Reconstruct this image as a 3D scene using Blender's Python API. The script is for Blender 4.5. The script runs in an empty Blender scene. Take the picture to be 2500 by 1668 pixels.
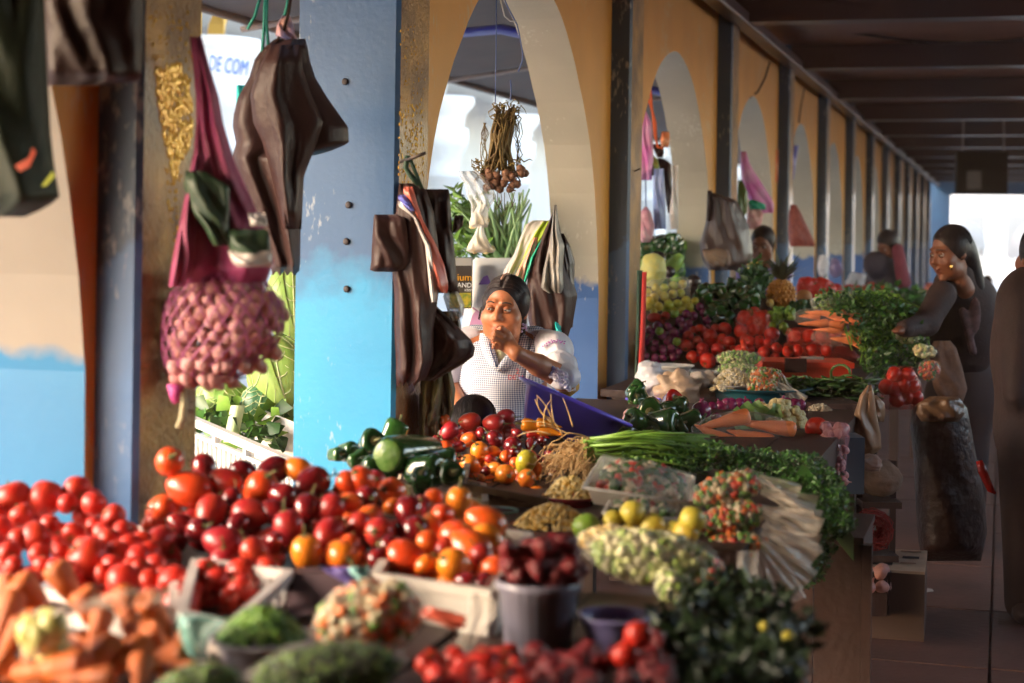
import bpy, math, random
import numpy as np
from mathutils import Vector, Matrix, Euler
random.seed(7); np.random.seed(7)
S = bpy.context.scene; COL = S.collection
D2R = math.radians
# ---------------------------------------------------------------- camera
EYE = 1.5; FPX = 4000.0; TH = math.atan(1200/FPX); ROLL = D2R(0.83)
Fv = Vector((-math.sin(TH), math.cos(TH), 0)); R0 = Vector((math.cos(TH), math.sin(TH), 0)); U0 = Vector((0, 0, 1))
Rv = R0*math.cos(ROLL) + U0*math.sin(ROLL); Uv = U0*math.cos(ROLL) - R0*math.sin(ROLL)
cam = bpy.data.cameras.new('camera'); camo = bpy.data.objects.new('camera', cam); COL.objects.link(camo)
cam.sensor_width = 36; cam.lens = FPX/2500*36; cam.shift_y = -264/2500; cam.clip_end = 600; cam.clip_start = .05
m = Matrix((Rv, Uv, -Fv)).transposed().to_4x4(); m.translation = (0, 0, EYE); camo.matrix_world = m
cam.dof.use_dof = True; cam.dof.focus_distance = 5.75; cam.dof.aperture_fstop = 2.6; cam.dof.aperture_blades = 8
S.camera = camo
# ---------------------------------------------------------------- world, sun, exposure
W = bpy.data.worlds.new('World'); S.world = W; W.use_nodes = True
SUN_DIR = Vector((0.72, 0.40, -0.37)).normalized()      # travel direction of the light
EL = math.asin(-SUN_DIR.z); AZ = math.atan2(-SUN_DIR.x, -SUN_DIR.y)   # compass bearing of the sun from +Y
nt = W.node_tree; bg = nt.nodes['Background']; sky = nt.nodes.new('ShaderNodeTexSky'); sky.sky_type = 'NISHITA'
sky.sun_disc = False; sky.sun_elevation = EL; sky.sun_rotation = AZ; sky.air_density = 1.0; sky.dust_density = 1.0; sky.ozone_density = .3
tn = nt.nodes.new('ShaderNodeMix'); tn.data_type = 'RGBA'; tn.blend_type = 'MULTIPLY'; tn.inputs[0].default_value = 1; tn.inputs[7].default_value = (1, .86, .74, 1)   # white balance of the whole sky
nt.links.new(sky.outputs[0], tn.inputs[6]); nt.links.new(tn.outputs[2], bg.inputs[0]); bg.inputs[1].default_value = .15
sl = bpy.data.lights.new('sun', 'SUN'); slo = bpy.data.objects.new('sun', sl); COL.objects.link(slo)
sl.energy = 0.55; sl.angle = D2R(24); sl.color = (1, .90, .76)
slo.rotation_euler = SUN_DIR.to_track_quat('-Z', 'Y').to_euler(); slo.location = (-8, -6, 9)
vs = S.view_settings; vs.view_transform = 'Standard'; vs.look = 'None'; vs.gamma = 1; vs.use_curve_mapping = False; vs.exposure = 3.5
S.render.engine = 'CYCLES'; cy = S.cycles; cy.use_denoising = True; cy.max_bounces = 7; cy.diffuse_bounces = 4; cy.glossy_bounces = 3
cy.transparent_max_bounces = 10; cy.transmission_bounces = 4; cy.caustics_reflective = False; cy.caustics_refractive = False; cy.sample_clamp_indirect = 8
# ---------------------------------------------------------------- helpers
def PX(x, y, d):            # photo pixel (2500 x 1668) at camera depth d -> world
    return Vector((0, 0, EYE)) + (Fv + Rv*((x-1250)/FPX) - Uv*((y-570)/FPX))*d
def GZ(x, y, z):            # photo pixel on the horizontal plane at height z
    r = Fv + Rv*((x-1250)/FPX) - Uv*((y-570)/FPX)
    return Vector((0, 0, EYE)) + r*((z-EYE)/r.z)
def lerp(a, b, t): return a+(b-a)*t
def tag(o, label=None, cat=None, group=None, kind=None):
    if label: o['label'] = label
    if cat: o['category'] = cat
    if group: o['group'] = group
    if kind: o['kind'] = kind
    return o
def empty(name, loc, label=None, cat=None, group=None, kind=None):
    o = bpy.data.objects.new(name, None); COL.objects.link(o); o.location = loc; o.empty_display_size = .05
    return tag(o, label, cat, group, kind)
def mk(name, V, F, mat, parent=None, label=None, cat=None, group=None, kind=None, smooth=True, loc=None, mi=None, col=None):
    """one mesh object from world coordinates (local ones when parent is given with loc=None and parent rotated)"""
    V = np.asarray([tuple(v) for v in V] if not isinstance(V, np.ndarray) else V, float)
    if loc is None:
        loc = V.mean(0); loc[2] = V[:, 2].min()
    loc = np.asarray(loc, float)
    me = bpy.data.meshes.new(name); me.from_pydata((V-loc).tolist(), [], F if isinstance(F, list) else F.tolist())
    for mm in (mat if isinstance(mat, (list, tuple)) else [mat]): me.materials.append(mm)
    if mi is not None: me.polygons.foreach_set('material_index', np.asarray(mi, np.int32))
    if smooth: me.polygons.foreach_set('use_smooth', np.ones(len(me.polygons), bool))
    if col is not None:
        a = me.color_attributes.new('tint', 'FLOAT_COLOR', 'POINT'); a.data.foreach_set('color', np.asarray(col, np.float32).ravel())
    me.update()
    o = bpy.data.objects.new(name, me); COL.objects.link(o)
    if parent is not None:
        o.parent = parent; loc = loc - np.asarray(parent.location)
        if parent.parent is not None: loc = loc - np.asarray(parent.parent.location)
    o.location = loc
    return tag(o, label, cat, group, kind)
def dup(root, loc=None, rot=None, scale=None, label=None, group=None, cat=None):
    def cp(o, par):
        c = o.copy(); COL.objects.link(c)
        if par is not None: c.parent = par
        for ch in [x for x in KIDS.get(o.name, o.children)]: cp(ch, c)
        return c
    r = cp(root, None)
    if loc is not None: r.location = loc
    if rot is not None: r.rotation_euler = rot
    if scale is not None: r.scale = scale if hasattr(scale, '__len__') else (scale,)*3
    if label: r['label'] = label
    if group: r['group'] = group
    if cat: r['category'] = cat
    return r
KIDS = {}
class G:                      # geometry collector
    def __init__(s): s.V = []; s.F = []; s.I = []
    def add(s, V, F, mi=0):
        n = len(s.V); s.V += [tuple(v) for v in V]; s.F += [tuple(i+n for i in f) for f in F]; s.I += [mi]*len(F); return s
    def box(s, lo, hi, mi=0):
        x0, y0, z0 = lo; x1, y1, z1 = hi
        return s.add([(x0,y0,z0),(x1,y0,z0),(x1,y1,z0),(x0,y1,z0),(x0,y0,z1),(x1,y0,z1),(x1,y1,z1),(x0,y1,z1)],
            [(0,3,2,1),(4,5,6,7),(0,1,5,4),(1,2,6,5),(2,3,7,6),(3,0,4,7)], mi)
    def obox(s, c, ax, ay, az, mi=0):   # centre and three half axes
        c, ax, ay, az = map(Vector, (c, ax, ay, az)); V = [c+ax*i+ay*j+az*k for k in (-1, 1) for i, j in ((-1,-1),(1,-1),(1,1),(-1,1))]
        return s.add(V, [(0,3,2,1),(4,5,6,7),(0,1,5,4),(1,2,6,5),(2,3,7,6),(3,0,4,7)], mi)
    def tube(s, pts, r, n=6, mi=0, cap=True):
        pts = [Vector(p) for p in pts]; m = len(pts); rr = r if hasattr(r, '__len__') else [r]*m; V = []; F = []; up = None
        for i, p in enumerate(pts):
            t = (pts[min(i+1, m-1)]-pts[max(i-1, 0)]).normalized()
            if up is None: up = t.orthogonal().normalized()
            up = (up - t*up.dot(t)); up = up.normalized() if up.length > 1e-6 else t.orthogonal().normalized(); b = t.cross(up)
            for k in range(n):
                a = 2*math.pi*k/n; V.append(p + (up*math.cos(a)+b*math.sin(a))*rr[i])
        for i in range(m-1):
            for k in range(n): F.append((i*n+k, i*n+(k+1) % n, (i+1)*n+(k+1) % n, (i+1)*n+k))
        if cap: F.append(tuple(range(n-1, -1, -1))); F.append(tuple((m-1)*n+k for k in range(n)))
        return s.add(V, F, mi)
    def lathe(s, prof, n=16, c=(0,0,0), mi=0, fn=None, M=None):   # prof: (r, z) along axis z
        V = []; F = []; m = len(prof)
        for i, (r, z) in enumerate(prof):
            for k in range(n):
                a = 2*math.pi*k/n; q = r*(fn(a, i/(m-1)) if fn else 1); v = Vector((q*math.cos(a), q*math.sin(a), z))
                V.append((M @ v if M else v)+Vector(c))
        for i in range(m-1):
            for k in range(n): F.append((i*n+k, i*n+(k+1) % n, (i+1)*n+(k+1) % n, (i+1)*n+k))
        return s.add(V, F, mi)
    def ell(s, c, r, n=12, mi=0, rot=None, ns=0.0):
        V = []; F = []; mm = n//2; R = Euler(rot).to_matrix() if rot is not None else None; c = Vector(c)
        for i in range(mm+1):
            t = math.pi*i/mm
            for k in range(n):
                a = 2*math.pi*k/n; v = Vector((r[0]*math.sin(t)*math.cos(a), r[1]*math.sin(t)*math.sin(a), r[2]*math.cos(t)))
                if ns: v *= 1+ns*(math.sin(5*v.x/r[0]+3*c.x*99)*math.cos(4*v.z/r[2]+c.y*77)+.6*math.sin(9*v.y/r[1]+c.z*55))
                V.append((R @ v if R else v)+c)
        for i in range(mm):
            for k in range(n): F.append((i*n+k, (i+1)*n+k, (i+1)*n+(k+1) % n, i*n+(k+1) % n))
        return s.add(V, F, mi)
    def grid(s, f, nu, nv, mi=0):       # f(u, v) -> point
        V = [f(i/nu, j/nv) for j in range(nv+1) for i in range(nu+1)]; w = nu+1
        return s.add(V, [(j*w+i, j*w+i+1, (j+1)*w+i+1, (j+1)*w+i) for j in range(nv) for i in range(nu)], mi)
    def out(s, name, mat, parent=None, **k):
        return mk(name, s.V, s.F, mat, parent, mi=s.I if isinstance(mat, (list, tuple)) else None, **k)
def wob(seed, freq=6.0, n=7):           # smooth vector noise, sum of sines
    rs = np.random.RandomState(seed); K = rs.normal(size=(n, 3))*freq; P = rs.rand(n)*6.28
    def f(V):
        V = np.atleast_2d(np.asarray(V, float)); return np.sin(V@K.T+P).sum(1)/math.sqrt(n)
    return f
def rs_mat():
    return Euler((random.uniform(0, 6.28), random.uniform(0, 6.28), random.uniform(0, 6.28)))
# ---- signed distance bodies -> one continuous surface
def cap(a, b, ra, rb=None, k=.02, sub=False): return ('c', np.array(a, float), np.array(b, float), ra, ra if rb is None else rb, k, sub)
def els(c, r, R=None, k=.02, sub=False): return ('e', np.array(c, float), np.array(r, float), None if R is None else np.array(R, float), None, k, sub)
def sdf_mesh(prims, h, extra=None):
    lo = np.full(3, 1e9); hi = -lo
    for p in prims:
        if p[6]: continue
        if p[0] == 'c':
            r = max(p[3], p[4]); lo = np.minimum(lo, np.minimum(p[1], p[2])-r); hi = np.maximum(hi, np.maximum(p[1], p[2])+r)
        else: r = p[2].max(); lo = np.minimum(lo, p[1]-r); hi = np.maximum(hi, p[1]+r)
    lo -= 3*h; hi += 3*h; n = np.ceil((hi-lo)/h).astype(int)+1; D = np.full(n, .2, np.float32)
    for p in prims:
        if p[0] == 'c': r = max(p[3], p[4]); a = np.minimum(p[1], p[2])-r; b = np.maximum(p[1], p[2])+r
        else: r = p[2].max(); a = p[1]-r; b = p[1]+r
        k = p[5]; pad = 2*k+3*h
        i0 = np.clip(np.floor((a-pad-lo)/h).astype(int), 0, n-1); i1 = np.clip(np.ceil((b+pad-lo)/h).astype(int)+1, 1, n)
        sl_ = tuple(slice(u, v) for u, v in zip(i0, i1))
        g = [lo[q]+h*np.arange(i0[q], i1[q]) for q in range(3)]
        P = np.stack(np.meshgrid(*g, indexing='ij'), -1)
        if p[0] == 'c':
            ab = p[2]-p[1]; t = np.clip(((P-p[1])@ab)/max(ab@ab, 1e-9), 0, 1); d = np.linalg.norm(P-p[1]-t[..., None]*ab, axis=-1)-(p[3]+(p[4]-p[3])*t)
        else:
            q = P-p[1]; q = q@p[3] if p[3] is not None else q
            k0 = np.linalg.norm(q/p[2], axis=-1); k1 = np.linalg.norm(q/p[2]**2, axis=-1)+1e-9; d = k0*(k0-1)/k1
        A = D[sl_]
        if p[6]: hh = np.clip(.5-.5*(A+d)/k, 0, 1); D[sl_] = A*(1-hh)+(-d)*hh+k*hh*(1-hh)
        else: hh = np.clip(.5+.5*(A-d)/k, 0, 1); D[sl_] = A*(1-hh)+d*hh-k*hh*(1-hh)
    I = D < 0; nx, ny, nz = [x-1 for x in n]
    acc = np.zeros((nx, ny, nz, 3), np.float32); cnt = np.zeros((nx, ny, nz), np.float32)
    E = []
    for ax in range(3):
        for o1 in (0, 1):
            for o2 in (0, 1):
                oo = [0, 0, 0]; others = [q for q in range(3) if q != ax]; oo[others[0]] = o1; oo[others[1]] = o2
                s0 = tuple(slice(oo[q], oo[q]+(nx, ny, nz)[q]) for q in range(3)); o3 = list(oo); o3[ax] += 1
                s1 = tuple(slice(o3[q], o3[q]+(nx, ny, nz)[q]) for q in range(3))
                a = D[s0]; b = D[s1]; cr = I[s0] != I[s1]; t = np.where(cr, a/np.where(a == b, 1, a-b), 0)
                pos = np.zeros((nx, ny, nz, 3), np.float32); pos[..., others[0]] = o1; pos[..., others[1]] = o2; pos[..., ax] = t
                acc += pos*cr[..., None]; cnt += cr
    act = cnt > 0; idx = np.full((nx, ny, nz), -1); idx[act] = np.arange(act.sum())
    cell = np.argwhere(act); V = lo+h*(cell+acc[act]/cnt[act][:, None]); Fs = []
    for ax in range(3):
        b, c = (ax+1) % 3, (ax+2) % 3
        s0 = [slice(1, -1)]*3; s0[ax] = slice(0, -1); s1 = list(s0); s1[ax] = slice(1, None)
        A = I[tuple(s0)]; B = I[tuple(s1)]
        for cr, flip in ((A & ~B, False), (~A & B, True)):
            e = np.argwhere(cr); off = np.ones(3, int); off[ax] = 0; e = e+off
            def cellid(db, dc):
                q = e.copy(); q[:, b] -= db; q[:, c] -= dc; return idx[q[:, 0], q[:, 1], q[:, 2]]
            quad = np.stack([cellid(1, 1), cellid(0, 1), cellid(0, 0), cellid(1, 0)], 1)
            quad = quad[(quad >= 0).all(1)]
            if flip: quad = quad[:, ::-1]
            Fs.append(quad)
    F = np.concatenate(Fs)
    for _ in range(2):               # light smoothing
        A = np.zeros_like(V); c = np.zeros(len(V))
        for q in range(4): np.add.at(A, F[:, q], V[F[:, (q+1) % 4]]); np.add.at(c, F[:, q], 1)
        V = V*.5+.5*A/np.maximum(c, 1)[:, None]
    return V, F
# ---- rows of a hanging soft thing: (y, x left, x right) in photo pixels, at depth d, thickness t metres
def hang(name, rows, d, t, mat, parent=None, nu=22, sub=6, fold=.012, nf=4, seed=1, jag=0, **k):
    ys = np.array([r[0] for r in rows], float); yy = np.linspace(ys[0], ys[-1], (len(rows)-1)*sub+1)
    L = np.interp(yy, ys, [r[1] for r in rows]); Rr = np.interp(yy, ys, [r[2] for r in rows]); w1 = wob(seed, 3.); g = G(); nr = len(yy)
    ph = random.uniform(0, 6)
    def pt(u, v, side):
        i = min(int(round(v*(nr-1))), nr-1); x = lerp(L[i], Rr[i], u); s = math.sqrt(max(0, 1-(2*u-1)**2)); y = yy[i]
        if jag and i == nr-1: y += jag*math.sin(u*23+seed)
        e = min(1, (i+.3)/3, (nr-1-i+.3)/3)
        f = fold*s*(.75*float(w1([[u*nf*.42, v*1.1, seed]])[0])+.55*math.sin(u*nf*3.1+ph+2.2*math.sin(v*2.6+seed)+float(w1([[u, v*2, 5+seed]])[0]))+.5*abs(float(w1([[u*nf*.8+v, v*2.0-u, seed+9]])[0]))-.15*abs(float(w1([[u*nf*1.7-v*3, v*4.2+u*2, seed+4]])[0])))
        return PX(x, y, d-side*(t/2*s*e)-f)
    g.grid(lambda u, v: pt(u, v, 1), nu, nr-1); g.grid(lambda u, v: pt(1-u, v, -1), nu, nr-1)
    return g.out(name, mat, parent, **k)
# ---------------------------------------------------------------- materials
def M(name, c1, c2=None, rough=.5, scale=18, bump=0., bscale=None, spec=.5, coat=0., rnd=None, rv=.0, alpha=1., sss=0., metal=0., stretch=None, tint=False, lo=.35, hi=.65, trans=0., sheen=0.):
    m_ = bpy.data.materials.new(name); m_.use_nodes = True; t = m_.node_tree; N = t.nodes; L = t.links; b = N['Principled BSDF']
    tc = N.new('ShaderNodeTexCoord'); out = tc.outputs['Object']
    if stretch:
        mp = N.new('ShaderNodeMapping'); mp.inputs['Scale'].default_value = stretch; L.new(out, mp.inputs[0]); out = mp.outputs[0]
    c1 = (*c1, 1); src = None
    def mix(a, bb, fac):
        n = N.new('ShaderNodeMix'); n.data_type = 'RGBA'
        for s_, v in ((6, a), (7, bb)):
            if isinstance(v, tuple): n.inputs[s_].default_value = v
            else: L.new(v, n.inputs[s_])
        if isinstance(fac, float): n.inputs[0].default_value = fac
        else: L.new(fac, n.inputs[0])
        return n.outputs[2]
    cur = c1
    if c2 is not None:
        no = N.new('ShaderNodeTexNoise'); no.inputs['Scale'].default_value = scale; no.inputs['Detail'].default_value = 4; L.new(out, no.inputs[0])
        mr = N.new('ShaderNodeMapRange'); mr.inputs[1].default_value = lo; mr.inputs[2].default_value = hi; L.new(no.outputs[0], mr.inputs[0])
        cur = mix(c1, (*c2, 1), mr.outputs[0])
    if rnd is not None:
        oi = N.new('ShaderNodeObjectInfo'); cur = mix(cur, (*rnd, 1), oi.outputs['Random'])
    if tint:
        at = N.new('ShaderNodeAttribute'); at.attribute_name = 'tint'; n = N.new('ShaderNodeMix'); n.data_type = 'RGBA'; n.blend_type = 'MULTIPLY'; n.inputs[0].default_value = 1
        if isinstance(cur, tuple): n.inputs[6].default_value = cur
        else: L.new(cur, n.inputs[6])
        L.new(at.outputs[0], n.inputs[7]); cur = n.outputs[2]
    if isinstance(cur, tuple): b.inputs['Base Color'].default_value = cur
    else: L.new(cur, b.inputs['Base Color'])
    b.inputs['Roughness'].default_value = rough; b.inputs['Specular IOR Level'].default_value = spec; b.inputs['Coat Weight'].default_value = coat; b.inputs['Coat Roughness'].default_value = .12
    b.inputs['Metallic'].default_value = metal; b.inputs['Alpha'].default_value = alpha; b.inputs['Transmission Weight'].default_value = trans
    if sss: b.inputs['Subsurface Weight'].default_value = sss; b.inputs['Subsurface Radius'].default_value = (.012, .005, .003); b.inputs['Subsurface Scale'].default_value = 1
    if sheen: b.inputs['Sheen Weight'].default_value = sheen
    if bump:
        nb = N.new('ShaderNodeTexNoise'); nb.inputs['Scale'].default_value = bscale or scale*3; nb.inputs['Detail'].default_value = 5; L.new(out, nb.inputs[0])
        bp = N.new('ShaderNodeBump'); bp.inputs['Strength'].default_value = bump; bp.inputs['Distance'].default_value = .01; L.new(nb.outputs[0], bp.inputs['Height']); L.new(bp.outputs[0], b.inputs['Normal'])
    return m_
def film(name, c, a=.22, rough=.12, bump=.6, bscale=40):
    m_ = M(name, c, None, rough=rough, bump=bump, bscale=bscale, spec=.9); t = m_.node_tree; N = t.nodes; L = t.links; b = N['Principled BSDF']
    tr = N.new('ShaderNodeBsdfTransparent'); mx = N.new('ShaderNodeMixShader'); fr = N.new('ShaderNodeLayerWeight'); fr.inputs[0].default_value = .5; pw = N.new('ShaderNodeMath'); pw.operation = 'POWER'; pw.inputs[1].default_value = 4; L.new(fr.outputs['Facing'], pw.inputs[0]); ml = N.new('ShaderNodeMath'); ml.operation = 'MULTIPLY'; ml.inputs[1].default_value = .5; L.new(pw.outputs[0], ml.inputs[0])
    ad = N.new('ShaderNodeMath'); ad.operation = 'ADD'; ad.use_clamp = True; ad.inputs[1].default_value = a
    L.new(ml.outputs[0], ad.inputs[0]); L.new(ad.outputs[0], mx.inputs[0]); L.new(tr.outputs[0], mx.inputs[1]); L.new(b.outputs[0], mx.inputs[2]); L.new(mx.outputs[0], N['Material Output'].inputs[0])
    return m_
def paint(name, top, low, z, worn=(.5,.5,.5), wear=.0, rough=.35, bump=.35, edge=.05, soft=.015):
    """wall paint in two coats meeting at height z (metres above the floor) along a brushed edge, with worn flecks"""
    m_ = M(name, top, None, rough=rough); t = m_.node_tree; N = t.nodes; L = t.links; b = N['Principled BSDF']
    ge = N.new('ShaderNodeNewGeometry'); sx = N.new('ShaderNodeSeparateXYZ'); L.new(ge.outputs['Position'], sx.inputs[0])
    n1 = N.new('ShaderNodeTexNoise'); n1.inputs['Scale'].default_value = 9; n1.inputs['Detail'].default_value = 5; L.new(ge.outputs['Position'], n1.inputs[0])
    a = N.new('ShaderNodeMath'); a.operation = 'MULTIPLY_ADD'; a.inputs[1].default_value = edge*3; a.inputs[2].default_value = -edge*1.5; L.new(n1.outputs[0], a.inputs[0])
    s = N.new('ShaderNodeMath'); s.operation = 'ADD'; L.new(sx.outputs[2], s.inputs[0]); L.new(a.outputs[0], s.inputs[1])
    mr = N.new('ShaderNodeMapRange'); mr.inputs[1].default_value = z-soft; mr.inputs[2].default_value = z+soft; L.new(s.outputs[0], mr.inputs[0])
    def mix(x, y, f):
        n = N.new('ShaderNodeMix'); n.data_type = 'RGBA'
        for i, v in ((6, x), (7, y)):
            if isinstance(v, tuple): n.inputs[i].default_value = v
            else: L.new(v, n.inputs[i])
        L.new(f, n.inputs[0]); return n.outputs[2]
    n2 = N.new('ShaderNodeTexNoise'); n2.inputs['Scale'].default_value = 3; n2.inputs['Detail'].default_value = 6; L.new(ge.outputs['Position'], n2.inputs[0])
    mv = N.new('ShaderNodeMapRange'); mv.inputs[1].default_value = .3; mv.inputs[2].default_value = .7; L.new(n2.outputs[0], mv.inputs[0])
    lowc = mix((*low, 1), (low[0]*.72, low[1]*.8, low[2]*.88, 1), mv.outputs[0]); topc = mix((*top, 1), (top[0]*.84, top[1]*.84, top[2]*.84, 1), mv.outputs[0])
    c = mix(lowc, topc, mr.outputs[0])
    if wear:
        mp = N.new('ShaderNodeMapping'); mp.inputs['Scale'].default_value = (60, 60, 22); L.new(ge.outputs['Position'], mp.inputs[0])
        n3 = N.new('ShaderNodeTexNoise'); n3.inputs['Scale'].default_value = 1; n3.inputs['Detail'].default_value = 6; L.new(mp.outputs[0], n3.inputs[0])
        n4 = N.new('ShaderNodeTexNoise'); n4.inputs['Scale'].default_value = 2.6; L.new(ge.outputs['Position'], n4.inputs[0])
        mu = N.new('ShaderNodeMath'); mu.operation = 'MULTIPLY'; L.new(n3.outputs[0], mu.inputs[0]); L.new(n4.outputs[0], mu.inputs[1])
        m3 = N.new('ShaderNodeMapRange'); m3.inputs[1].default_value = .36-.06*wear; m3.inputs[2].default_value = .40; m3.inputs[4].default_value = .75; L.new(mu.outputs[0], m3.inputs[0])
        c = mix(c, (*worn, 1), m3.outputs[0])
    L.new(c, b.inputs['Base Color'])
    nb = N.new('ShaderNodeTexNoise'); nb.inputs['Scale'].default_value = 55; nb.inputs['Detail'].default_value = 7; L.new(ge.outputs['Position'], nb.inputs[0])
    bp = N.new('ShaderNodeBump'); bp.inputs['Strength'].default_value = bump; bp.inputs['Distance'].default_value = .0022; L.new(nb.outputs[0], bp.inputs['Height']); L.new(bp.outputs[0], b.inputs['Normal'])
    return m_
# ================================================================ STRUCTURE
XP, XW, XB = -1.72, -1.82, -2.04            # pilaster face, wall front, wall back
BAY = 3.04; PW = .26; ZC = EYE+1.61; ZB = EYE+1.41   # ceiling and underside of the beams
PY = [3.04, 4.547] + [7.69+BAY*i for i in range(12)]
m_orange = paint('orange wall paint', (.62,.275,.035), (.62,.275,.035), -1, (.50,.34,.17), .8, .5, .3)
m_reveal = paint('cream over blue paint', (.50,.46,.37), (.045,.14,.38), 1.30, (.6,.58,.5), .25, .45, .35, .06)
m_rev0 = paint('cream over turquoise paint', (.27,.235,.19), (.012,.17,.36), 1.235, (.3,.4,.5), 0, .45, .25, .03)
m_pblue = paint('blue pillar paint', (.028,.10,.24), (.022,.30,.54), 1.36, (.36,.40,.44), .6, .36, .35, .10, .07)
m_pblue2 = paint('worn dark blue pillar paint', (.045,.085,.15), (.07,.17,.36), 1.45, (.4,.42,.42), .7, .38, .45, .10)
m_gold = M('brown varnished paint', (.42,.23,.07), (.15,.085,.05), .30, 7, 1.0, 75, coat=.3, metal=.45)
m_cream = M('whitewash', (.72,.70,.66), (.62,.6,.57), .7, 4, .2)
m_ceil = M('brown ceiling boards', (.26,.125,.09), (.18,.09,.07), .4, 2, .15, 20, stretch=(1,6,1))
m_beam = M('dark gloss beam paint', (.085,.042,.036), (.06,.042,.048), .3, 1.2, .2, 16)
m_floor = M('worn brown floor slab', (.15,.072,.058), (.10,.05,.04), .55, 3, .3, 30)
m_ground = M('pale courtyard paving', (.66,.64,.60), (.58,.56,.53), .8, 2, .2)
m_hall = M('warm hall plaster', (.40,.19,.095), (.32,.15,.075), .7, 2, .2)
# ground sheet to the horizon, hall floor of slabs
mk('ground', [(-300,-300,-.03),(300,-300,-.03),(300,300,-.03),(-300,300,-.03)], [(0,1,2,3)], m_ground, kind='structure', smooth=False)
fl = mk('floor', [(-2.3,-9,-.012),(3.2,-9,-.012),(3.2,46,-.012),(-2.3,46,-.012)], [(0,1,2,3)], m_floor, kind='structure', smooth=False)
slab = None
for j in range(16):
    for i in range(4):
        x0 = -.95+i*.93; y0 = 3.2+j*.93
        if slab is None:
            slab = G().box((0,0,-.010), (.918,.918,0)).out('floor_slab', m_floor, fl, smooth=False, loc=(0,0,-.01)); o = slab
        else: o = slab.copy(); COL.objects.link(o)
        o.location = (x0+2.3-2.3-fl.location[0], y0-fl.location[1], 0-fl.location[2]-.01+random.uniform(-.003, .001))
# ceiling + beams
ce = G().box((-1.86,-9,ZC), (3.2,46,ZC+.08)).out('ceiling', m_ceil, kind='structure', smooth=False)
bm0 = None
for y in [-6.1,-3.04,0]+PY[1:]:
    loc = np.array((-1.72, y+.02, ZB))
    if bm0 is None: bm0 = o = G().box((-1.72,y+.02,ZB), (3.2,y+.22,ZC-.003)).out('roof_beam', m_beam, ce, smooth=False, loc=loc)
    else: o = bm0.copy(); COL.objects.link(o); o.location = loc-np.array(ce.location)
eb = G().box((XP-.02,-9,ZB-.003), (XP+.10,46,ZB+.06)).out('edge_beam', m_beam, ce, smooth=False)
hw = G().box((3.2,-9,-.03), (3.4,46,1.55)).box((3.2,-9,2.85), (3.4,46,ZC+.08))
for i in range(26): hw.box((3.2,-9+i*2.1,1.55), (3.4,-9+i*2.1+(2.1 if i < 6 else .35 if i < 17 else 1.5),2.85))
hw.out('unseen_hall_wall', m_hall, kind='structure', smooth=False)     # unseen; high openings sized for the fill light they admit
# end wall with its wide opening
yE = 44.6
ew = G().box((-2.3,yE,0), (-1.35,yE+.2,ZC)).box((-1.35,yE,EYE+1.18), (3.2,yE+.2,ZC)).out('end_wall', M('blue lintel paint', (.10,.22,.36), (.08,.17,.30), .5, 2), kind='structure', smooth=False)
# the arcade: arch panels, one thing per bay
ARCH = [(-1.51,1.257),(-.9,1.257),(-.3,1.25),(-.1,1.22),(.07,1.18),(.19,1.145),(.306,1.10),(.41,1.045),(.5,.98),(.595,.905),(.679,.82),(.745,.757),(.802,.69),(.87,.60),(.921,.52),(.96,.44),(.995,.35),(1.03,.23),(1.055,.11),(1.063,0)]
def arch_panel(y0, y1, yc, label, mrev, x0=XB, x1=XW):
    prof = [(yc-w, EYE+z) for z, w in ARCH]+[(yc+w, EYE+z) for z, w in ARCH[::-1][1:]]
    prof = [(min(max(y, y0+.001), y1-.001), z) for y, z in prof]; top = ZC-.002; n = len(prof); g = G()
    r = empty('arch_wall', (XW, yc, 0), label, 'wall', 'arched wall panels of the arcade')
    for x in (x1, x0):      # faces: strips from arch edge outwards
        V = []; F = []
        for i, (y, z) in enumerate(prof): V += [(x, y, z), (x, y0 if i < n//2 else y1, z)]
        # side strips
        for i in range(n-1):
            if i == n//2-1 or i == n//2: continue
            F.append((2*i, 2*i+1, 2*i+3, 2*i+2))
        g.add(V, F)
        k = n//2; a = prof[k-1]; c = prof[k]; e = prof[k+1]
        g.add([(x,y0,a[1]),(x,a[0],a[1]),(x,c[0],c[1]),(x,e[0],e[1]),(x,y1,e[1]),(x,y1,top),(x,c[0],top),(x,y0,top)], [(0,1,2,6,7),(2,3,4,5,6)])
    g.out('wall_face', m_orange, r, smooth=False)
    g = G()
    for i in range(n-1):
        (ya, za), (yb, zb) = prof[i], prof[i+1]; g.add([(x0,ya,za),(x1,ya,za),(x1,yb,zb),(x0,yb,zb)], [(0,1,2,3)])
    g.out('reveal', mrev, r, smooth=True)
    return r
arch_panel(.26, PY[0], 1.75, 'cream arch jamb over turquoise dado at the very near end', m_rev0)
G().box((XB,-9,0), (XW,0,ZC-.002)).box((XB+.003,.001,0), (XW-.003,1.22,ZC-.004)).out('added_wall_block', m_orange, kind='structure', smooth=False)  # unseen blocks added to keep light off the near goods
G().box((-1.8,-9.2,-.03), (3.4,-9,ZC+.08)).out('rear_wall', m_hall, kind='structure', smooth=False)
for i in range(1, 13):
    y0 = PY[i]+PW; y1 = PY[i+1]
    if i <= 4: lb = ['orange pointed arch framing the seated woman and the garlic braid', 'second orange arch, hung with pink bags and orange strings', 'third arch with a magenta bag hanging in its opening', 'fourth arch along the arcade behind a dark red bag'][i-1]
    else: lb = 'pale arch far down the arcade beyond the fourth one'
    arch_panel(y0, y1, (y0+y1)/2, lb, m_reveal)
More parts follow.
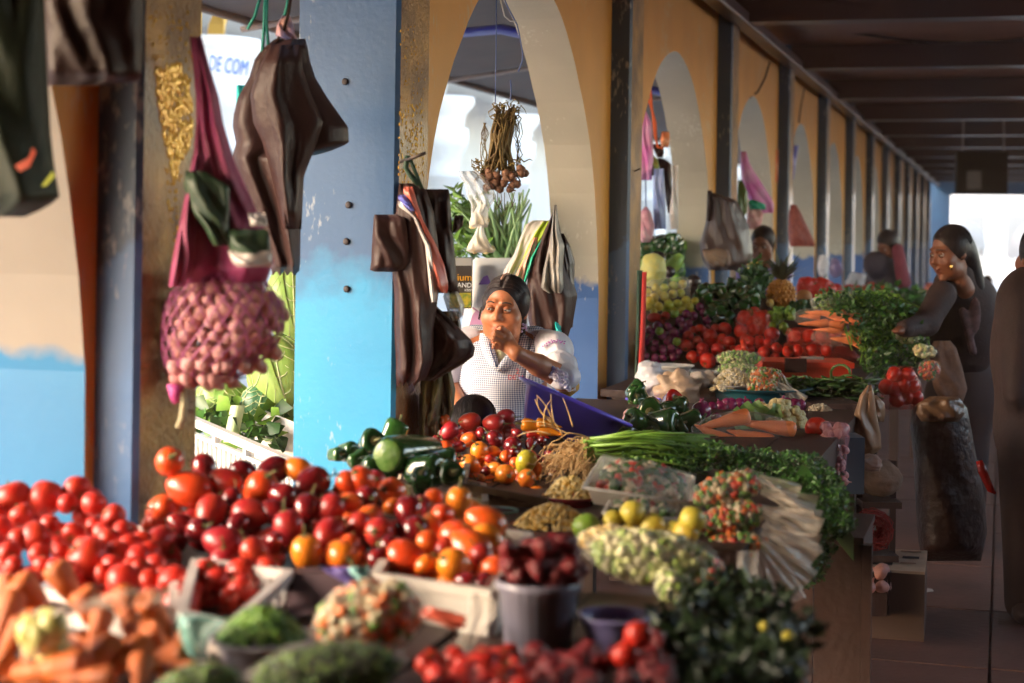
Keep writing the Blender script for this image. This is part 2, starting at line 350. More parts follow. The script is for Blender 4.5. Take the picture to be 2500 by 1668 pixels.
# pillars
def pillar(y, mm, label, lo=0):
    r = empty('pillar', (XP, y, 0), label, 'pillar', 'pillars of the arcade')
    x1 = XP; x0 = XB-.003; ZT = ZC-.003
    b = .012   # eased arris
    g = G(); g.add([(x0,y,0),(x1-b,y,0),(x1-b,y,ZT),(x0,y,ZT)], [(0,1,2,3)]); g.add([(x1-b,y,0),(x1,y+b,0),(x1,y+b,ZT),(x1-b,y,ZT)], [(0,1,2,3)])
    g.add([(x1,y+PW,0),(x0,y+PW,0),(x0,y+PW,ZT),(x1,y+PW,ZT)], [(0,1,2,3)]); g.add([(x0,y+PW,0),(x0,y,0),(x0,y,ZT),(x0,y+PW,ZT)], [(0,1,2,3)])
    g.out('blue_face', mm, r, smooth=False)
    G().add([(x1,y+b,0),(x1,y+PW,0),(x1,y+PW,ZT),(x1,y+b,ZT)], [(0,1,2,3)]).out('varnished_face', m_gold, r, smooth=False)
    return r
pl0 = pillar(PY[0], m_pblue2, 'dark blue pillar with bright gold patch, behind the pink garlic net')  # gold patch is reflected light, painted on with flecks below
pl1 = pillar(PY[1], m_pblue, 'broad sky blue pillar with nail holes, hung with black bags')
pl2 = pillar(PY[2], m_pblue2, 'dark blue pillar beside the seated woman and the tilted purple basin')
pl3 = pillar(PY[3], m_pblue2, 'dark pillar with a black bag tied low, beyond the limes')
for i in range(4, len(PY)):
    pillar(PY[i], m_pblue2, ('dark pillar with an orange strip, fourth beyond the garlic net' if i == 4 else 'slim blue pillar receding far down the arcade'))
# raised flecks that paint reflected gold glints onto the varnished faces
m_glint = M('painted gold glint', (1.0,.58,.05), (.85,.42,.03), .25, 30, coat=.6, metal=.35)
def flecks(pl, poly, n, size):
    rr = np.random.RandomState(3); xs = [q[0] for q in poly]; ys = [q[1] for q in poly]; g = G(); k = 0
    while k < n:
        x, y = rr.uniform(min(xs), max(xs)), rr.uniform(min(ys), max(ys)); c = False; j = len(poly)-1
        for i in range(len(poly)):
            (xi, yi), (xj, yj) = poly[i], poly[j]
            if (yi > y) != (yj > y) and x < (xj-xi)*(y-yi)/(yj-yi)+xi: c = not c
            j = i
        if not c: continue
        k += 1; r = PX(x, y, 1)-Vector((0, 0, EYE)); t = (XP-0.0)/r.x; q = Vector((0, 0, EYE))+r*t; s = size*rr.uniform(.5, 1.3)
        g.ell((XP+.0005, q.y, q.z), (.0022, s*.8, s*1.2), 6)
    g.out('painted_glint', m_glint, pl, kind='stuff')
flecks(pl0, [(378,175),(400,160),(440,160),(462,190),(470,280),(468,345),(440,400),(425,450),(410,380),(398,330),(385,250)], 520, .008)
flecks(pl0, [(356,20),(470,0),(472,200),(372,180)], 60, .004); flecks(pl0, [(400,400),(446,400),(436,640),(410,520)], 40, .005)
flecks(pl1, [(974,270),(1036,240),(1034,440),(972,450)], 160, .005); flecks(pl1, [(974,60),(1038,60),(1036,260),(974,260)], 50, .003)
# nail holes in the broad pillar
mdark = M('iron', (.03,.02,.02), rough=.6)
for x, y in ((828,196),(838,500),(832,590),(833,707)):
    q = PX(x, y, 4.85); q.y = PY[1]-.001
    G().lathe([(.0,.0),(.009,.0),(.011,.004),(.006,.007),(0,.006)], 10, M=Matrix.Rotation(D2R(90), 3, 'X')).out('bolt_hole', mdark, pl1, loc=(0,0,0)).location = q-pl1.location
# awning over the outer stalls
aw = empty('awning', (-3, 8, 2.6), 'dark brown tarpaulin awning on blue poles outside the arches', 'awning')
m_tarp = M('brown tarpaulin', (.085,.05,.04), (.06,.037,.03), .6, 3, .2, 12)
wv = wob(5, 1.2)
def awp(u, v, dz):
    x = lerp(-2.06, -4.02, u); y = lerp(-9.0, 40, v)
    return (x, y, lerp(EYE+1.42, EYE+1.165, u)+.03*math.sin(v*88)*math.sin(u*3.1)+dz)
G().grid(lambda u, v: awp(u, v, 0), 8, 80).grid(lambda u, v: awp(1-u, v, .012), 8, 80).out('tarpaulin', m_tarp, aw)
m_pole = M('blue steel pole', (.03,.035,.24), rough=.35); m_rod = M('galvanised rod', (.22,.17,.15), rough=.4)
for y in (1.3, 4.6, 8.2, 11.4, 14.6):
    G().tube([(-2.08,y,EYE+1.36),(-3.0,y,EYE+1.24),(-4.03,y,EYE+1.10)], .018, 8).out('cross_rod', m_rod, aw)
for y in (5.2, 8.6, 12.2):
    G().tube([(-2.06,y-.2,EYE+.80),(-2.35,y,EYE+1.05),(-2.75,y+.3,EYE+1.16),(-3.3,y+.8,EYE+1.2)], .03, 8).out('brace', m_pole, aw)
G().tube([(-4.02,-9,EYE+1.15),(-4.02,40,EYE+1.15)], .022, 8).out('edge_rod', m_rod, aw)
# white building across the courtyard: columns, arches with ochre spandrels, signboard
bd = empty('colonial_building', (-8, 15, 0), 'bright white colonnaded building across the courtyard', 'building')
m_white = M('white stucco', (.80,.80,.78), (.74,.74,.73), .7, 2, .1); m_ochre = M('ochre stucco', (.62,.36,.06), (.55,.32,.05), .7, 2)
G().box((-11.2,2,0), (-10.9,60,7)).out('back_wall', m_white, bd, smooth=False)
G().box((-10.9,2,4.35), (-7.9,60,4.6)).box((-8.1,2,4.6), (-7.8,60,7)).out('upper_wall', m_white, bd, smooth=False)
G().box((-7.8,2,4.58), (-7.66,60,4.72)).out('cornice', m_white, bd, smooth=False)
cprof = [(.36,0),(.36,.25),(.27,.30),(.25,.5),(.25,2.25),(.30,2.28),(.30,2.36),(.25,2.40),(.26,2.55),(.36,2.72),(.38,2.78),(.38,3.0),(.30,3.02),(.34,3.2),(.46,3.35),(.46,3.45),(0,3.45)]
c0 = None
for i in range(13):
    y = 8.2+i*3.55
    if c0 is None: c0 = o = G().lathe(cprof, 20, c=(-7.8,y,0)).out('column', m_white, bd, loc=(-7.8,y,0))
    else: o = c0.copy(); COL.objects.link(o); o.location = (0+.2, y-15, 0)
    g = G(); n = 12       # spandrel with a round arch between the columns
    pts = [(y+.25+(3.05)*(.5-.5*math.cos(math.pi*k/n)), 3.45+.8*math.sin(math.pi*k/n)) for k in range(n+1)]
    for k in range(n):
        (ya, za), (yb, zb) = pts[k], pts[k+1]
        g.add([(-7.85,ya,za),(-7.85,yb,zb),(-7.85,yb,4.36),(-7.85,ya,4.36),(-8.05,ya,za),(-8.05,yb,zb)], [(0,1,2,3),(0,4,5,1)])
    g.out('spandrel', m_ochre if i < 3 else m_white, bd, smooth=False)
# signboard with blue lettering, in the gap left of the broad pillar
def text(name, body, size, loc, xdir, zdir, mat, parent=None, ext=.002, align='CENTER', sx=1.0):
    c = bpy.data.curves.new(name, 'FONT'); c.body = body; c.size = size; c.extrude = ext; c.align_x = align; c.align_y = 'CENTER'; c.resolution_u = 3
    t = bpy.data.objects.new(name+'_tmp', c); COL.objects.link(t); dg = bpy.context.evaluated_depsgraph_get(); me = bpy.data.meshes.new_from_object(t.evaluated_get(dg)); bpy.data.objects.remove(t)
    me.materials.clear(); me.materials.append(mat); o = bpy.data.objects.new(name, me); COL.objects.link(o)
    xd = Vector(xdir).normalized(); zd = Vector(zdir).normalized()
    if sx != 1: me.transform(Matrix.Scale(sx, 4, (1, 0, 0)))
    mm = Matrix((xd, zd, xd.cross(zd))).transposed().to_4x4(); mm.translation = Vector(loc) - (Vector(parent.location) if parent is not None else Vector((0, 0, 0)))
    if parent is not None: o.parent = parent
    o.matrix_local = mm; return o
s0 = PX(470, 112, 15.5); s1 = PX(625, 150, 15.5); s2 = PX(625, 212, 15.5); s3 = PX(462, 178, 15.5)
sg = empty('signboard', (s0+s2)/2, 'white signboard with blue capital letters across the courtyard', 'sign')
off = Fv*.06
mk('board', [s0, s1, s2, s3, s0+off, s1+off, s2+off, s3+off], [(3,2,1,0),(4,5,6,7),(0,1,5,4),(1,2,6,5),(2,3,7,6),(3,0,4,7)], m_white, sg, smooth=False)
text('lettering', 'LI DE COM', .21, (s0+s1+s2+s3)/4-Fv*.012+U0*.01, (s1-s0), (s0-s3)+Vector((0,0,.3)), M('blue sign paint', (.03,.16,.55), rough=.6), sg, sx=.48)
# low white houses beyond the far opening
fb = empty('white_house', (2, 66, 0), 'pale house front beyond the far opening of the hall', 'building')
G().box((-9,66,0), (9,72,5.2)).out('wall', m_white, fb, smooth=False)
G().box((-9.3,65.6,5.2), (9.3,72.3,5.45)).out('roof', m_cream, fb, smooth=False)
for k in range(6): G().box((-1.5+k*1.6,65.96,.9), (-.7+k*1.6,66.02,2.5)).out('window', M('dull window', (.25,.27,.28), rough=.3) if k == 0 else bpy.data.materials['dull window'], fb, smooth=False)
# hanging price board under the ceiling
hb = empty('hanging_board', PX(2398, 420, 21), 'dark square notice board hanging from the ceiling far down the aisle', 'sign')
p0, p1, p2, p3 = [PX(x, y, 21) for x, y in ((2337,370),(2462,370),(2460,474),(2335,474))]; off = Fv*.08
m_bd = M('dark board', (.012,.006,.005), (.009,.005,.004), .85, 5, spec=.1)
mk('board', [p0,p1,p2,p3,p0+off,p1+off,p2+off,p3+off], [(3,2,1,0),(4,5,6,7),(0,1,5,4),(1,2,6,5),(2,3,7,6),(3,0,4,7)], m_bd, hb, smooth=False)
a, b_, c, d_ = [PX(x, y, 20.98) for x, y in ((2360,418),(2396,418),(2396,462),(2360,462))]
mk('notice', [a, b_, c, d_, a+Fv*.01, b_+Fv*.01, c+Fv*.01, d_+Fv*.01], [(3,2,1,0),(0,1,5,4),(2,3,7,6)], M('grey notice', (.08,.06,.055), (.05,.04,.04), .6, 30), hb, smooth=False)
for x in (2350, 2450):
    q = PX(x, 370, 21.02); G().tube([q, (q.x, q.y, ZC)], .012, 6).out('hanger', m_rod, hb)
# drooping cable on the ceiling
G().tube([PX(2040+i*23, 73+32*math.sin(min(1, i/20*1.0)*math.pi*.75), 12.9) for i in range(21)], .012, 6).out('cable', mdark, label='dark cable drooping below the ceiling boards', cat='cable')
# ================================================================ STALLS: tables, crates, produce
m_wood = M('dark stained wood', (.052,.023,.017), (.035,.017,.013), .55, 6, .3, 40, stretch=(1,8,1))
m_cloth = M('dark table cloth', (.075,.035,.028), (.05,.025,.022), .8, 20, .3, 200)
m_white = bpy.data.materials['white stucco']
def table(name, x0, x1, y0, y1, z, label, n=6):
    r = empty(name, (x0, y0, 0), label, 'table')
    w = (x1-x0)/n
    for i in range(n):
        G().box((x0+i*w, y0, z-.03+.002*(i % 2)), (x0+(i+1)*w-.004, y1, z+.002*(i % 2))).out('plank', m_wood, r, smooth=False)
    G().box((x1-.035,y0+.03,z-.13), (x1-.008,y1-.03,z-.031)).out('apron_board', m_wood, r, smooth=False)
    for x in (x0+.04, x1-.075):
        for y in (y0+.04, (y0+y1)/2, y1-.1): G().box((x,y,0), (x+.06,y+.06,z-.031)).out('leg', m_wood, r, smooth=False)
    return r
table('market_table', -1.66, -.86, 1.35, 3.42, .84, 'dark plank table under the tamarillos and tomatoes nearest us')
table('market_table', -.85, -.44, 1.35, 2.95, .838, 'narrow dark table under the ribbed pot and the near herbs', 3)
table('market_table', -1.66, -.52, 3.48, 6.5, .83, 'dark plank table under herbs, corn bowls and salad trays')
table('market_table', -1.66, -.62, 6.9, 11.0, .83, 'dark plank table under limes, onions and red tomatoes')
table('market_table', -1.66, -.52, 11.5, 24.0, .80, 'long dark stall table far down the arcade')
# ---- fruit prototypes, radius 1; hidden away below by being re-used as the first placed fruit
def lobe(n, a): return lambda t, v: 1+a*math.cos(n*t)*math.sin(math.pi*min(1, v*1.05))
def rev(pts, n=16, fn=None):
    g = G(); g.lathe(pts, n, fn=fn); return g
m_tom = M('ripe tomato skin', (.50,.018,.008), (.56,.05,.010), .42, 1.5, .1, 9, coat=.12, rnd=(.55,.02,.012), lo=.4, hi=.8)
m_tam = M('red tamarillo skin', (.34,.014,.016), (.50,.05,.014), .34, 1.2, .1, 8, coat=.14, rnd=(.30,.010,.020))
m_tamo = M('orange tamarillo skin', (.80,.20,.012), (.72,.10,.012), .28, 1.2, .1, 8, coat=.22, rnd=(.75,.22,.015))
m_tamr = M('orange red tamarillo skin', (.68,.085,.012), (.70,.15,.015), .28, 1.2, .1, 8, coat=.22, rnd=(.60,.05,.012))
m_tamd = M('dark purple tamarillo skin', (.10,.006,.012), (.24,.012,.012), .18, 1.3, coat=.5)
m_stem = M('green brown stem', (.10,.13,.02), (.13,.09,.035), .6, 30)
m_lime = M('lime peel', (.36,.46,.03), (.50,.50,.04), .32, 2, .15, 60, coat=.2, rnd=(.62,.50,.05))
m_limey = M('yellow green lime peel', (.58,.48,.05), (.46,.44,.05), .35, 2, .15, 60, rnd=(.62,.42,.05))
m_limeg = M('green lime peel', (.16,.30,.03), (.26,.36,.04), .32, 2, .15, 60)
m_onion = M('purple onion skin', (.24,.012,.085), (.36,.05,.17), .25, 3, coat=.3, rnd=(.16,.008,.05), stretch=(1,1,.3))
m_carrot = M('carrot skin', (.60,.15,.02), (.46,.095,.016), .45, 4, .3, 25, stretch=(1,1,8))
m_pepg = M('dark green pepper skin', (.022,.085,.018), (.045,.15,.02), .16, 2, coat=.5, rnd=(.015,.05,.015))
m_pepy = M('orange chilli skin', (.80,.27,.015), (.75,.2,.01), .2, 3, coat=.4)
m_pepr = M('red chilli skin', (.55,.02,.012), (.40,.012,.012), .2, 3, coat=.4)
tom_prof = [(.0,-.80),(.25,-.82),(.55,-.72),(.82,-.48),(.97,-.12),(1,.14),(.93,.46),(.74,.72),(.45,.84),(.2,.80),(.06,.70),(0,.66)]
tam_prof = [(0,-1.30),(.16,-1.26),(.42,-1.10),(.70,-.78),(.90,-.36),(.99,.08),(.97,.48),(.82,.86),(.55,1.12),(.25,1.23),(.07,1.22),(0,1.20)]
lim_prof = [(0,-1.12),(.12,-1.08),(.34,-.96),(.66,-.74),(.90,-.40),(1,0),(.92,.40),(.68,.74),(.36,.96),(.12,1.06),(0,1.07)]
oni_prof = [(0,-.86),(.3,-.83),(.65,-.66),(.92,-.32),(1,.05),(.93,.40),(.70,.68),(.40,.86),(.18,1.0),(.10,1.2),(.13,1.38),(0,1.36)]
car_prof = [(0,-2.6),(.10,-2.5),(.24,-2.1),(.40,-1.4),(.47,-1.36),(.55,-.6),(.70,.2),(.75,.24),(.88,1.1),(1.0,1.9),(1.0,2.3),(.86,2.55),(.5,2.66),(.34,2.58),(0,2.5)]
bel_prof = [(0,-1.05),(.3,-1.25),(.6,-1.22),(.82,-.9),(.86,-.3),(.95,.35),(1,.75),(.86,1.02),(.55,1.1),(.25,1.0),(0,.92)]
chi_prof = [(0,-3.2),(.15,-3.0),(.35,-2.2),(.6,-1.2),(.85,-.2),(1,.7),(.95,1.3),(.7,1.6),(.3,1.68),(0,1.6)]
PROTO = {}
def proto(key, name, prof, mats, stem=None, n=16, fn=None, bend=0, cat=None):
    g = rev(prof, n, fn); V = np.array(g.V)
    if bend: V[:, 0] += bend*V[:, 2]**2
    for i, mm in enumerate(mats):
        PROTO[key+str(i)] = dict(me=None, name=name, V=V, F=g.F, mat=mm, stem=stem, cat=cat or name.replace('_', ' '))
def stem_tam(g):
    g.tube([(0,0,1.18),(.03,.02,1.45),(.12,.05,1.75),(.28,.06,2.0)], [.10,.07,.06,.08], 6); g.lathe([(0,1.30),(.2,1.27),(.34,1.20),(.2,1.19)], 5)
def stem_tom(g):
    for k in range(5):
        a = k*1.257; c, s = math.cos(a), math.sin(a)
        g.add([(0,0,.72),(.18*c-.09*s,.18*s+.09*c,.80),(.52*c,.52*s,.90),(.18*c+.09*s,.18*s-.09*c,.80)], [(0,1,2,3)])
    g.tube([(0,0,.66),(.03,.02,.85),(.1,.05,1.0)], .06, 5)
def stem_pep(g): g.tube([(0,0,.9),(.03,.02,1.2),(.16,.05,1.5),(.3,.1,1.62)], [.2,.11,.09,.12], 6); g.lathe([(.0,1.12),(.3,1.08),(.42,1.0),(.3,.98)], 7)
def stem_chi(g): g.tube([(0,0,1.55),(.05,.02,2.0),(.25,.05,2.5)], [.25,.13,.12], 6); g.lathe([(0,1.75),(.5,1.68),(.72,1.55),(.5,1.5)], 7)
def stem_oni(g):
    for k in range(5): g.tube([(.1*math.cos(k*1.3),.1*math.sin(k*1.3),-.82),(.25*math.cos(k*1.3),.25*math.sin(k*1.3),-1.05)], .03, 4)
proto('tom', 'tomato', tom_prof, [m_tom], stem_tom, 18, lobe(5, .03))
proto('tam', 'tamarillo', tam_prof, [m_tam, m_tamo, m_tamr, m_tamd], stem_tam)
proto('lim', 'lime', lim_prof, [m_lime, m_limey, m_limeg])
proto('oni', 'red_onion', oni_prof, [m_onion], stem_oni, cat='onion')
proto('car', 'carrot', car_prof, [m_carrot])
proto('bel', 'green_pepper', bel_prof, [m_pepg], stem_pep, 20, lobe(3, .10), cat='pepper')
proto('chi', 'chilli_pepper', chi_prof, [m_pepg, m_pepy, m_pepr], stem_chi, 12, lobe(3, .07), .06, cat='chilli')
stem_me = {}
def put(key, p, r, rot, label, group, sc=None):
    P = PROTO[key]
    if P['me'] is None:
        o = mk(P['name'], P['V'], P['F'], P['mat'], loc=(0,0,0)); P['me'] = o.data
        if P['stem']:
            if P['stem'] not in stem_me:
                g = G(); P['stem'](g); s = g.out('stem', m_stem, loc=(0,0,0)); stem_me[P['stem']] = s.data; bpy.data.objects.remove(s)
    else: o = bpy.data.objects.new(P['name'], P['me']); COL.objects.link(o)
    o.location = p; o.rotation_euler = rot; s = sc or (1, 1, 1); o.scale = tuple(r*q for q in s)
    if P['stem']:
        st = bpy.data.objects.new('stem', stem_me[P['stem']]); COL.objects.link(st); st.parent = o
    return tag(o, label, P['cat'], group)
def rrot(flat=False):
    if flat: return (D2R(90)+random.uniform(-.35,.35), random.uniform(-.3,.3), random.uniform(0,6.28))
    return (random.uniform(-2.2,2.2), random.uniform(-.8,.8), random.uniform(0,6.28))
def say(label, key, x, y): return label(key, x, y) if callable(label) else label
def heap(items, dfn, label, group, unit=1.0, off=(0,0), sc=1.0, flat=False, fill=1, fillkey=None, fd=.045, squash=None):
    """items: (x, y, r[, key]) in zoom units -> photo pixels by unit and off; dfn(y) the camera depth; fill adds fruit just beneath"""
    out = []
    for it in items:
        x, y, r = it[0]*unit+off[0], it[1]*unit+off[1], it[2]*unit; key = it[3] if len(it) > 3 else fillkey; d = dfn(x, y) if dfn.__code__.co_argcount == 2 else dfn(y); R = r*sc*d/FPX
        o = put(key, PX(x, y, d+R*.4), R, it[4] if len(it) > 4 else rrot(flat), say(label, key, x, y), group, squash); out.append(o)
    n = int(len(items)*fill)
    for k in range(n):
        it = random.choice(items); x = it[0]*unit+off[0]+random.uniform(-1.3, 1.3)*it[2]*unit; y = it[1]*unit+off[1]+random.uniform(.1, 1.2)*it[2]*unit; d = (dfn(x, y) if dfn.__code__.co_argcount == 2 else dfn(y))+fd*random.uniform(.9, 1.5); R = it[2]*unit*sc*d/FPX*random.uniform(.8, 1)
        key = it[3] if len(it) > 3 else fillkey
        put(key, PX(x, y, d)-Vector((0,0,R*.5)), R, rrot(flat), say(label, key, x, y), group, squash)
    return out
# ---- 1. tomatoes, near pile at the turquoise dado
TOM1 = [(90,330,110),(315,320,105),(515,265,85),(450,355,60),(630,365,75),(150,440,75),(10,510,62),(235,590,95),(495,560,70),(640,515,60),(770,450,75),(60,690,70),(270,700,65),(290,775,60),(410,680,50),(600,735,130),(490,850,60),(90,770,55),(820,880,105),(940,800,60),(1100,830,45),(1180,900,105),(1220,1040,115),(1010,985,60),(1395,820,75),(1460,885,80),(1620,835,95),(1620,940,85),(1800,810,80),(330,500,60),(730,600,70),(560,640,60),(120,600,70),(-60,420,80),(-60,640,80),(380,800,70),(700,830,60),(1300,960,60),(1540,1000,60),(830,560,75),(880,650,80),(930,720,82),(1010,700,74),(780,690,72),(890,790,62),(1010,880,70),(1060,770,66),(760,780,70),(690,560,66),(960,620,70),(1120,960,70)]
dT = lambda y: float(np.interp(y, [1190, 1480], [3.22, 2.74]))
heap([(x, y, r, 'tom0') for x, y, r in TOM1], dT, lambda k, x, y: 'small tomato in the white crate corner beside the tamarillos' if x > 470 and y > 1370 else 'tomato topping the near pile, against the turquoise dado' if y < 1255 else 'tomato pressed against the crate rim above the carrots' if y > 1400 else 'glossy ripe tomato in the middle of the near crate', 'loose ripe tomatoes in the near white crates', .3622, (0, 1100), fill=2.0, fd=.085, sc=1.18)
# ---- 2. tamarillos, the big near heap
def tl(lst): return [(x, y, r, 'tam'+k) for x, y, r, k in lst]
A = [(1275,260,120,'2'),(1095,395,65,'2'),(1420,420,100,'0'),(1520,215,95,'0'),(1640,150,85,'3'),(1750,265,105,'2'),(1840,130,90,'3'),(2000,125,78,'1'),(1690,430,100,'0'),(1075,610,92,'0'),(1500,620,105,'0'),(1950,530,98,'0'),(2100,220,105,'3'),(2220,390,85,'0'),(2215,560,95,'0'),(1720,690,85,'0'),(2070,700,100,'1'),(2290,700,95,'1'),(1380,120,78,'3'),(1220,500,75,'3'),(1330,540,80,'3'),(1850,420,80,'3'),(1600,500,70,'3'),(2060,400,85,'3'),(1850,620,75,'3'),(1560,340,70,'3'),(1900,300,80,'3')]
A = [(x*.3622, 1100+y*.3622, r*.3622, k) for x, y, r, k in A]
B = [(60,220,72,'2'),(150,210,85,'2'),(230,215,75,'0'),(360,280,88,'2'),(70,350,65,'2'),(170,310,70,'3'),(200,440,70,'2'),(350,380,55,'1'),(460,420,88,'3'),(550,390,70,'0'),(625,330,62,'2'),(800,350,82,'1'),(690,440,80,'2'),(120,500,70,'0'),(280,555,100,'0'),(490,545,85,'3'),(610,530,75,'2'),(790,575,100,'2'),(980,490,110,'2'),(600,640,78,'2'),(450,720,108,'2'),(870,660,125,'2'),(1000,600,90,'1'),(780,780,105,'1'),(1030,790,75,'2'),(570,770,55,'1'),(850,880,60,'3'),(970,880,55,'3'),(350,650,70,'3'),(700,660,60,'0'),(960,720,70,'0'),(260,720,60,'3'),(60,650,70,'2')]
B = [(830+x*.3622, 1100+y*.3622, r*.3622, k) for x, y, r, k in B]
TAMC = {'0': 'crimson', '1': 'orange', '2': 'orange red', '3': 'dark purple'}
TAML = lambda k, x, y: TAMC[k[-1]]+' tamarillo '+('along the back edge of the big heap' if y < 1160 and x < 800 else 'at the front of the heap above the cardboard box' if y > 1320 and x > 860 else 'at the front of the heap above the crate corner' if y > 1320 else 'in the part of the heap near the green peppers' if x > 860 else 'in the middle of the big near heap')
dA = lambda x, y: float(np.interp(y, [1110, 1440], [3.42, 2.78]))+(.10 if x > 900 and y < 1250 else 0)
heap(tl(A+B), dA, TAML, 'tamarillos heaped in the near white box', fill=1.9, fd=.075, sc=1.08)
put('tam2', PX(413, 1129, 3.28), .0292, (1.1,.3,.5), 'big orange red tamarillo topping the heap before the brown pillar face', None)
# ---- 3. tree tomatoes at the seated woman
C_ = [(1160,325,(1.0),'0',140),(1430,345,1,'0',140),(1570,270,1,'0',120),(880,320,1,'2',75),(920,440,1,'0',112),(1150,530,1,'2',98),(880,650,1,'2',100),(990,800,1,'2',75),(1450,530,1,'3',102),(1650,600,1,'3',125),(1290,450,1,'3',75),(1280,680,1,'1',122),(1440,670,1,'1',75),(1170,830,1,'1',125),(1450,860,1,'1',85),(1560,930,1,'1',135),(1570,730,1,'2',75),(1690,800,1,'2',80),(1760,840,1,'1',88),(1810,990,1,'1',122),(1930,870,1,'1',75),(1860,590,1,'3',80),(1870,720,1,'2',72),(2070,700,1,'3',60),(1300,970,1,'1',45),(1990,560,1,'3',60),(1660,690,1,'3',75),(780,560,1,'3',80),(1030,620,1,'3',80),(1400,760,1,'0',60),(1700,460,1,'3',70),(1340,900,1,'3',60)]
C_ = [(900+x*.2128, 960+y*.2128, s*.2128, 'tam'+k) for x, y, _, k, s in C_]
dC = lambda y: float(np.interp(y, [1010, 1190], [5.05, 4.25]))
TREL = lambda k, big: ('big oblong dark red tree tomato lying on top before the seated woman' if big else {'0': 'dark red', '1': 'bright orange', '2': 'reddish orange', '3': 'purple black'}[k[-1]]+' round tree tomato heaped before the seated woman')
flatrot = lambda: (D2R(90)+random.uniform(-.2,.2), 0, random.uniform(.9, 2.2))
for it in C_:
    x, y, r, k = it; big = k[-1] == '0' and r > 25
    d = dC(y); R = r*.88*d/FPX
    put(k, PX(x, y, d+R*.3), R*(.86 if big else 1), (D2R(90), 0, D2R(95)+random.uniform(-.3,.3)) if big else rrot(), TREL(k, big), 'tree tomatoes heaped before the seated woman')
for k in range(46):
    x, y, r, kk = random.choice(C_); y += random.uniform(5, 30); x += random.uniform(-25, 25); d = dC(y)+.07
    put(kk, PX(x, y, d)-Vector((0,0,.03)), .027, rrot(), TREL(kk, False), 'tree tomatoes heaped before the seated woman')
put('tam1', PX(1283, 1130, 4.45), .029, (0.4,.2,.8), 'olive yellow tree tomato among the orange ones', None).data = mk('tmp', PROTO['tam1']['V'], PROTO['tam1']['F'], M('olive fruit skin', (.34,.30,.02), (.42,.36,.03), .25, 2, coat=.3), loc=(0,0,0)).data
bpy.data.objects.remove(bpy.data.objects['tmp'])
for o_ in [o for o in bpy.data.objects if o.name.startswith('tmp')]: bpy.data.objects.remove(o_)
# ---- 4. chillies beside the basin
for x, y, r, rz, k, lb in ((1300,1040,.021,2.0,'1','long orange chilli lying across the heap by the purple basin'),(1335,1053,.018,1.75,'1','second orange chilli under the long one, nearer the dried roots'),(1305,1062,.015,1.9,'2','dark red chilli beneath the orange chillies'),(1330,1036,.017,2.1,'1','pale orange chilli tucked behind the long one')):
    put('chi'+k, PX(x, y, 4.95), r, (D2R(80), 0, rz+math.pi), lb, None)
# ---- 5. green peppers and cucumber in front of the sky blue pillar
dP = lambda y: float(np.interp(y, [1060, 1180], [4.3, 3.75]))
for x, y, r, rx, rz, lb in ((905,1085,34,1.2,.6,'glossy dark green pepper touching the sky blue pillar'),(960,1058,30,.5,2,'dark green pepper topping the pepper pile, against the grey pillar side'),(850,1105,26,1.4,1.0,'small dark green pepper at the end of the pile by the white crate'),(875,1120,22,1.2,2.4,'light edged green pepper lying low at the tomato crate'),(1040,1150,42,1.5,1.3,'dark green pepper lying in the middle of the pile'),(1075,1130,36,1.5,1.9,'dark green pepper beside the tree tomatoes'),(1030,1175,28,.6,0,'round dark green pepper half sunk at the white crate rim'),(930,1140,36,1.5,2.2,'green pepper lying below the cut one'),(1100,1160,32,1.2,.4,'dark glossy pepper at the wooden crate edge'),(820,1110,18,1.4,1.1,'tiny green pepper tip beside the sky blue pillar'),(985,1120,40,1.5,1.2,'deep green pepper behind the cut one')):
    d = dP(y); put('bel0', PX(x, y, d), r*d/FPX, (rx, .2, rz), lb, 'green peppers before the blue pillar')
d = 4.0; ax = (PX(1060, 1106, 4.12)-PX(945, 1112, 3.9)).normalized(); q = ax.to_track_quat('Z', 'Y').to_matrix()
cu = empty('cut_cucumber', PX(1000, 1110, 4.0), 'thick dark green cucumber with a pale cut end facing us', 'cucumber')
g = G().lathe([(.0,.13),(.03,.125),(.044,.10),(.047,.0),(.045,-.10),(.040,-.112),(.036,-.113)], 18, c=PX(1000,1110,4.0), M=q, fn=lobe(5,.05)); g.out('skin', m_pepg, cu)
G().lathe([(.038,-.1125),(.034,-.117),(.020,-.114),(.016,-.117),(.004,-.115),(0,-.115)], 18, c=PX(1000,1110,4.0), M=q).out('cut_end', M('pale cucumber flesh', (.10,.24,.035), (.20,.34,.08), .3, 60), cu)
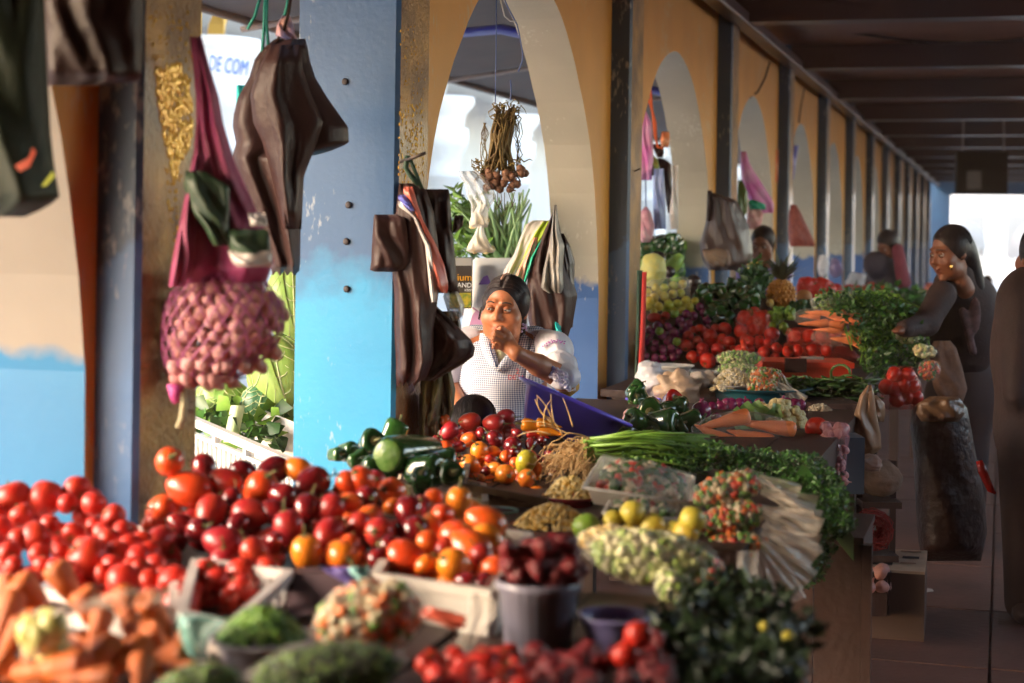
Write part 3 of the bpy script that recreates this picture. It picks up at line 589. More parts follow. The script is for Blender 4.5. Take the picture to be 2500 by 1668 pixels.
# ---- crates and boxes
m_crate = M('white crate plastic', (.66,.62,.58), (.56,.5,.46), .4, 8, .1)
m_card = M('pale grey cardboard', (.56,.51,.44), (.50,.45,.39), .7, 6, .1)
def crate(name, pts, h, mat, label, t=.008, slats=5, floor=True, cat='crate'):
    """open crate on four rim corners (world points, in order), height h"""
    pts = [Vector(p) for p in pts]; c = sum(pts, Vector())/4; r = empty(name, (c.x, c.y, c.z-h), label, cat)
    for i in range(4):
        a, b = pts[i], pts[(i+1) % 4]; u = (b-a).normalized(); n_ = Vector((0,0,1)).cross(u)*t
        mid = (a+b)/2; hl = (b-a)/2-u*t*1.05
        G().obox(mid-Vector((0,0,.009)), hl+u*t, n_, (0,0,.009)).out('rim', mat, r, smooth=False)
        G().obox(mid-Vector((0,0,h-.012)), hl, n_*.6, (0,0,.012)).out('base_rail', mat, r, smooth=False)
        if slats:
            for k in range(slats+1):
                p = a+(b-a)*((k+.5)/(slats+1)); G().obox(p-Vector((0,0,h/2)), u*.011, n_*.5, (0,0,h/2-.02)).out('slat', mat, r, smooth=False)
            G().obox(mid-Vector((0,0,h*.5)), hl, n_*.35, (0,0,.008)).out('middle_rail', mat, r, smooth=False)
        else: G().obox(mid-Vector((0,0,h/2)), hl, n_*.5, (0,0,h/2-.02)).out('side_panel', mat, r, smooth=False)
    if floor: mk('base', [p-Vector((0,0,h-.006)) for p in pts], [(0,1,2,3)], mat, r, smooth=False)
    return r
Z = .90
crate('plastic_crate', [GZ(-260,1380,Z), GZ(425,1482,Z), GZ(420,1290,Z-.02), GZ(-150,1240,Z-.02)], .11, m_crate, 'white plastic crate holding ripe tomatoes before the turquoise dado', slats=7)
crate('plastic_crate', [GZ(440,1490,Z+.01), GZ(566,1518,Z+.01), GZ(706,1392,Z+.01), GZ(478,1362,Z+.01)], .11, m_crate, 'white plastic crate corner with four tomatoes beside the tamarillos', slats=5)
crate('cardboard_box', [GZ(915,1398,.915), GZ(1205,1440,.915), GZ(1290,1300,.915), GZ(1000,1270,.915)], .13, m_card, 'pale cardboard box front under the orange tamarillos', slats=0, cat='box')
crate('plastic_crate', [PX(930,1172,3.85), PX(1185,1222,3.85), PX(1180,1180,4.35), PX(960,1130,4.45)], .12, M('cream crate plastic', (.55,.46,.36), (.48,.4,.3), .5, 8), 'cream plastic crate rim between peppers and tamarillos', slats=8)
crate('wooden_crate', [PX(1130,1178,4.05), PX(1330,1216,4.0), PX(1400,1120,4.7), PX(1150,1090,4.9)], .12, M('rough brown board', (.16,.10,.06), (.10,.06,.04), .8, 9, .5, 50), 'rough brown wooden crate under the tree tomatoes', slats=0)
# ---- 6. carrots, nearest, at the bottom
K = [(270,1060,110,.3),(480,960,95,-.6),(650,1150,100,.2),(860,1085,95,1.4),(1070,1130,90,.1),(880,1240,60,1.5),(130,1140,60,.8),(650,1270,85,.1),(330,1480,120,1.0),(630,1450,110,.4),(840,1420,95,.5),(1080,1400,95,.9),(1070,1290,70,.3),(30,1150,90,0),(1150,1480,80,1.2),(560,1540,90,.8),(200,1400,80,1.3),(1240,1330,60,.6),(60,1330,90,.5),(940,1530,90,1.3),(740,1000,70,.9),(400,1230,70,.3),(30,1000,70,.2),(760,1340,80,1.1)]
for x, y, r, a in K:
    px, py = x*.3622, 1100+y*.3622; d = float(np.interp(py, [1440, 1668], [2.62, 2.12])); R = r*.37*d/FPX
    end = abs(a-1.4) < .15 or (x, y) in ((840,1420),(630,1450))
    rot = (D2R(-70), 0, random.uniform(-.5,.5)+.28) if end else (D2R(90)+random.uniform(-.3,.1), 0, random.uniform(.1,.9)*(1 if a > .5 else -1)+a+.28)
    if a < .7 and not end: rot = (random.uniform(-.75,-.4), random.uniform(-.5,.5), random.uniform(0,6))
    put('car0', PX(px, py, d+.03), R, rot, 'carrot pointing its round end at us in the near heap' if end else 'plump carrot slanting upward in the near heap' if a < .7 else 'plump carrot lying flat on top of the near heap', 'loose carrots heaped nearest us', (1,1,.9))
for k in range(26):
    px = random.uniform(-60, 450); py = random.uniform(1470, 1668); d = float(np.interp(py, [1440, 1668], [2.62, 2.12]))+.05
    put('car0', PX(px, py, d)-Vector((0,0,.05)), .018, (D2R(90)+random.uniform(-.3,.3), 0, random.uniform(0,6.28)), 'plump dusty orange carrot in the heap nearest us', 'loose carrots heaped nearest us')
crate('plastic_crate', [GZ(-200,1720,.86), GZ(440,1760,.86), GZ(520,1540,.86), GZ(-80,1470,.86)], .07, m_crate, 'white plastic crate under the loose carrots nearest us', slats=6)
# ---- 7. limes, onions, tomatoes of the far stall (photo crop 1550,550 at .2553)
u4 = .2553; o4 = (1550, 550)
dF = lambda y: float(np.interp(y, [690, 880], [8.75, 7.9]))
LIM = [(200,600,45),(280,600,45),(365,580,45),(455,565,45),(185,690,45),(280,680,45),(365,660,45),(440,650,42),(120,640,42)]
heap([(x, y, r, random.choice(('lim0','lim0','lim1'))) for x, y, r in LIM], dF, 'yellow green lime inside the tied clear bag', 'limes in the tied clear bag', u4, o4, fill=.6)
LI2 = [(230,780,45),(325,770,48),(410,750,42),(490,720,45),(575,725,38),(140,720,42),(525,780,42),(450,820,38),(130,780,40),(180,830,36)]
heap([(x, y, r, random.choice(('lim0','lim1'))) for x, y, r in LI2], dF, 'loose yellow green lime in the row below the bagged ones', 'loose limes above the red onions', u4, o4, fill=.8)
for x, y, lb in ((380,850,'green lime between the red onions and bagged limes'),(235,1015,'green lime lying among the purple onions'),(400,1115,'yellowish lime touching the ripe tomatoes')): put('lim2', PX(o4[0]+x*u4, o4[1]+y*u4, dF(o4[1]+y*u4)-.05), .021, rrot(), lb, None)
ONI = [(620,780,42),(660,840,42),(560,870,48),(490,850,45),(430,905,42),(460,960,42),(690,915,45),(215,965,52),(310,970,42),(260,1060,42),(375,1030,45),(310,1120,40),(190,1130,38),(180,1180,38),(80,1190,34),(265,1200,38),(345,1180,42),(190,1265,40),(270,1265,40),(370,1265,42),(130,1010,34),(110,1120,32),(420,1210,34),(110,1250,34),(140,1080,32),(520,940,40)]
heap([(x, y, r, 'oni0') for x, y, r in ONI], dF, 'small shiny purple onion in the heap beside the ripe tomatoes', 'purple onions beside the ripe tomatoes', u4, o4, fill=1.2)
TM2 = [(295,865,45),(625,1000,58),(720,1050,68),(860,990,70),(770,985,48),(510,1060,55),(600,1105,50),(490,1145,62),(650,1175,62),(790,1180,62),(555,1255,65),(700,1290,80),(905,1110,58),(560,1000,40),(840,1080,50),(820,1280,50),(620,1240,45)]
heap([(x, y, r, 'tom0', (random.uniform(-.5,.5)+2.6, random.uniform(-.6,.6), 0)) for x, y, r in TM2], dF, 'round red tomato of the loose pile beside the purple onions', 'loose tomatoes beside the purple onions', u4, o4, fill=1.0)
put('tom0', PX(1597, 776, 8.4), .026, (1.6,.3,1.5), 'long dark red tomato among the limes, near the pillar', None, (1,1,1.7))
BAG = [(1040,880,70),(1140,850,70),(1210,900,75),(1010,1015,65),(1130,1000,65),(1190,1105,50),(1310,1050,75),(1270,1130,50),(1350,1180,58),(1230,1220,60),(1100,1110,50),(1090,1190,55),(1010,1190,50),(1120,930,60)]
heap([(x, y, r, 'tom0') for x, y, r in BAG], dF, 'bright red tomato inside the upright net bag', 'tomatoes in the upright red net bag', u4, o4, fill=.5)
ROW = [(1530,1060,62),(1660,1055,65),(1780,1060,60),(1910,1050,62),(1460,1210,55),(1555,1200,58),(1690,1190,62),(1830,1190,65)]
heap([(x, y, r, 'tom0') for x, y, r in ROW], dF, 'round red tomato packed in the two rowed bags above the orange scale', 'tomatoes packed in rows in bags', u4, o4, fill=.4)
CHI = [(640,640),(720,610),(800,590),(920,560),(850,650),(950,640),(1010,660),(1100,640),(1130,690),(760,770),(940,750),(1030,780),(870,700),(700,700),(1060,720),(660,600),(1000,600),(1150,740),(820,820),(720,850),(900,880),(800,900),(1080,850)]
heap([(x, y, 50, 'bel0') for x, y in CHI], lambda y: float(np.interp(y, [690, 800], [8.72, 8.25])), 'dark shiny green pepper in the pile above the ripe tomatoes', 'green peppers piled above the ripe tomatoes', u4, o4, fill=.7)
heap([(1300,860,45,'lim2'),(1390,890,45,'lim2'),(1320,960,42,'lim2'),(1420,970,45,'lim2'),(1350,920,40,'lim2')], dF, 'green lime behind the rowed tomato bags', 'green limes behind the rowed tomato bags', u4, o4, fill=.4)
# ---- 8. pale limes near the salad bags
L3 = [(1970,420,85,'lim1'),(1665,520,98,'lim2'),(1840,470,70,'lim1'),(2100,515,95,'lim1'),(2250,540,70,'lim1'),(1950,520,60,'lim1')]
for (x, y, r, k), lb in zip(L3, ('round yellow lime standing highest beside the salad tray','green lime at the rim of the red corn bowl','small yellow lime behind the green one','large dull yellow lime above the bean bag','yellow lime against the stacked salad bags','yellow lime half hidden beneath the highest one')):
    px, py = 830+x*.3622, 1100+y*.3622; d = 3.45; put(k, PX(px, py, d), r*.3622*d/FPX, rrot(), lb, 'limes above the bean bag')
for x, y, lb in ((1690,1270,'yellow lime lying before the stacked salad bags'),(1675,1300,'brownish lime at the corner of the bean bag')): put('lim1', PX(x, y, 3.4), .028, rrot(), lb, 'limes above the bean bag')
# ================================================================ HANGING THINGS
m_blk = M('black plastic film', (.034,.014,.012), (.044,.019,.016), .45, 8, .22, 40, spec=.20)
m_blk2 = M('thin black plastic film', (.045,.022,.018), (.07,.04,.034), .38, 12, .7, 40, stretch=(1,1,.25))
m_redc = M('red plastic film', (.62,.09,.05), (.75,.22,.14), .35, 6, .4, 40, stretch=(1,1,.3))
m_bluec = M('blue plastic film', (.10,.12,.55), (.2,.2,.6), .35, 6, .4, 40)
m_greyc = M('milky plastic film', (.50,.45,.42), (.62,.58,.55), .35, 6, .4, 40)
m_green = M('green plastic film', (.022,.034,.018), (.018,.022,.014), .55, 3, .4, 25, spec=.2)
m_pinkn = M('magenta netting', (.22,.02,.075), (.34,.05,.15), .55, 10, .4, 60)
m_twine = M('teal twine', (.02,.25,.19), rough=.7); m_blue_tw = M('blue twine', (.12,.16,.35), rough=.7); m_white_tw = M('pale twine', (.5,.47,.45), rough=.7); m_or_tw = M('orange twine', (.75,.12,.02), rough=.6)
m_nail = M('nail steel', (.08,.06,.05), rough=.4, metal=.6)
# near black/green bags at the upper corner
r = empty('green_bag', PX(60, 500, 2.95), 'big dark green plastic bag hanging before the cream arch jamb', 'bag')
hang('film', [(-60,-200,105),(210,-200,118),(330,-200,124),(430,-200,136),(480,-200,146),(505,-200,118),(530,-200,60)], 2.95, .16, m_green, r, nu=26, fold=.02, nf=5)
mk('red_print', [PX(x, y, 2.845) for x, y in ((35,405),(70,385),(80,360),(88,372),(72,408),(48,420))], [(0,1,2,3,4,5)], m_redc, r, smooth=False)
mk('yellow_tag', [PX(x, y, d) for d in (2.83,2.835) for x, y in ((100,455),(128,418),(134,430),(112,455))], [(0,1,2,3),(7,6,5,4)], M('yellow green film', (.55,.62,.08)), r, smooth=False)
r = empty('black_bag', PX(240, 200, 3.15), 'broad black bag hanging over the orange arch strip, straight lower edge', 'bag')
hang('film', [(-60,100,352),(120,104,350),(190,108,345),(203,112,330),(210,118,240)], 3.15, .12, m_blk, r, nf=6)
# strip of brown paper shine: net bag of garlic with its magenta netting
r = empty('garlic_net', PX(520, 800, 3.45), 'pink net bag bulging with garlic, hanging by a twisted magenta net', 'net bag')
hang('netting', [(90,462,492),(150,470,508),(240,478,535),(300,478,545),(400,470,575),(500,455,620),(580,440,655),(640,428,668),(690,420,650)], 3.42, .09, m_pinkn, r, nu=26, fold=.022, nf=5)
hang('side_netting', [(380,470,500),(500,448,480),(640,420,475),(700,412,450)], 3.36, .05, m_pinkn, r, nf=3)
hang('green_band', [(418,452,500),(455,448,560),(520,470,560),(560,500,558),(600,520,572)], 3.345, .05, M('dark green band', (.02,.045,.02), (.03,.07,.03), .5, 8), r, nf=3)
hang('printed_band', [(560,560,652),(572,556,658),(625,560,662),(648,590,660)], 3.33, .05, bpy.data.materials['dark green band'], r, nf=2)
hang('white_band', [(520,606,648),(545,610,652),(552,612,654)], 3.33, .03, m_greyc, r, nf=2)
hang('hem_band', [(612,556,664),(640,566,664),(652,580,662)], 3.31, .05, m_greyc, r, nf=2)
G().tube([PX(430,940,3.4), PX(428,970,3.4), PX(430,985,3.4)], [.02,.012,.006], 8).out('knot', M('magenta knot', (.5,.06,.25), rough=.6), r)
G().tube([PX(442,950,3.4), PX(450,985,3.4), PX(445,1020,3.4), PX(436,1045,3.4)], .008, 6).out('tail', M('straw string', (.4,.36,.22), rough=.8), r)
# garlic bulbs, each its own, packed in a pear shaped volume
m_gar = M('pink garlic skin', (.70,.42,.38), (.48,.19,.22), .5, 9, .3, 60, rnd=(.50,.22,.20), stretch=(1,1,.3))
m_gars = M('shaded brown garlic skin', (.50,.22,.15), (.40,.16,.14), .5, 9, .3, 60, rnd=(.55,.3,.26))  # copy with the shade of far side and inner bulbs in its colour
gp = [(0,-.72),(.25,-.78),(.6,-.70),(.92,-.38),(1,-.02),(.86,.34),(.55,.62),(.26,.85),(.14,1.15),(.12,1.45),(0,1.5)]
proto('gar', 'garlic_bulb', gp, [m_gar, m_gars], None, 18, lobe(7, .05), cat='garlic')
cen = [(x, y) for y in range(665, 950, 32) for x in range(395, 700, 32)]
for k, (x, y) in enumerate(cen):
    x += random.uniform(-9, 9)+(18 if (y//37) % 2 else 0); y += random.uniform(-8, 8)
    cx, cyy, rx, ry = 545, 790, 138, 128
    if y > 860: cx = 545-(y-860)*.75; rx = 128-(y-860)*.5
    q = ((x-cx)/rx)**2+((y-cyy)/ry)**2
    if y > 860: q = ((x-cx)/rx)**2+max(0, (y-890)/60)**2
    if q > 1.05: continue
    s = math.sqrt(max(0, 1-q)); d = 3.47-.10*s
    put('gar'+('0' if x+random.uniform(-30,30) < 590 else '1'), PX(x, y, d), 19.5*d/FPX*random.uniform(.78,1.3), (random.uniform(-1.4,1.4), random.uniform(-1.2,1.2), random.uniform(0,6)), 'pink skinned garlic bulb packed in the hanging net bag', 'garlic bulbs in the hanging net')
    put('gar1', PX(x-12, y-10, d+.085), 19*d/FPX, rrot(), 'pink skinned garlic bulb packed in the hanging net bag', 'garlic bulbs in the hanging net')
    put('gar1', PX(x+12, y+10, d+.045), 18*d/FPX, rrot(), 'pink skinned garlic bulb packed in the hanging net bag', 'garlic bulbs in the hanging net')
g = G()                # the net's own threads over the bulbs
c0_ = PX(540, 795, 3.48)
def nett(a, t):
    x = 545+150*math.sin(t)*math.cos(a)-(55*max(0, -math.cos(t))**1.5); y = 795-150*math.cos(t); return PX(x, y, 3.46-.125*math.sin(t)*math.sin(a))
for k in range(24):
    a = k*math.pi*2/24
    g.tube([nett(a+t*.7, t) for t in np.linspace(.15, 3.0, 16)], .0017, 3, cap=False); g.tube([nett(a-t*.7, t) for t in np.linspace(.15, 3.0, 16)], .0017, 3, cap=False)
g.out('net', M('violet thread', (.42,.10,.25), rough=.5), r, kind='stuff')
# black bags on the broad pillar, near side
r = empty('black_bag_bundle', PX(650, 600, 4.42), 'tall bundle of black plastic bags hung over the edge of the sky blue pillar', 'bag bundle')
hang('bag', [(95,672,745),(120,640,752),(150,620,757),(190,608,770),(240,580,800),(282,570,830),(310,568,850),(350,576,852),(372,570,800),(385,568,742),(420,575,738),(500,600,737),(560,625,734),(640,660,733),(668,664,730)], 4.42, .16, m_blk, r, nu=26, fold=.02, nf=5, jag=5)
hang('front_bag', [(110,660,735),(170,630,740),(230,610,760),(300,618,790),(345,640,775),(430,662,742),(560,690,736)], 4.34, .12, m_blk, r, nu=24, fold=.018, nf=4, seed=4)
r2 = empty('patterned_bag', PX(600, 240, 4.5), 'small turquoise and red checked bag behind the black bundle', 'bag')
hang('film', [(208,577,620),(225,577,622),(270,576,600),(290,577,585)], 4.56, .04, M('turquoise film', (.02,.48,.46), rough=.4), r2, nf=2)
hang('print', [(214,596,618),(232,592,620),(250,588,606),(258,588,594)], 4.535, .03, M('red check print', (.5,.05,.06), (.03,.2,.06), .5, 60), r2, nf=2)
for i, pts in enumerate(([(640,-20,4.4),(622,40),(604,72)],[(648,-20),(645,60),(640,140)],[(652,-20),(650,50),(655,110)],[(706,-20),(700,20),(695,38)],[(712,-20),(705,30),(690,80),(672,105)])):
    G().tube([PX(p[0], p[1], 4.4) for p in pts], .0045, 5).out('twine', m_twine if i != 4 else m_blk, label=['frayed teal twine end slanting away from the black bundle','long teal twine behind the black bundle','teal twine dropping to the black bundle','short teal twine at the bundle knot','black bag tie looping from the knot'][i], cat='twine')
r = empty('knot_cloth', PX(695, 60, 4.42), 'knotted blue and pink cloth strip where the black bundle hangs', 'cloth')
hang('cloth', [(38,690,708),(60,676,716),(88,672,722),(100,700,728)], 4.42, .04, M('faded cloth', (.6,.3,.22), (.25,.25,.5), .7, 25), r, nf=3)
# second bundle, on the far side of the broad pillar
r = empty('black_bag_bundle', PX(1000, 900, 4.92), 'long bundle of black bags with red, blue and milky strips beside the seated woman', 'bag bundle')
hang('long_bag', [(448,975,1010),(460,973,1040),(520,965,1060),(600,960,1070),(652,956,1075),(720,962,1070),(800,962,1060),(880,966,1058),(925,966,1040),(938,970,1020)], 4.86, .14, m_blk, r, nu=26, fold=.018, nf=5, jag=6)
hang('flap_bag', [(524,914,970),(534,912,990),(600,908,1000),(640,906,1000),(660,903,985),(664,915,960)], 4.80, .05, m_blk, r, nf=3)
hang('back_bag', [(462,1030,1095),(474,1040,1098),(560,1040,1104),(640,1040,1112),(700,1048,1118),(716,1054,1122)], 4.95, .10, m_blk, r, nf=4, seed=8)
hang('ear', [(526,1110,1130),(536,1108,1132),(552,1106,1130),(568,1104,1112)], 4.96, .04, m_blk, r, nf=2)
hang('red_strip', [(456,985,1008),(470,985,1012),(500,1000,1020),(540,1020,1034),(600,1040,1066),(650,1052,1086),(690,1062,1094),(706,1066,1094),(716,1080,1092)], 4.775, .035, m_redc, r, nu=16, fold=.008, nf=2)
hang('blue_strip', [(476,972,990),(486,972,1000),(500,985,1012),(516,1002,1020)], 4.772, .03, m_bluec, r, nf=2)
hang('milky_strip', [(492,970,990),(504,972,1000),(530,1008,1022),(600,1038,1056),(660,1044,1066),(720,1050,1068),(738,1054,1066)], 4.77, .03, m_greyc, r, nu=14, nf=2)
hang('lower_flap', [(744,1010,1062),(770,1040,1090),(800,1050,1120),(830,1046,1150),(850,1040,1160),(870,1040,1156),(890,1040,1130),(910,1035,1095),(930,1030,1060)], 4.93, .10, m_blk, r, nu=24, fold=.02, nf=4, seed=3)
hang('brown_sheen_bag', [(760,1080,1120),(790,1070,1125),(830,1060,1128),(880,1050,1122),(905,1060,1100)], 5.0, .06, M('brown wrapper', (.22,.11,.05), (.07,.035,.02), .35, 14, .5, 30), r, nf=3)
hang('clear_bag', [(712,1085,1118),(725,1082,1126),(745,1088,1134),(770,1096,1130),(784,1104,1118)], 4.93, .06, film('scuffed clear film', (.65,.6,.55), .55), r, nf=4, fold=.015)
G().tube([PX(978,395,4.8), PX(1000,388,4.76), PX(1038,374,4.7)], .005, 6).out('nail', m_nail, label='long bent nail sticking out above the bag bundle', cat='nail')
G().tube([PX(996,380,4.78), PX(990,410,4.78), PX(1004,430,4.78), PX(1022,452,4.78)], .009, 6).tube([PX(1000,385,4.78), PX(1012,415,4.78), PX(1030,460,4.78)], .006, 6).out('bag_tie', M('dark green tie', (.02,.06,.03), rough=.6), label='dark green tie twisted round the long nail', cat='twine')
# crumpled brown wrapping and dry cabbage leaves below the bundle
r = empty('husk_bundle', PX(1060, 1000, 5.0), 'dark bundle of dry yellow green corn husks under the black bags', 'husks')
m_husk = M('dry husk', (.16,.125,.025), (.07,.05,.02), .6, 14, .8, 60, stretch=(1,1,.3))
for i, rows in enumerate(([(905,1030,1078),(940,1026,1085),(990,1030,1080),(1060,1024,1070),(1075,1026,1062)],[(900,1060,1100),(950,1068,1112),(1000,1060,1108),(1050,1050,1090)],[(960,1024,1060),(1010,1022,1062),(1080,1024,1052)])):
    hang('husk', rows, 4.98+.03*i, .07, m_husk, r, fold=.025, nf=4, seed=i)
# garlic braid on a string in the arch
r = empty('garlic_braid', PX(1215, 400, 6.0), 'brown braid of dried garlic hanging on a string in the arch', 'garlic braid')
m_dry = M('dry garlic stalk', (.13,.075,.025), (.22,.15,.045), .7, 30, .6, 80, stretch=(1,1,.2)); m_dry2 = M('yellow dry leaf', (.30,.22,.05), (.16,.09,.03), .7, 20)
G().tube([PX(1212,-40,6.0), PX(1211,120,6.0), PX(1209,255,6.0)], .0022, 5).out('string', m_blue_tw, r)
g = G()
for k in range(46):
    a = random.uniform(0, 6.28); x0 = random.uniform(1185,1262); b = PX(random.uniform(1205,1262), random.uniform(255,300), 6+random.uniform(-.05,.05)); mid = PX(1222+22*math.cos(a), random.uniform(320,380), 6-.05*math.sin(a)); e = PX(x0, random.uniform(395,440), 6-.06*math.sin(a))
    g.tube([b, mid, e], [.004,.006,.004], 5)
g.out('stalk', m_dry, r, kind='stuff')
g = G()
for k in range(90):
    top = random.random() < .45
    c = PX(random.uniform(1200,1268), random.uniform(250,290), 6) if top else PX(random.uniform(1160,1275), random.uniform(385,430), 5.96)
    pts = [c]
    for q in range(4): pts.append(pts[-1]+Vector((random.uniform(-.018,.018), random.uniform(-.012,.012), random.uniform(-.022,.012))))
    g.tube(pts, [.003,.003,.0025,.002,.001], 4)
for k in range(14):
    x = random.choice((1188, 1270, 1182, 1262)); pts = [PX(x+random.uniform(-8,8), 300+q*26, 6)+Vector((random.uniform(-.012,.012),0,0)) for q in range(6)]; g.tube(pts, .0016, 4)
g.out('dry_leaf', m_dry2, r, kind='stuff')
m_garb = M('brown dried garlic', (.26,.115,.055), (.38,.20,.12), .5, 12, .3, 60, rnd=(.20,.085,.045))
P_ = np.array(rev(gp, 16, lobe(6, .05)).V); b0 = None
for k in range(34):
    x = random.uniform(1176, 1285); y = 425+random.uniform(-8, 36)-(12 if x > 1260 else 0); d = 5.99-.055*math.sqrt(max(0, 1-((x-1228)/62)**2))*random.uniform(.3,1)
    if k < 14: x, y, d = [(1195,430),(1212,428),(1236,436),(1250,430),(1272,422),(1270,412),(1208,446),(1230,448),(1252,452),(1262,450),(1200,455),(1220,462),(1245,462),(1235,424)][k]+(5.93,)
    if b0 is None: o = b0 = mk('bulb', P_, rev(gp, 16).F, m_garb, r, loc=(0,0,0))
    else: o = b0.copy(); COL.objects.link(o)
    o.location = PX(x, y, d)-Vector(r.location); o.scale = (10.5*6/FPX,)*3; o.rotation_euler = (random.uniform(1,2.5), random.uniform(-.6,.6), random.uniform(0,6))
g = G()
for k in range(6): g.tube([PX(1205+k*9,470,5.97), PX(1200+k*11+random.uniform(-8,8),490,5.97), PX(1212+k*7+random.uniform(-14,14),512,5.97)], .0014, 4)
g.out('root', m_dry, r)
# clear bags tied beside the braid, and peeled garlic in two little bags
m_film = film('crinkled clear film', (.75,.74,.72), .32)
m_film2 = film('milky clear film', (.8,.78,.75), .5)
r = empty('clear_bag_bunch', PX(1165, 500, 5.95), 'bunch of empty clear plastic bags tied beside the garlic braid', 'bag bunch')
hang('film', [(418,1120,1165),(430,1122,1180),(450,1135,1200),(480,1140,1212),(500,1150,1200),(530,1150,1182)], 5.95, .12, m_film, r, fold=.03, nf=6)
for nm, rows, pts, lb in (('a', [(488,1166,1176),(505,1164,1190),(522,1152,1192),(545,1145,1194),(556,1148,1190)], [(1172,538),(1164,546),(1180,548),(1186,538),(1156,551)], 'small upper bag of peeled garlic below the clear bags'), ('b', [(545,1168,1178),(572,1158,1184),(595,1144,1196),(612,1138,1210),(618,1150,1204)], [(1152,604),(1166,598),(1178,606),(1190,600),(1200,608),(1170,588),(1182,590),(1160,612),(1186,613)], 'larger lower bag of peeled garlic hanging in the arch')):
    r = empty('garlic_bag', PX(rows[-1][1], rows[-1][0], 5.9), lb, 'garlic bag')
    hang('film', rows, 5.9, .08, m_film2, r, fold=.006, nf=4)
    for x, y in pts: G().ell(PX(x, y, 5.9), (.013,.012,.018), 10, rot=rs_mat()).out('clove', M('peeled garlic', (.62,.48,.22), (.7,.58,.3), .4, 12) if 'peeled garlic' not in bpy.data.materials else bpy.data.materials['peeled garlic'], r)
for i, pts in enumerate(([(1232,0),(1240,18),(1262,60),(1268,85),(1276,130),(1275,150),(1265,175)],[(1222,0),(1232,40),(1246,52),(1262,52)],[(1246,195),(1248,225),(1246,245)])):
    G().tube([PX(x, y, 6.3) for x, y in pts], .003, 5).out('twine', (m_blue_tw, m_white_tw, m_blue_tw)[i], label=('loose blue twine hanging from the arch crown','pale twine looped at the arch crown','short blue twine tied under the awning rod')[i], cat='twine')
# bags on the inner side of pillar three: green/white, pink, green strip and black bags above the woman
r = empty('carrier_bag_bundle', PX(1330, 700, 6.55), 'bundle of white, lime, pink and black carrier bags hanging behind the woman', 'bag bundle')
hang('white_bag', [(538,1300,1342),(548,1285,1342),(580,1270,1320),(620,1255,1290),(660,1230,1262),(690,1225,1240)], 6.6, .05, m_greyc, r, nf=3)
hang('lime_bag', [(540,1326,1342),(570,1305,1335),(610,1285,1310),(650,1268,1290),(690,1250,1264)], 6.55, .05, M('lime film', (.36,.50,.03), (.45,.6,.06), .4, 8), r, nf=3)
hang('pink_bag', [(580,1302,1314),(620,1285,1305),(660,1264,1290),(690,1252,1280),(700,1258,1275)], 6.5, .05, M('salmon film', (.72,.3,.2), (.75,.42,.33), .4, 8), r, nf=3)
hang('teal_strip', [(566,1336,1346),(590,1318,1338),(630,1296,1310),(660,1286,1296),(690,1278,1284)], 6.46, .03, M('teal film', (.02,.42,.26), rough=.4), r, nf=2)
hang('black_bag', [(520,1350,1360),(560,1330,1368),(610,1310,1375),(660,1290,1390),(720,1285,1410),(780,1290,1400),(830,1300,1385)], 6.48, .14, m_blk, r, fold=.02, nf=5)
hang('grey_sheen_bag', [(500,1352,1360),(560,1346,1364),(600,1340,1378),(660,1326,1374),(705,1320,1376),(716,1340,1370)], 6.36, .08, M('grey sheer plastic', (.16,.14,.12), (.34,.31,.27), .35, 16, .5, 30, stretch=(1,1,.15)), r, fold=.018, nf=5)
hang('side_bag', [(570,1366,1376),(600,1366,1392),(640,1366,1404),(680,1370,1402),(740,1372,1404),(800,1370,1398)], 6.5, .10, m_blk2, r, fold=.015, nf=3)
hang('turquoise_bag', [(786,1355,1371),(800,1356,1371),(822,1362,1371)], 6.4, .03, bpy.data.materials['turquoise film'], r, nf=2)
# second arch: pink bags, orange strings, black and blue bags
r = empty('pink_bag', PX(1575, 430, 9.6), 'long pink bag hanging in the second arch by orange strings', 'bag')
hang('film', [(272,1565,1578),(300,1562,1590),(350,1560,1594),(380,1562,1596),(440,1560,1592)], 9.6, .12, M('pink film', (.62,.12,.42), (.7,.35,.55), .4, 8), r, nf=4)
r = empty('pink_bundle', PX(1575, 560, 9.5), 'pinkish net bag hanging low in the second arch on a thin string', 'net bag')
hang('net', [(505,1574,1580),(520,1562,1590),(550,1558,1598),(580,1560,1594),(592,1566,1585)], 9.5, .12, M('dusty pink net', (.55,.22,.30), (.65,.4,.42), .6, 14), r, nf=3)
G().tube([PX(1576,440,9.5), PX(1577,508,9.5)], .004, 5).out('string', m_blue_tw, r)
for i, (rows, mm, nm, lb) in enumerate((([(352,1592,1618),(372,1598,1622),(385,1604,1618)], m_blk, 'black_bag', 'crumpled black bag knotted high in the second arch'),([(386,1604,1618),(400,1608,1640),(450,1618,1640),(480,1624,1644),(520,1630,1636)], m_blk, 'black_bag', 'long black bag hanging at the jamb of the second arch'),([(372,1572,1590),(390,1585,1606),(410,1590,1610),(430,1592,1600)], M('mustard cloth', (.45,.36,.04), (.1,.25,.06), .7, 20), 'mustard_cloth', 'mustard and green cloth strip in the second arch'),([(412,1596,1620),(440,1594,1622),(500,1594,1625),(560,1596,1626)], M('pale blue film', (.25,.34,.68), (.4,.5,.8), .4, 8), 'blue_bag', 'pale blue plastic bag hanging in the second arch'),([(322,1616,1634),(340,1612,1636),(360,1614,1632)], M('orange film', (.8,.17,.05), (.8,.4,.2), .4, 8), 'orange_bag', 'orange plastic bag high in the second arch'),([(404,1638,1656),(450,1642,1656),(520,1634,1656),(560,1636,1656)], m_greyc, 'white_bag', 'white bag hanging flat against the second arch jamb'))):
    r = empty(nm, PX(rows[-1][1], rows[-1][0], 9.75), lb, 'bag' if i != 2 else 'cloth'); hang('film', rows, 9.75-.06*i, .09, mm, r, nf=3, nu=12, sub=4)
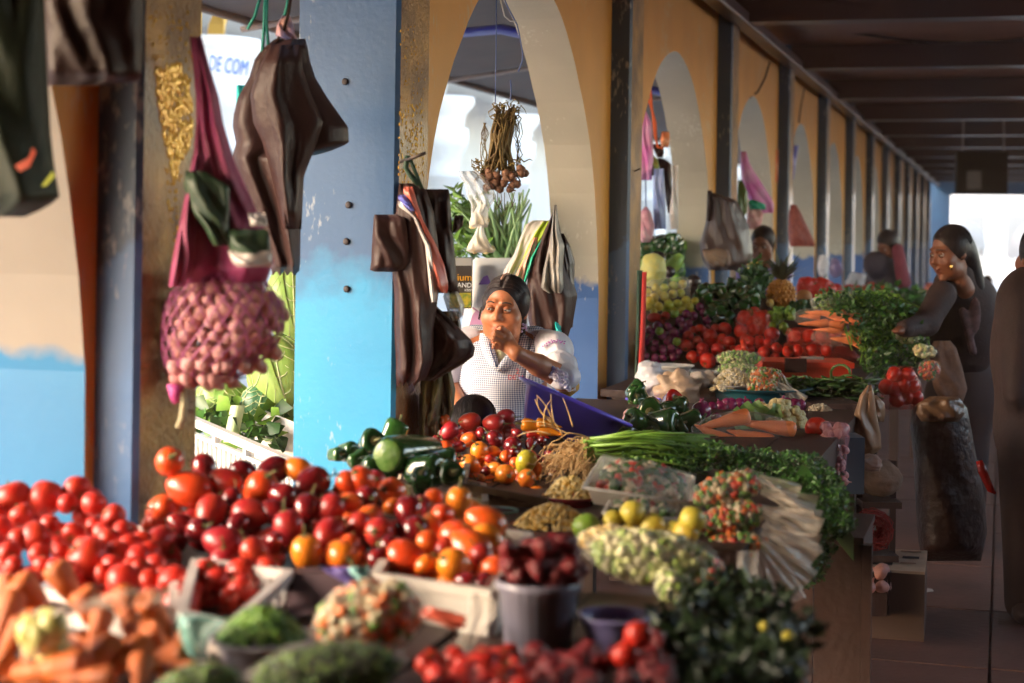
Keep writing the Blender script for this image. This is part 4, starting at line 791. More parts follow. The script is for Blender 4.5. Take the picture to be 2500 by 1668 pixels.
for i, pts in enumerate(([(1586,190),(1590,250),(1598,330),(1606,360),(1620,362)],[(1578,230),(1592,270),(1600,300),(1602,345)],[(1570,275),(1580,240),(1588,200)])): G().tube([PX(x, y, 9.3) for x, y in pts], .007, 5).out('twine', m_or_tw, label=('long orange twine dropping to the knot in the second arch','orange twine crossing the longer one','orange twine end slanting to the pink bag')[i], cat='twine')
G().tube([PX(1536,412,8.0), PX(1550,418,7.95), PX(1562,412,7.9)], .004, 5).out('nail', m_nail, label='thin nail in the dark pillar beside the purple basin', cat='nail')
# third arch and beyond
for rows, d, mm, nm, lb, c in (([(370,1808,1822),(400,1808,1830),(440,1810,1855),(480,1822,1880),(500,1840,1890),(520,1850,1888)], 11.6, bpy.data.materials['pink film'], 'magenta_bag', 'bright magenta bag hanging in the third arch', 'bag'),([(440,1802,1812),(470,1800,1826),(520,1798,1822),(545,1800,1812)], 11.4, M('dark olive film', (.08,.14,.03), rough=.4), 'green_bag', 'olive green bag hanging beside the third dark pillar', 'bag'),([(505,1828,1850),(520,1824,1864),(545,1822,1860),(560,1826,1850)], 11.5, M('pink net', (.55,.2,.2), (.7,.4,.36), .6, 30), 'garlic_net', 'small pink net of garlic with a green band in the third arch', 'net bag'),([(488,1830,1840),(498,1826,1868),(512,1832,1870)], 11.42, bpy.data.materials['teal film'], 'green_band', 'bright green tag on the small pink net', 'tag'),([(500,1930,1944),(520,1926,1956),(560,1924,1975),(590,1926,1988),(602,1930,1990)], 13.0, M('dark red net', (.18,.035,.03), (.3,.07,.05), .6, 40), 'red_net', 'dark red net bag hanging before the fourth dark pillar', 'net bag'),([(355,1933,1950),(380,1932,1946),(440,1932,1938)], 14.5, bpy.data.materials['blue plastic film'], 'blue_bag', 'slim blue bag high in the fourth arch', 'bag'),([(365,1888,1900),(400,1888,1900),(445,1888,1898)], 13.6, bpy.data.materials['orange film'], 'orange_sticker', 'orange strip stuck on the dark fourth pillar', 'sticker')):
    r = empty(nm, PX(rows[-1][1], rows[-1][0], d), lb, c); hang('film', rows, d, .08 if 'sticker' not in nm else .02, mm, r, nf=3, nu=12, sub=4)
r = empty('black_bag', PX(1780, 650, 9.9), 'big dark bag with a pale base hung low on the third pillar', 'bag')
hang('film', [(470,1728,1738),(490,1732,1800),(520,1728,1815),(560,1718,1830),(595,1708,1836),(620,1710,1838),(640,1716,1834),(660,1730,1800)], 9.9, .22, m_blk2, r, nu=24, fold=.02, nf=5)
hang('load', [(608,1716,1780),(622,1716,1784),(638,1722,1780),(652,1740,1770)], 9.80, .06, M('brown sack', (.25,.16,.10), (.16,.1,.07), .6, 14), r, nf=3)
hang('top_knot', [(465,1727,1738),(490,1726,1742),(540,1724,1740)], 9.85, .05, m_blk, r, nf=2)
G().tube([PX(1732,650,9.9), PX(1733,700,9.9)], .006, 5).out('drip_string', m_white_tw, r)
# ================================================================ PEOPLE
m_skin = M('warm brown skin', (.48,.18,.082), (.41,.145,.06), .42, 30, .12, 200, sss=.12, tint=True)
m_hair = M('black hair', (.010,.006,.007), (.022,.014,.016), .46, 90, .25, 220, spec=.22, stretch=(1,1,.10))
m_eye = M('eye white', (.50,.45,.41), rough=.45); m_iris = M('dark iris', (.03,.014,.008), rough=.12)
m_brow = M('dark eyebrow', (.03,.017,.012), rough=.7)
def frame(yaw, pitch=0, roll=0):
    B = Matrix((R0, Fv, U0)).transposed(); return B @ Matrix.Rotation(-yaw, 3, 'Z') @ Matrix.Rotation(pitch, 3, 'X') @ Matrix.Rotation(roll, 3, 'Y')
def head_prims(c, Rm, s, smile=1):
    Rn = np.array(Rm); T = lambda p: np.array(c)+Rn@(np.array(p)*s); e = lambda p, r, k=.015, sub=False: els(T(p), np.array(r)*s, Rn, k*s, sub); q = lambda a, b, ra, rb=None, k=.012, sub=False: cap(T(a), T(b), ra*s, None if rb is None else rb*s, k*s, sub)
    P = [e((0,.015,.035),(.078,.096,.090)), e((0,-.022,-.045),(.066,.070,.082),.03), e((0,-.030,-.02),(.070,.062,.06),.02)]
    for x in (-1, 1):
        P += [e((x*.044,-.060,-.030),(.033,.028,.032),.022), e((x*.046,-.030,-.078),(.026,.035,.030),.025), q((x*.014,-.086,.036),(x*.05,-.070,.034),.0105,.008,.012)]
    P += [e((0,-.070,-.108),(.026,.020,.020),.02)]
    for x in (-1, 1): P += [e((x*.033,-.094,.010),(.021,.017,.0125),.010,True)]
    P += [q((0,-.083,.022),(0,-.105,-.018),.0085,.0115,.010), e((0,-.106,-.024),(.0125,.012,.0105),.008)]
    for x in (-1, 1): P += [e((x*.0145,-.096,-.027),(.0095,.010,.0085),.006), e((x*.0065,-.106,-.0345),(.004,.005,.003),.003,True)]
    P += [q((-.024,-.080,-.060+.004*smile),(0,-.0925,-.0605),.0062,.0085,.006), q((.024,-.080,-.060+.004*smile),(0,-.0925,-.0605),.0062,.0085,.006), q((-.019,-.081,-.072),(0,-.091,-.0745),.0065,.0076,.006), q((.019,-.081,-.072),(0,-.091,-.0745),.0065,.0076,.006), q((-.026,-.088,-.0655+.003*smile),(.026,-.088,-.0655+.003*smile),.0032,None,.003,True)]
    for x in (-1, 1): P += [e((x*.078,.012,-.004),(.010,.022,.030),.010), e((x*.086,.004,-.002),(.004,.010,.016),.004,True)]
    P += [q((0,.020,-.06),(0,.038,-.19),.052,.056,.03)]
    return P, T
def head_tint(V, c, Rm, s):
    L = (np.asarray(V)-np.array(c))@np.array(Rm)/s; n = len(L); col = np.ones((n, 4)); g = lambda p, r: np.exp(-(((L-np.array(p))/np.array(r))**2).sum(1))
    lip = np.clip(1.4*(g((0,-.095,-.0605),(.019,.03,.0055))+g((0,-.095,-.0735),(.017,.03,.0065))), 0, 1)
    ck = .5*(g((.045,-.07,-.03),(.025,.04,.022))+g((-.045,-.07,-.03),(.025,.04,.022)))+.35*g((0,-.11,-.025),(.015,.02,.015))
    for i, (a, b) in enumerate(((.70,1.12),(.42,.80),(.45,.72))): col[:, i] = (1-lip+lip*a)*(1+ck*(b-1))
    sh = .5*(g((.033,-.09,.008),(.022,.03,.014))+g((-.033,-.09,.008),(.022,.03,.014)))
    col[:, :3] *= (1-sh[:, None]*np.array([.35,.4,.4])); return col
def face_parts(T, Rm, s, root, gaze=0., sk=None):
    for x in (-1, 1):
        c = Vector(T((x*.033,-.0795,.010))); r = .0135*s
        eye = G().ell(c, (r, r, r), 14).out('eye', m_eye, root)
        gv = Vector(np.array(Rm)@np.array((math.sin(gaze), -math.cos(gaze), -.05)))
        G().ell(c+gv*r*.38, (r*.70,)*3, 10).out('iris', m_iris, eye)
        g = G(); Rn = np.array(Rm)
        for lo_, hi_ in ((D2R(11), D2R(88)), (D2R(-88), D2R(-15))):
            def f(u, v):
                el = lerp(lo_, hi_, v); az = lerp(-1.25, 1.25, u); dl = (.3 if lo_ > 0 else -.2)*abs(az)**2*(1-v)*.35; el2 = el-dl; rr = 1.16
                return c+Vector(Rn@np.array((math.sin(az)*math.cos(el2), -math.cos(az)*math.cos(el2), math.sin(el2))))*r*rr
            g.grid(f, 10, 5)
        g.out('eyelid', sk or m_skin, root, col=[(.82,.76,.74,1)]*132)
        G().tube([T((x*.015,-.0955,.0360)), T((x*.030,-.0935,.0392)), T((x*.044,-.083,.0360)), T((x*.053,-.070,.0275))], [.0022*s,.0032*s,.0027*s,.0012*s], 6).out('eyebrow', m_brow, root)
        G().tube([T((x*.0325+k*.017,-.0955+.012*abs(k)**2,.0155-.0035*k*k)) for k in (-1,-.5,0,.5,1)], .0011*s, 4).out('lash_line', m_brow, root)
def hair_mesh(T, c, Rm, s, root, extra=(), h=.006, mat=None):
    Rn = np.array(Rm); e = lambda p, r, k=.02, sub=False: els(T(p), np.array(r)*s, Rn, k*s, sub)
    P = [e((0,.024,.043),(.0865,.100,.094)), e((-.068,.012,.012),(.019,.045,.05)), e((.068,.012,.012),(.019,.045,.05)), e((0,.075,-.03),(.065,.05,.08),.03)]+list(extra)
    V, F = sdf_mesh(P, h); w = wob(3, 60); return mk('hair', V, F, mat or m_hair, root)
def todepth(V, x, y, tol=9):
    V = np.asarray(V)-np.array((0, 0, EYE)); d = V@np.array(Fv); px = 1250+FPX*(V@np.array(Rv))/d; py = 570-FPX*(V@np.array(Uv))/d
    for t in (tol, tol*2, tol*5):
        k = (abs(px-x) < t) & (abs(py-y) < t)
        if k.any(): return d[k].min()
    return 6.0
def ribbon(V, pts, w, t, off=.006):        # band laid on the front of a surface
    g = G(); P = [PX(x, y, todepth(V, x, y)-off) for x, y in pts]; n = len(P); VV = []; F = []
    for i, p in enumerate(P):
        tn = (P[min(i+1, n-1)]-P[max(i-1, 0)]).normalized(); sd = tn.cross(Fv).normalized(); ww = w[i] if hasattr(w, '__len__') else w
        VV += [p-sd*ww-Fv*t*.3, p-Fv*t, p+sd*ww-Fv*t*.3, p+sd*ww+Fv*t, p-sd*ww+Fv*t]
    for i in range(n-1):
        for k in range(5): F.append((i*5+k, i*5+(k+1) % 5, (i+1)*5+(k+1) % 5, (i+1)*5+k))
    F += [(4,3,2,1,0), tuple((n-1)*5+k for k in range(5))]
    return g.add(VV, F)
# gingham cloth
m_ging = M('blue and white gingham', (.66,.66,.68), None, rough=.85); t_ = m_ging.node_tree; N_ = t_.nodes; L_ = t_.links
tc_ = N_.new('ShaderNodeNewGeometry'); sx_ = N_.new('ShaderNodeSeparateXYZ'); L_.new(tc_.outputs['Position'], sx_.inputs[0]); fs = []
def mth(op, a, b=None):
    n = N_.new('ShaderNodeMath'); n.operation = op
    for i, v in enumerate((a, b)):
        if v is None: continue
        if isinstance(v, (int, float)): n.inputs[i].default_value = v
        else: L_.new(v, n.inputs[i])
    return n.outputs[0]
no_ = N_.new('ShaderNodeTexNoise'); no_.inputs['Scale'].default_value = 7; L_.new(tc_.outputs['Position'], no_.inputs[0])
for o_ in (sx_.outputs[0], sx_.outputs[2]):
    a = mth('ADD', mth('MULTIPLY', o_, 2*math.pi/.0076), mth('MULTIPLY', no_.outputs[0], 9.0)); fs.append(mth('GREATER_THAN', mth('SINE', a), 0.0))
sm = mth('MULTIPLY', mth('ADD', fs[0], fs[1]), .5); mx_ = N_.new('ShaderNodeMix'); mx_.data_type = 'RGBA'; L_.new(sm, mx_.inputs[0]); mx_.inputs[6].default_value = (.78,.78,.80,1); mx_.inputs[7].default_value = (.09,.13,.26,1); L_.new(mx_.outputs[2], N_['Principled BSDF'].inputs['Base Color'])
# ---------------- the seated woman
wc = PX(1233, 757, 5.92); wR = frame(D2R(17), D2R(3), D2R(3)); ws = .93
woman = empty('person', PX(1215, 1090, 6.0), 'seated woman in checked apron eating with one hand at her mouth', 'person')
P, T = head_prims(wc, wR, ws, 2.2)
p = lambda x, y, d: np.array(PX(x, y, d))
P += [cap(p(1150,838,6.02), p(1320,842,6.02), .055, None, .03), els(p(1225,940,6.05), (.17,.11,.2), None, .04)]
EL_, WR_ = p(1378,925,5.72), p(1262,864,5.60)
P += [cap(p(1352,855,5.98), EL_, .050, .042, .03), cap(EL_, EL_*.45+WR_*.55, .043, .037, .02), cap(EL_*.45+WR_*.55, WR_, .037, .0255, .012)]
# hand
P += [cap(WR_, p(1244,846,5.615), .025, .027, .012), els(p(1236,836,5.618), (.031,.022,.033), np.array(wR), .012), cap(p(1238,816,5.605), p(1222,846,5.605), .016, .013, .010)]
FG = [((1240,814,5.600),(1224,801,5.590),(1216,807,5.625),(1222,812,5.65)), ((1228,823,5.592),(1210,811,5.585),(1204,818,5.622),(1212,824,5.640)), ((1223,836,5.592),(1206,826,5.586),(1203,833,5.620),(1212,837,5.635)), ((1222,849,5.598),(1207,842,5.594),(1206,848,5.620),(1214,850,5.632))]
for i, f in enumerate(FG):
    rr = (.0100,.0102,.0095,.0082)[i]
    for a, b in zip(f, f[1:]): P.append(cap(p(*a), p(*b), rr, rr*.93, .0035)); rr *= .94
P += [cap(p(1256,846,5.650), p(1246,824,5.668), .014, .0115, .008), cap(p(1246,824,5.668), p(1233,808,5.662), .0112, .0085, .004)]
# other arm
P += [cap(p(1112,850,6.03), p(1098,945,5.98), .05, .042, .03), cap(p(1098,945,5.98), p(1140,1030,5.8), .04, .03, .02), els(p(1146,1040,5.78), (.03,.03,.04))]
V, F = sdf_mesh(P, .0040); col = head_tint(V, wc, wR, ws)
nails = None
bdy = mk('body', V, F, m_skin, woman, col=col); face_parts(T, wR, ws, woman, gaze=-.42)
g = G()
for f in FG[:2]: g.ell(p(*f[1])-np.array(Fv)*.007, (.0045,.003,.004), 8)
mouth = G().ell(T((.004,-.0885,-.0665)), (.020*ws,.006,.0055), 10).out('mouth_opening', M('dark mouth', (.05,.012,.010), rough=.5), woman)
hr = hair_mesh(T, wc, wR, ws, woman, [els(T((.02,.085,-.12)), (.04,.04,.09), np.array(wR), .03), els(T((-.075,-.002,.02)), (.013,.03,.045), np.array(wR), .012), els(T((.076,-.004,.03)), (.013,.03,.04), np.array(wR), .012)])
G().tube([T((0,-.068,.126)), T((.001,-.045,.1375)), T((.002,-.005,.1415)), T((.002,.03,.138))], [.0042,.005,.0044,.003], 5).out('parting', M('scalp', (.42,.22,.15), rough=.6), hr)
def strands(T, s, par, n=80, c=(0,.024,.043), r=(.0865,.100,.094), mat=None, a1=1.75):
    g = G(); rr = np.random.RandomState(5)
    for sd in (-1, 1):
        for k in range(n):
            p0 = lerp(-1.0, .75, k/n)+rr.uniform(-.02,.02); pts = []; ex = rr.uniform(.998, 1.014)
            for q in range(9):
                f = lerp(.055, a1, q/8); ps = p0+.62*(q/8)**1.2*(1-.35*(p0 > 0)); pts.append(T((c[0]+sd*r[0]*ex*math.sin(f)*math.cos(ps), c[1]+r[1]*ex*math.sin(ps), c[2]+r[2]*ex*math.cos(f)*math.cos(ps))))
            g.tube(pts, [.0008*s]+[.0017*s]*7+[.0008*s], 4)
    return g.out('hair_strand', mat or m_hair, par, kind='stuff')
strands(T, ws, hr); m_sheen = M('hair sheen', (.040,.026,.024), rough=.32, spec=.5); strands(T, ws*1.012, hr, 26, mat=m_sheen)  # second, lighter strands paint a sheen onto the hair
g = G()
for k in range(14): g.tube([T((-.083,-.0+.01*random.random(),-.0+.03*random.random())), T((-.092-.01*random.random(),-.005,-.02*random.random())), T((-.098-.012*random.random(),0,-.03-.02*random.random()))], .0009, 3)
g.out('loose_strand', m_hair, hr)
g = G()
for k in range(9): g.ell(Vector(T((.082,0,-.045-.004*k)))+Vector((random.uniform(-.009,.009), random.uniform(-.006,.006), random.uniform(-.006,.006))), (.005,.005,.005), 8)
g.out('earring', M('lilac bead', (.45,.35,.72), (.7,.65,.8), .3, 90), woman)
# apron, yellow blouse front, collar, sleeves
AP = [els(p(1215,915,6.02), (.150,.115,.16), None, .05), cap(p(1135,835,6.03), p(1160,900,6.0), .050, .06, .05), cap(p(1318,838,6.03), p(1300,900,6.0), .045, .06, .05), cap(p(1208,960,6.0), p(1208,1130,5.98), .130, .150, .06), els(p(1215,935,5.96), (.115,.10,.09), None, .05), cap(p(1165,826,6.04), p(1300,828,6.04), .045, None, .05)]
VA, FA = sdf_mesh(AP, .007); wv_ = wob(11, 16); amp = .004*wv_(VA*np.array((1.6,1.6,.5)))[:, None]; VA = VA+amp*np.array(Fv)
mk('apron', VA, FA, m_ging, woman)
vn = [(1196,822),(1245,832),(1240,862),(1213,900),(1198,862)]
g = G(); pts_ = [PX(x, y, todepth(VA, x, y)-.010) for x, y in vn]; g.add(pts_+[q+Fv*.02 for q in pts_], [(4,3,2,1,0),(0,1,6,5),(1,2,7,6),(2,3,8,7),(3,4,9,8),(4,0,5,9)]); g.out('blouse_front', M('pale yellow cloth', (.66,.60,.30), (.72,.68,.45), .8, 20), woman)
ribbon(VA, [(1183,812),(1186,835),(1195,862),(1205,884),(1215,905)], [.018,.024,.022,.018,.006], .007, .010).out('collar', m_ging, woman)
ribbon(VA, [(1290,822),(1275,845),(1255,868),(1234,888),(1213,906)], [.020,.026,.022,.018,.006], .007, .010).out('collar', m_ging, woman)
ribbon(VA, [(1196,838),(1199,858),(1207,880),(1213,897)], [.002,.002,.002,.002], .004, .017).out('collar_piping', M('navy piping', (.03,.05,.14), rough=.7), woman)
ribbon(VA, [(1320,812),(1306,838),(1298,868),(1292,905),(1288,940)], [.012,.013,.012,.010,.008], .006, .010).out('shoulder_strap', m_ging, woman)
m_sleeve = M('white satin sleeve', (.74,.72,.76), (.66,.63,.70), .5, 10, .4, 30, stretch=(2,2,.6), sheen=.2)
SL = [els(p(1354,858,5.92), (.070,.078,.074), None, .02), els(p(1366,896,5.80), (.064,.080,.058), None, .03), els(p(1376,920,5.71), (.060,.068,.047), None, .03), els(p(1335,834,5.98), (.045,.06,.045), None, .03), els(p(1300,820,6.03), (.05,.05,.028), None, .03)]
VS, FS = sdf_mesh(SL, .005); ws2 = wob(9, 30); VS = VS+.0065*ws2(VS*np.array((2.6,2.6,.35)))[:, None]*np.array(Fv); mk('sleeve', VS, FS, m_sleeve, woman)
g = G(); rs = np.random.RandomState(4)
for row in range(3):
    for k in range(15):
        x = 1318+k*4.6+row*4; y = 884+k*(2.2+.5*row)+row*10; c = PX(x, y, todepth(VS, min(x, 1388), min(y, 930))-.010)
        a = rs.rand()*3; g.ell(c, (.010+.004*rs.rand(), .006, .007+.003*rs.rand()), 8, rot=(a, rs.rand()*2, rs.rand()*3), ns=.25)
for k in range(18):
    c = PX(1366+k*1.9+rs.uniform(-5,5), 905+k*2.6, 5.80+rs.uniform(-.03,.02)); g.ell(c, (.012,.008,.009), 8, rot=(rs.rand()*3, rs.rand()*3, 0), ns=.25)
g.out('lace_frill', M('white lace', (.76,.73,.78), (.62,.58,.66), .7, 120, .6, 200), woman, kind='stuff')
g = G()
for k in range(22):
    x = 1325+k*2.6+rs.uniform(-3,3); y = 846-14*math.sin(k/22*2.6)+rs.uniform(-4,4); g.ell(PX(x, y, todepth(VS, x, y)-.002), (.0035,.0025,.003), 6)
g.out('embroidery', M('pink embroidery', (.50,.10,.35), (.3,.15,.45), .7, 150), woman, kind='stuff')
VL, FL = sdf_mesh([els(p(1150,818,6.02), (.055,.05,.030), None, .03), els(p(1118,845,6.0), (.05,.055,.06), None, .03), els(p(1106,885,6.0), (.055,.065,.07), None, .02), els(p(1098,925,5.98), (.045,.055,.045), None, .03)], .006); mk('sleeve', VL, FL, m_sleeve, woman)
def ptext(name, body, size, x, y, V, mat, parent, d=0): return text(name, body, size, PX(x, y, todepth(V, x, y)-.006 if V is not None else d), R0, U0, mat, parent, .0008, 'LEFT')
m_rt = M('red embroidery thread', (.50,.03,.025), rough=.7)
ptext('red_lettering', 'DE M', .024, 1240, 922, VA, m_rt, woman); ptext('red_lettering', '2', .026, 1259, 907, VA, m_rt, woman)
# sash/shawl at the back in ochre
VY, FY = sdf_mesh([els(p(1385,925,6.08), (.04,.04,.07)), cap(p(1395,880,6.1), p(1402,945,6.1), .02)], .007); mk('ochre_shawl', VY, FY, M('ochre shawl', (.55,.30,.07), (.48,.25,.05), .8, 20, .3), woman)
# stool she sits on
st = empty('stool', PX(1208, 1150, 6.05), 'low wooden stool under the seated woman', 'stool'); q = PX(1208, 1150, 6.05)
# ---------------- child, only the dark hair shows
child = empty('person', PX(1160, 1060, 5.5), 'child with bowed black haired head before the checked apron', 'person')
cc = PX(1154, 1050, 5.52); cR = frame(D2R(150), D2R(20)); Pc, Tc = head_prims(cc, cR, .80); Pc += [cap(np.array(PX(1120,1065,5.6)), np.array(PX(1200,1070,5.6)), .05), els(np.array(PX(1160,1110,5.62)), (.10,.08,.14))]
Vc, Fc = sdf_mesh(Pc, .008); mk('body', Vc, Fc, m_skin, child, col=head_tint(Vc, cc, cR, .8)); hc_ = hair_mesh(Tc, cc, cR, .86, child, h=.008); strands(Tc, .86, hc_, 40, (0,.024,.043), (.093,.107,.101))
Vg, Fg = sdf_mesh([cap(np.array(PX(1115,1072,5.6)), np.array(PX(1205,1075,5.6)), .056), els(np.array(PX(1160,1115,5.62)), (.115,.095,.14))], .012); mk('shirt', Vg, Fg, M('dim brown shirt', (.12,.07,.05), rough=.9), child)
# ---------------- others
m_skin2 = M('deep brown skin', (.22,.075,.036), (.18,.06,.028), .5, 30, .1, 150, tint=True)
m_coat = M('near black coat', (.036,.016,.015), (.028,.013,.012), .8, 12, .3, 60); m_navy = M('dark navy coat', (.035,.03,.05), (.05,.035,.05), .8, 10)
def figure(label, c, yaw, pitch, s, body, coat, h=.012, hair_extra=None, face=True, bodytint=None, hair=True):
    r = empty('person', (c.x, c.y, c.z-.5), label, 'person'); Rm = frame(yaw, pitch); P, T = head_prims(c, Rm, s); P += body
    V, F = sdf_mesh(P, .006 if s*FPX/((c-Vector((0,0,EYE))).dot(Fv)) > 480 else h*.8); mk('body', V, F, m_skin2, r, col=head_tint(V, c, Rm, s))
    if face: face_parts(T, Rm, s, r, sk=m_skin2)
    if hair: hair_mesh(T, c, Rm, s, r, [els(T(a), np.array(b)*s, np.array(Rm), .03) for a, b in (hair_extra or [])], h=.008)
    if hair and s*FPX/((c-Vector((0,0,EYE))).dot(Fv)) > 350: strands(T, s, bpy.data.objects[[o.name for o in r.children if o.name.startswith('hair')][0]], 34)
    for nm, cl, mm in coat:
        V, F = sdf_mesh(cl, h); w = wob(len(nm)+7, 12); V = V+.006*w(V*np.array((1.5,1.5,.5)))[:, None]*np.array(Fv); mk(nm, V, F, mm, r)
    return r, T
c = PX(2320, 618, 7.75)
r3, T3 = figure('woman in dark jacket seen side on, bending over her stall, gold earring', c, D2R(66), D2R(14), .97,
    [cap(p(2240,795,7.55), p(2200,806,7.47), .028, .022), els(p(2192,808,7.45), (.026,.04,.014))],
    [('jacket', [cap(p(2330,700,7.85), p(2372,730,7.95), .10, .12, .05), els(p(2352,800,7.9), (.17,.15,.26), None, .06), cap(p(2300,720,7.7), p(2262,790,7.62), .068, .058, .04), cap(p(2262,790,7.62), p(2208,803,7.49), .055, .042, .03), cap(p(2392,740,8.0), p(2400,850,7.95), .07, .06, .04), cap(p(2340,665,7.8), p(2345,700,7.85), .075, .09, .04)], m_coat),
     ('skirt', [els(p(2350,960,7.95), (.17,.15,.22), None, .06), cap(p(2340,1000,7.95), p(2330,1340,7.95), .16, .13, .06)], M('dark skirt', (.036,.016,.014), (.042,.02,.017), .85, 9))],
    hair_extra=[((0,.085,-.02),(.06,.06,.08)), ((0,.11,-.13),(.05,.05,.12)), ((0,.12,-.28),(.035,.035,.12))])
G().ell(PX(2322,652,7.62), (.007,.007,.016), 8).out('earring', M('gold', (.8,.5,.15), rough=.25, metal=1), r3)
for x in (2318, 2350): G().ell((p(x,1352,7.9)[0], p(x,1352,7.9)[1], .035), (.045,.11,.04), 10).out('shoe', m_coat, r3)
V, F = sdf_mesh([cap(p(2350,760,7.72), p(2376,860,7.72), .02), els(p(2380,770,7.72), (.03,.02,.09))], .01); mk('scarf', V, F, M('faded pink print', (.16,.08,.08), (.05,.025,.025), .9, 25), r3)
c = PX(1862, 598, 11.3)
r2p, T2 = figure('dark haired woman with lowered face behind the pineapple', c, D2R(25), D2R(16), .95, [],
    [('blouse', [cap(p(1820,668,11.4), p(1905,668,11.4), .08, None, .05), els(p(1862,740,11.4), (.19,.13,.24), None, .05)], M('violet blouse', (.16,.13,.40), (.30,.22,.45), .7, 12))], hair_extra=[((.0,.06,.06),(.05,.05,.06))])
c = PX(2168, 600, 13.6)
r5, _ = figure('person in dark navy coat with head bent, far down the stalls', c, D2R(60), D2R(35), .95, [],
    [('coat', [cap(p(2140,645,13.6), p(2185,650,13.7), .11, .10, .06), els(p(2160,720,13.7), (.17,.15,.34), None, .06)], m_navy), ('maroon_sleeve', [cap(p(2192,610,13.5), p(2206,690,13.5), .05, .06, .03)], M('maroon knit', (.22,.04,.06), (.16,.03,.05), .9, 12))])
c = PX(2412, 688, 30)
r6, _ = figure('small far person in a pale shirt near the bright end opening', c, D2R(-30), D2R(10), .95, [], [('shirt', [els(p(2414,735,30), (.2,.16,.26), None, .06)], M('pale brown shirt', (.25,.16,.12), rough=.8)), ('trousers', [cap(p(2414,760,30), p(2410,790,30), .17, .14, .06)], m_coat)], face=False)
c = PX(2541, 628, 6.5)
r4, _ = figure('dark clothed person standing close at the very edge, cut off by the frame', c, D2R(170), 0, 1.0, [],
    [('coat', [cap(p(2510,720,6.5), p(2590,720,6.55), .10, .10, .06), els(p(2545,860,6.5), (.20,.15,.34), None, .08), cap(p(2492,740,6.45), p(2482,960,6.4), .07, .055, .05), els(p(2545,1050,6.5), (.19,.16,.2), None, .08)], m_coat),
     ('trousers', [cap(p(2510,1080,6.5), p(2505,1470,6.5), .12, .085, .05), cap(p(2580,1080,6.55), p(2585,1480,6.6), .12, .085, .05)], M('dark brown trousers', (.036,.016,.014), (.028,.013,.011), .85, 9))])
for x in (2500, 2584): q = PX(x, 1500, 6.45); G().ell((q.x, q.y, .04), (.05,.13,.045), 10).out('shoe', m_coat, r4)
# the stool's parts
G().box((q.x*0+PX(1208,1150,6.05).x-.16, PX(1208,1150,6.05).y-.14, .42), (PX(1208,1150,6.05).x+.16, PX(1208,1150,6.05).y+.14, .45)).out('seat', m_wood, st, smooth=False)
for sx in (-.13, .10):
    for sy in (-.11, .08): G().box((PX(1208,1150,6.05).x+sx, PX(1208,1150,6.05).y+sy, 0), (PX(1208,1150,6.05).x+sx+.03, PX(1208,1150,6.05).y+sy+.03, .42)).out('leg', m_wood, st, smooth=False)
# ================================================================ BOWLS, BAGS, GREENS
rg = np.random.RandomState(21)
def U(a, b): return rg.uniform(a, b)
def inpoly(x, y, poly):
    c = False; n = len(poly); j = n-1
    for i in range(n):
        xi, yi = poly[i]; xj, yj = poly[j]
        if (yi > y) != (yj > y) and x < (xj-xi)*(y-yi)/(yj-yi)+xi: c = not c
        j = i
    return c
def polypts(poly, n):
    xs = [p[0] for p in poly]; ys = [p[1] for p in poly]; out = []
    while len(out) < n:
        x, y = U(min(xs), max(xs)), U(min(ys), max(ys))
        if inpoly(x, y, poly): out.append((x, y))
    return out
def bits(name, pts, size, mats, parent=None, seg=6, asp=(1,1,1), **k):
    g = G(); mats = mats if isinstance(mats, list) else [mats]
    for q in pts:
        s = size*U(.75, 1.25); g.ell(q, (s*asp[0], s*asp[1], s*asp[2]), seg, mi=rg.randint(len(mats)), rot=(U(0,6), U(0,6), U(0,6)))
    return g.out(name, mats, parent, kind='stuff', **k)
def mound(x, y, rx, h, d, n, ry=None):     # points of a heap: px centre and half width, height m
    c = PX(x, y, d); R_ = rx*d/FPX; ry = (ry or .8)*R_; out = []
    for _ in range(n):
        a = U(0, 6.28); r = math.sqrt(U(0, 1)); out.append(c+R0*(R_*r*math.cos(a))+Fv*(ry*r*math.sin(a))+U0*(h*(1-r*r)*U(.85, 1)))
    return out
def bowl(name, x, y, rx, d, depth, mat, label, cat='bowl', rim=.006, base=.62, tilt=None, n=32, ribs=0):
    R_ = rx*d/FPX; c = PX(x, y, d); q = Matrix.Identity(3) if tilt is None else tilt
    prof = [(0,-depth),(R_*base,-depth),(R_*(base+.08),-depth*.93),(R_*.86,-depth*.3),(R_*.93,-.008),(R_,-.004),(R_+rim,0),(R_+rim,.004),(R_*.97,.004),(R_*.90,-.010),(R_*.82,-depth*.3),(R_*base,-depth*.86),(0,-depth*.88)]
    if ribs: prof = prof[:3]+[(R_*(.7+.05*i+(.02 if i % 2 else 0)), -depth*(.85-.15*i)) for i in range(5)]+prof[4:]
    return G().lathe(prof, n, c=c, M=q).out(name, mat, label=label, cat=cat)
def leafy(g, pts, size, mi=(0,), n=1, asp=.5, droop=.3):
    for q in pts:
        for _ in range(n):
            s = size*U(.6, 1.3); a = U(0, 6.28); el = U(-.5, 1.0); u = Vector((math.cos(a)*math.cos(el), math.sin(a)*math.cos(el), math.sin(el))); v = u.cross(Vector((U(-1,1), U(-1,1), U(-1,1)))).normalized(); w = u.cross(v)
            q = Vector(q); b = q+Vector((U(-1,1), U(-1,1), U(-1,1)))*size*.6
            g.add([b, b+u*s*.5+v*s*asp*.5+w*s*.12, b+u*s-w*s*droop*.5, b+u*s*.5-v*s*asp*.5+w*s*.12, b+u*s*.5-w*s*.05], [(0,1,4),(1,2,4),(2,3,4),(3,0,4)], mi[rg.randint(len(mi))])
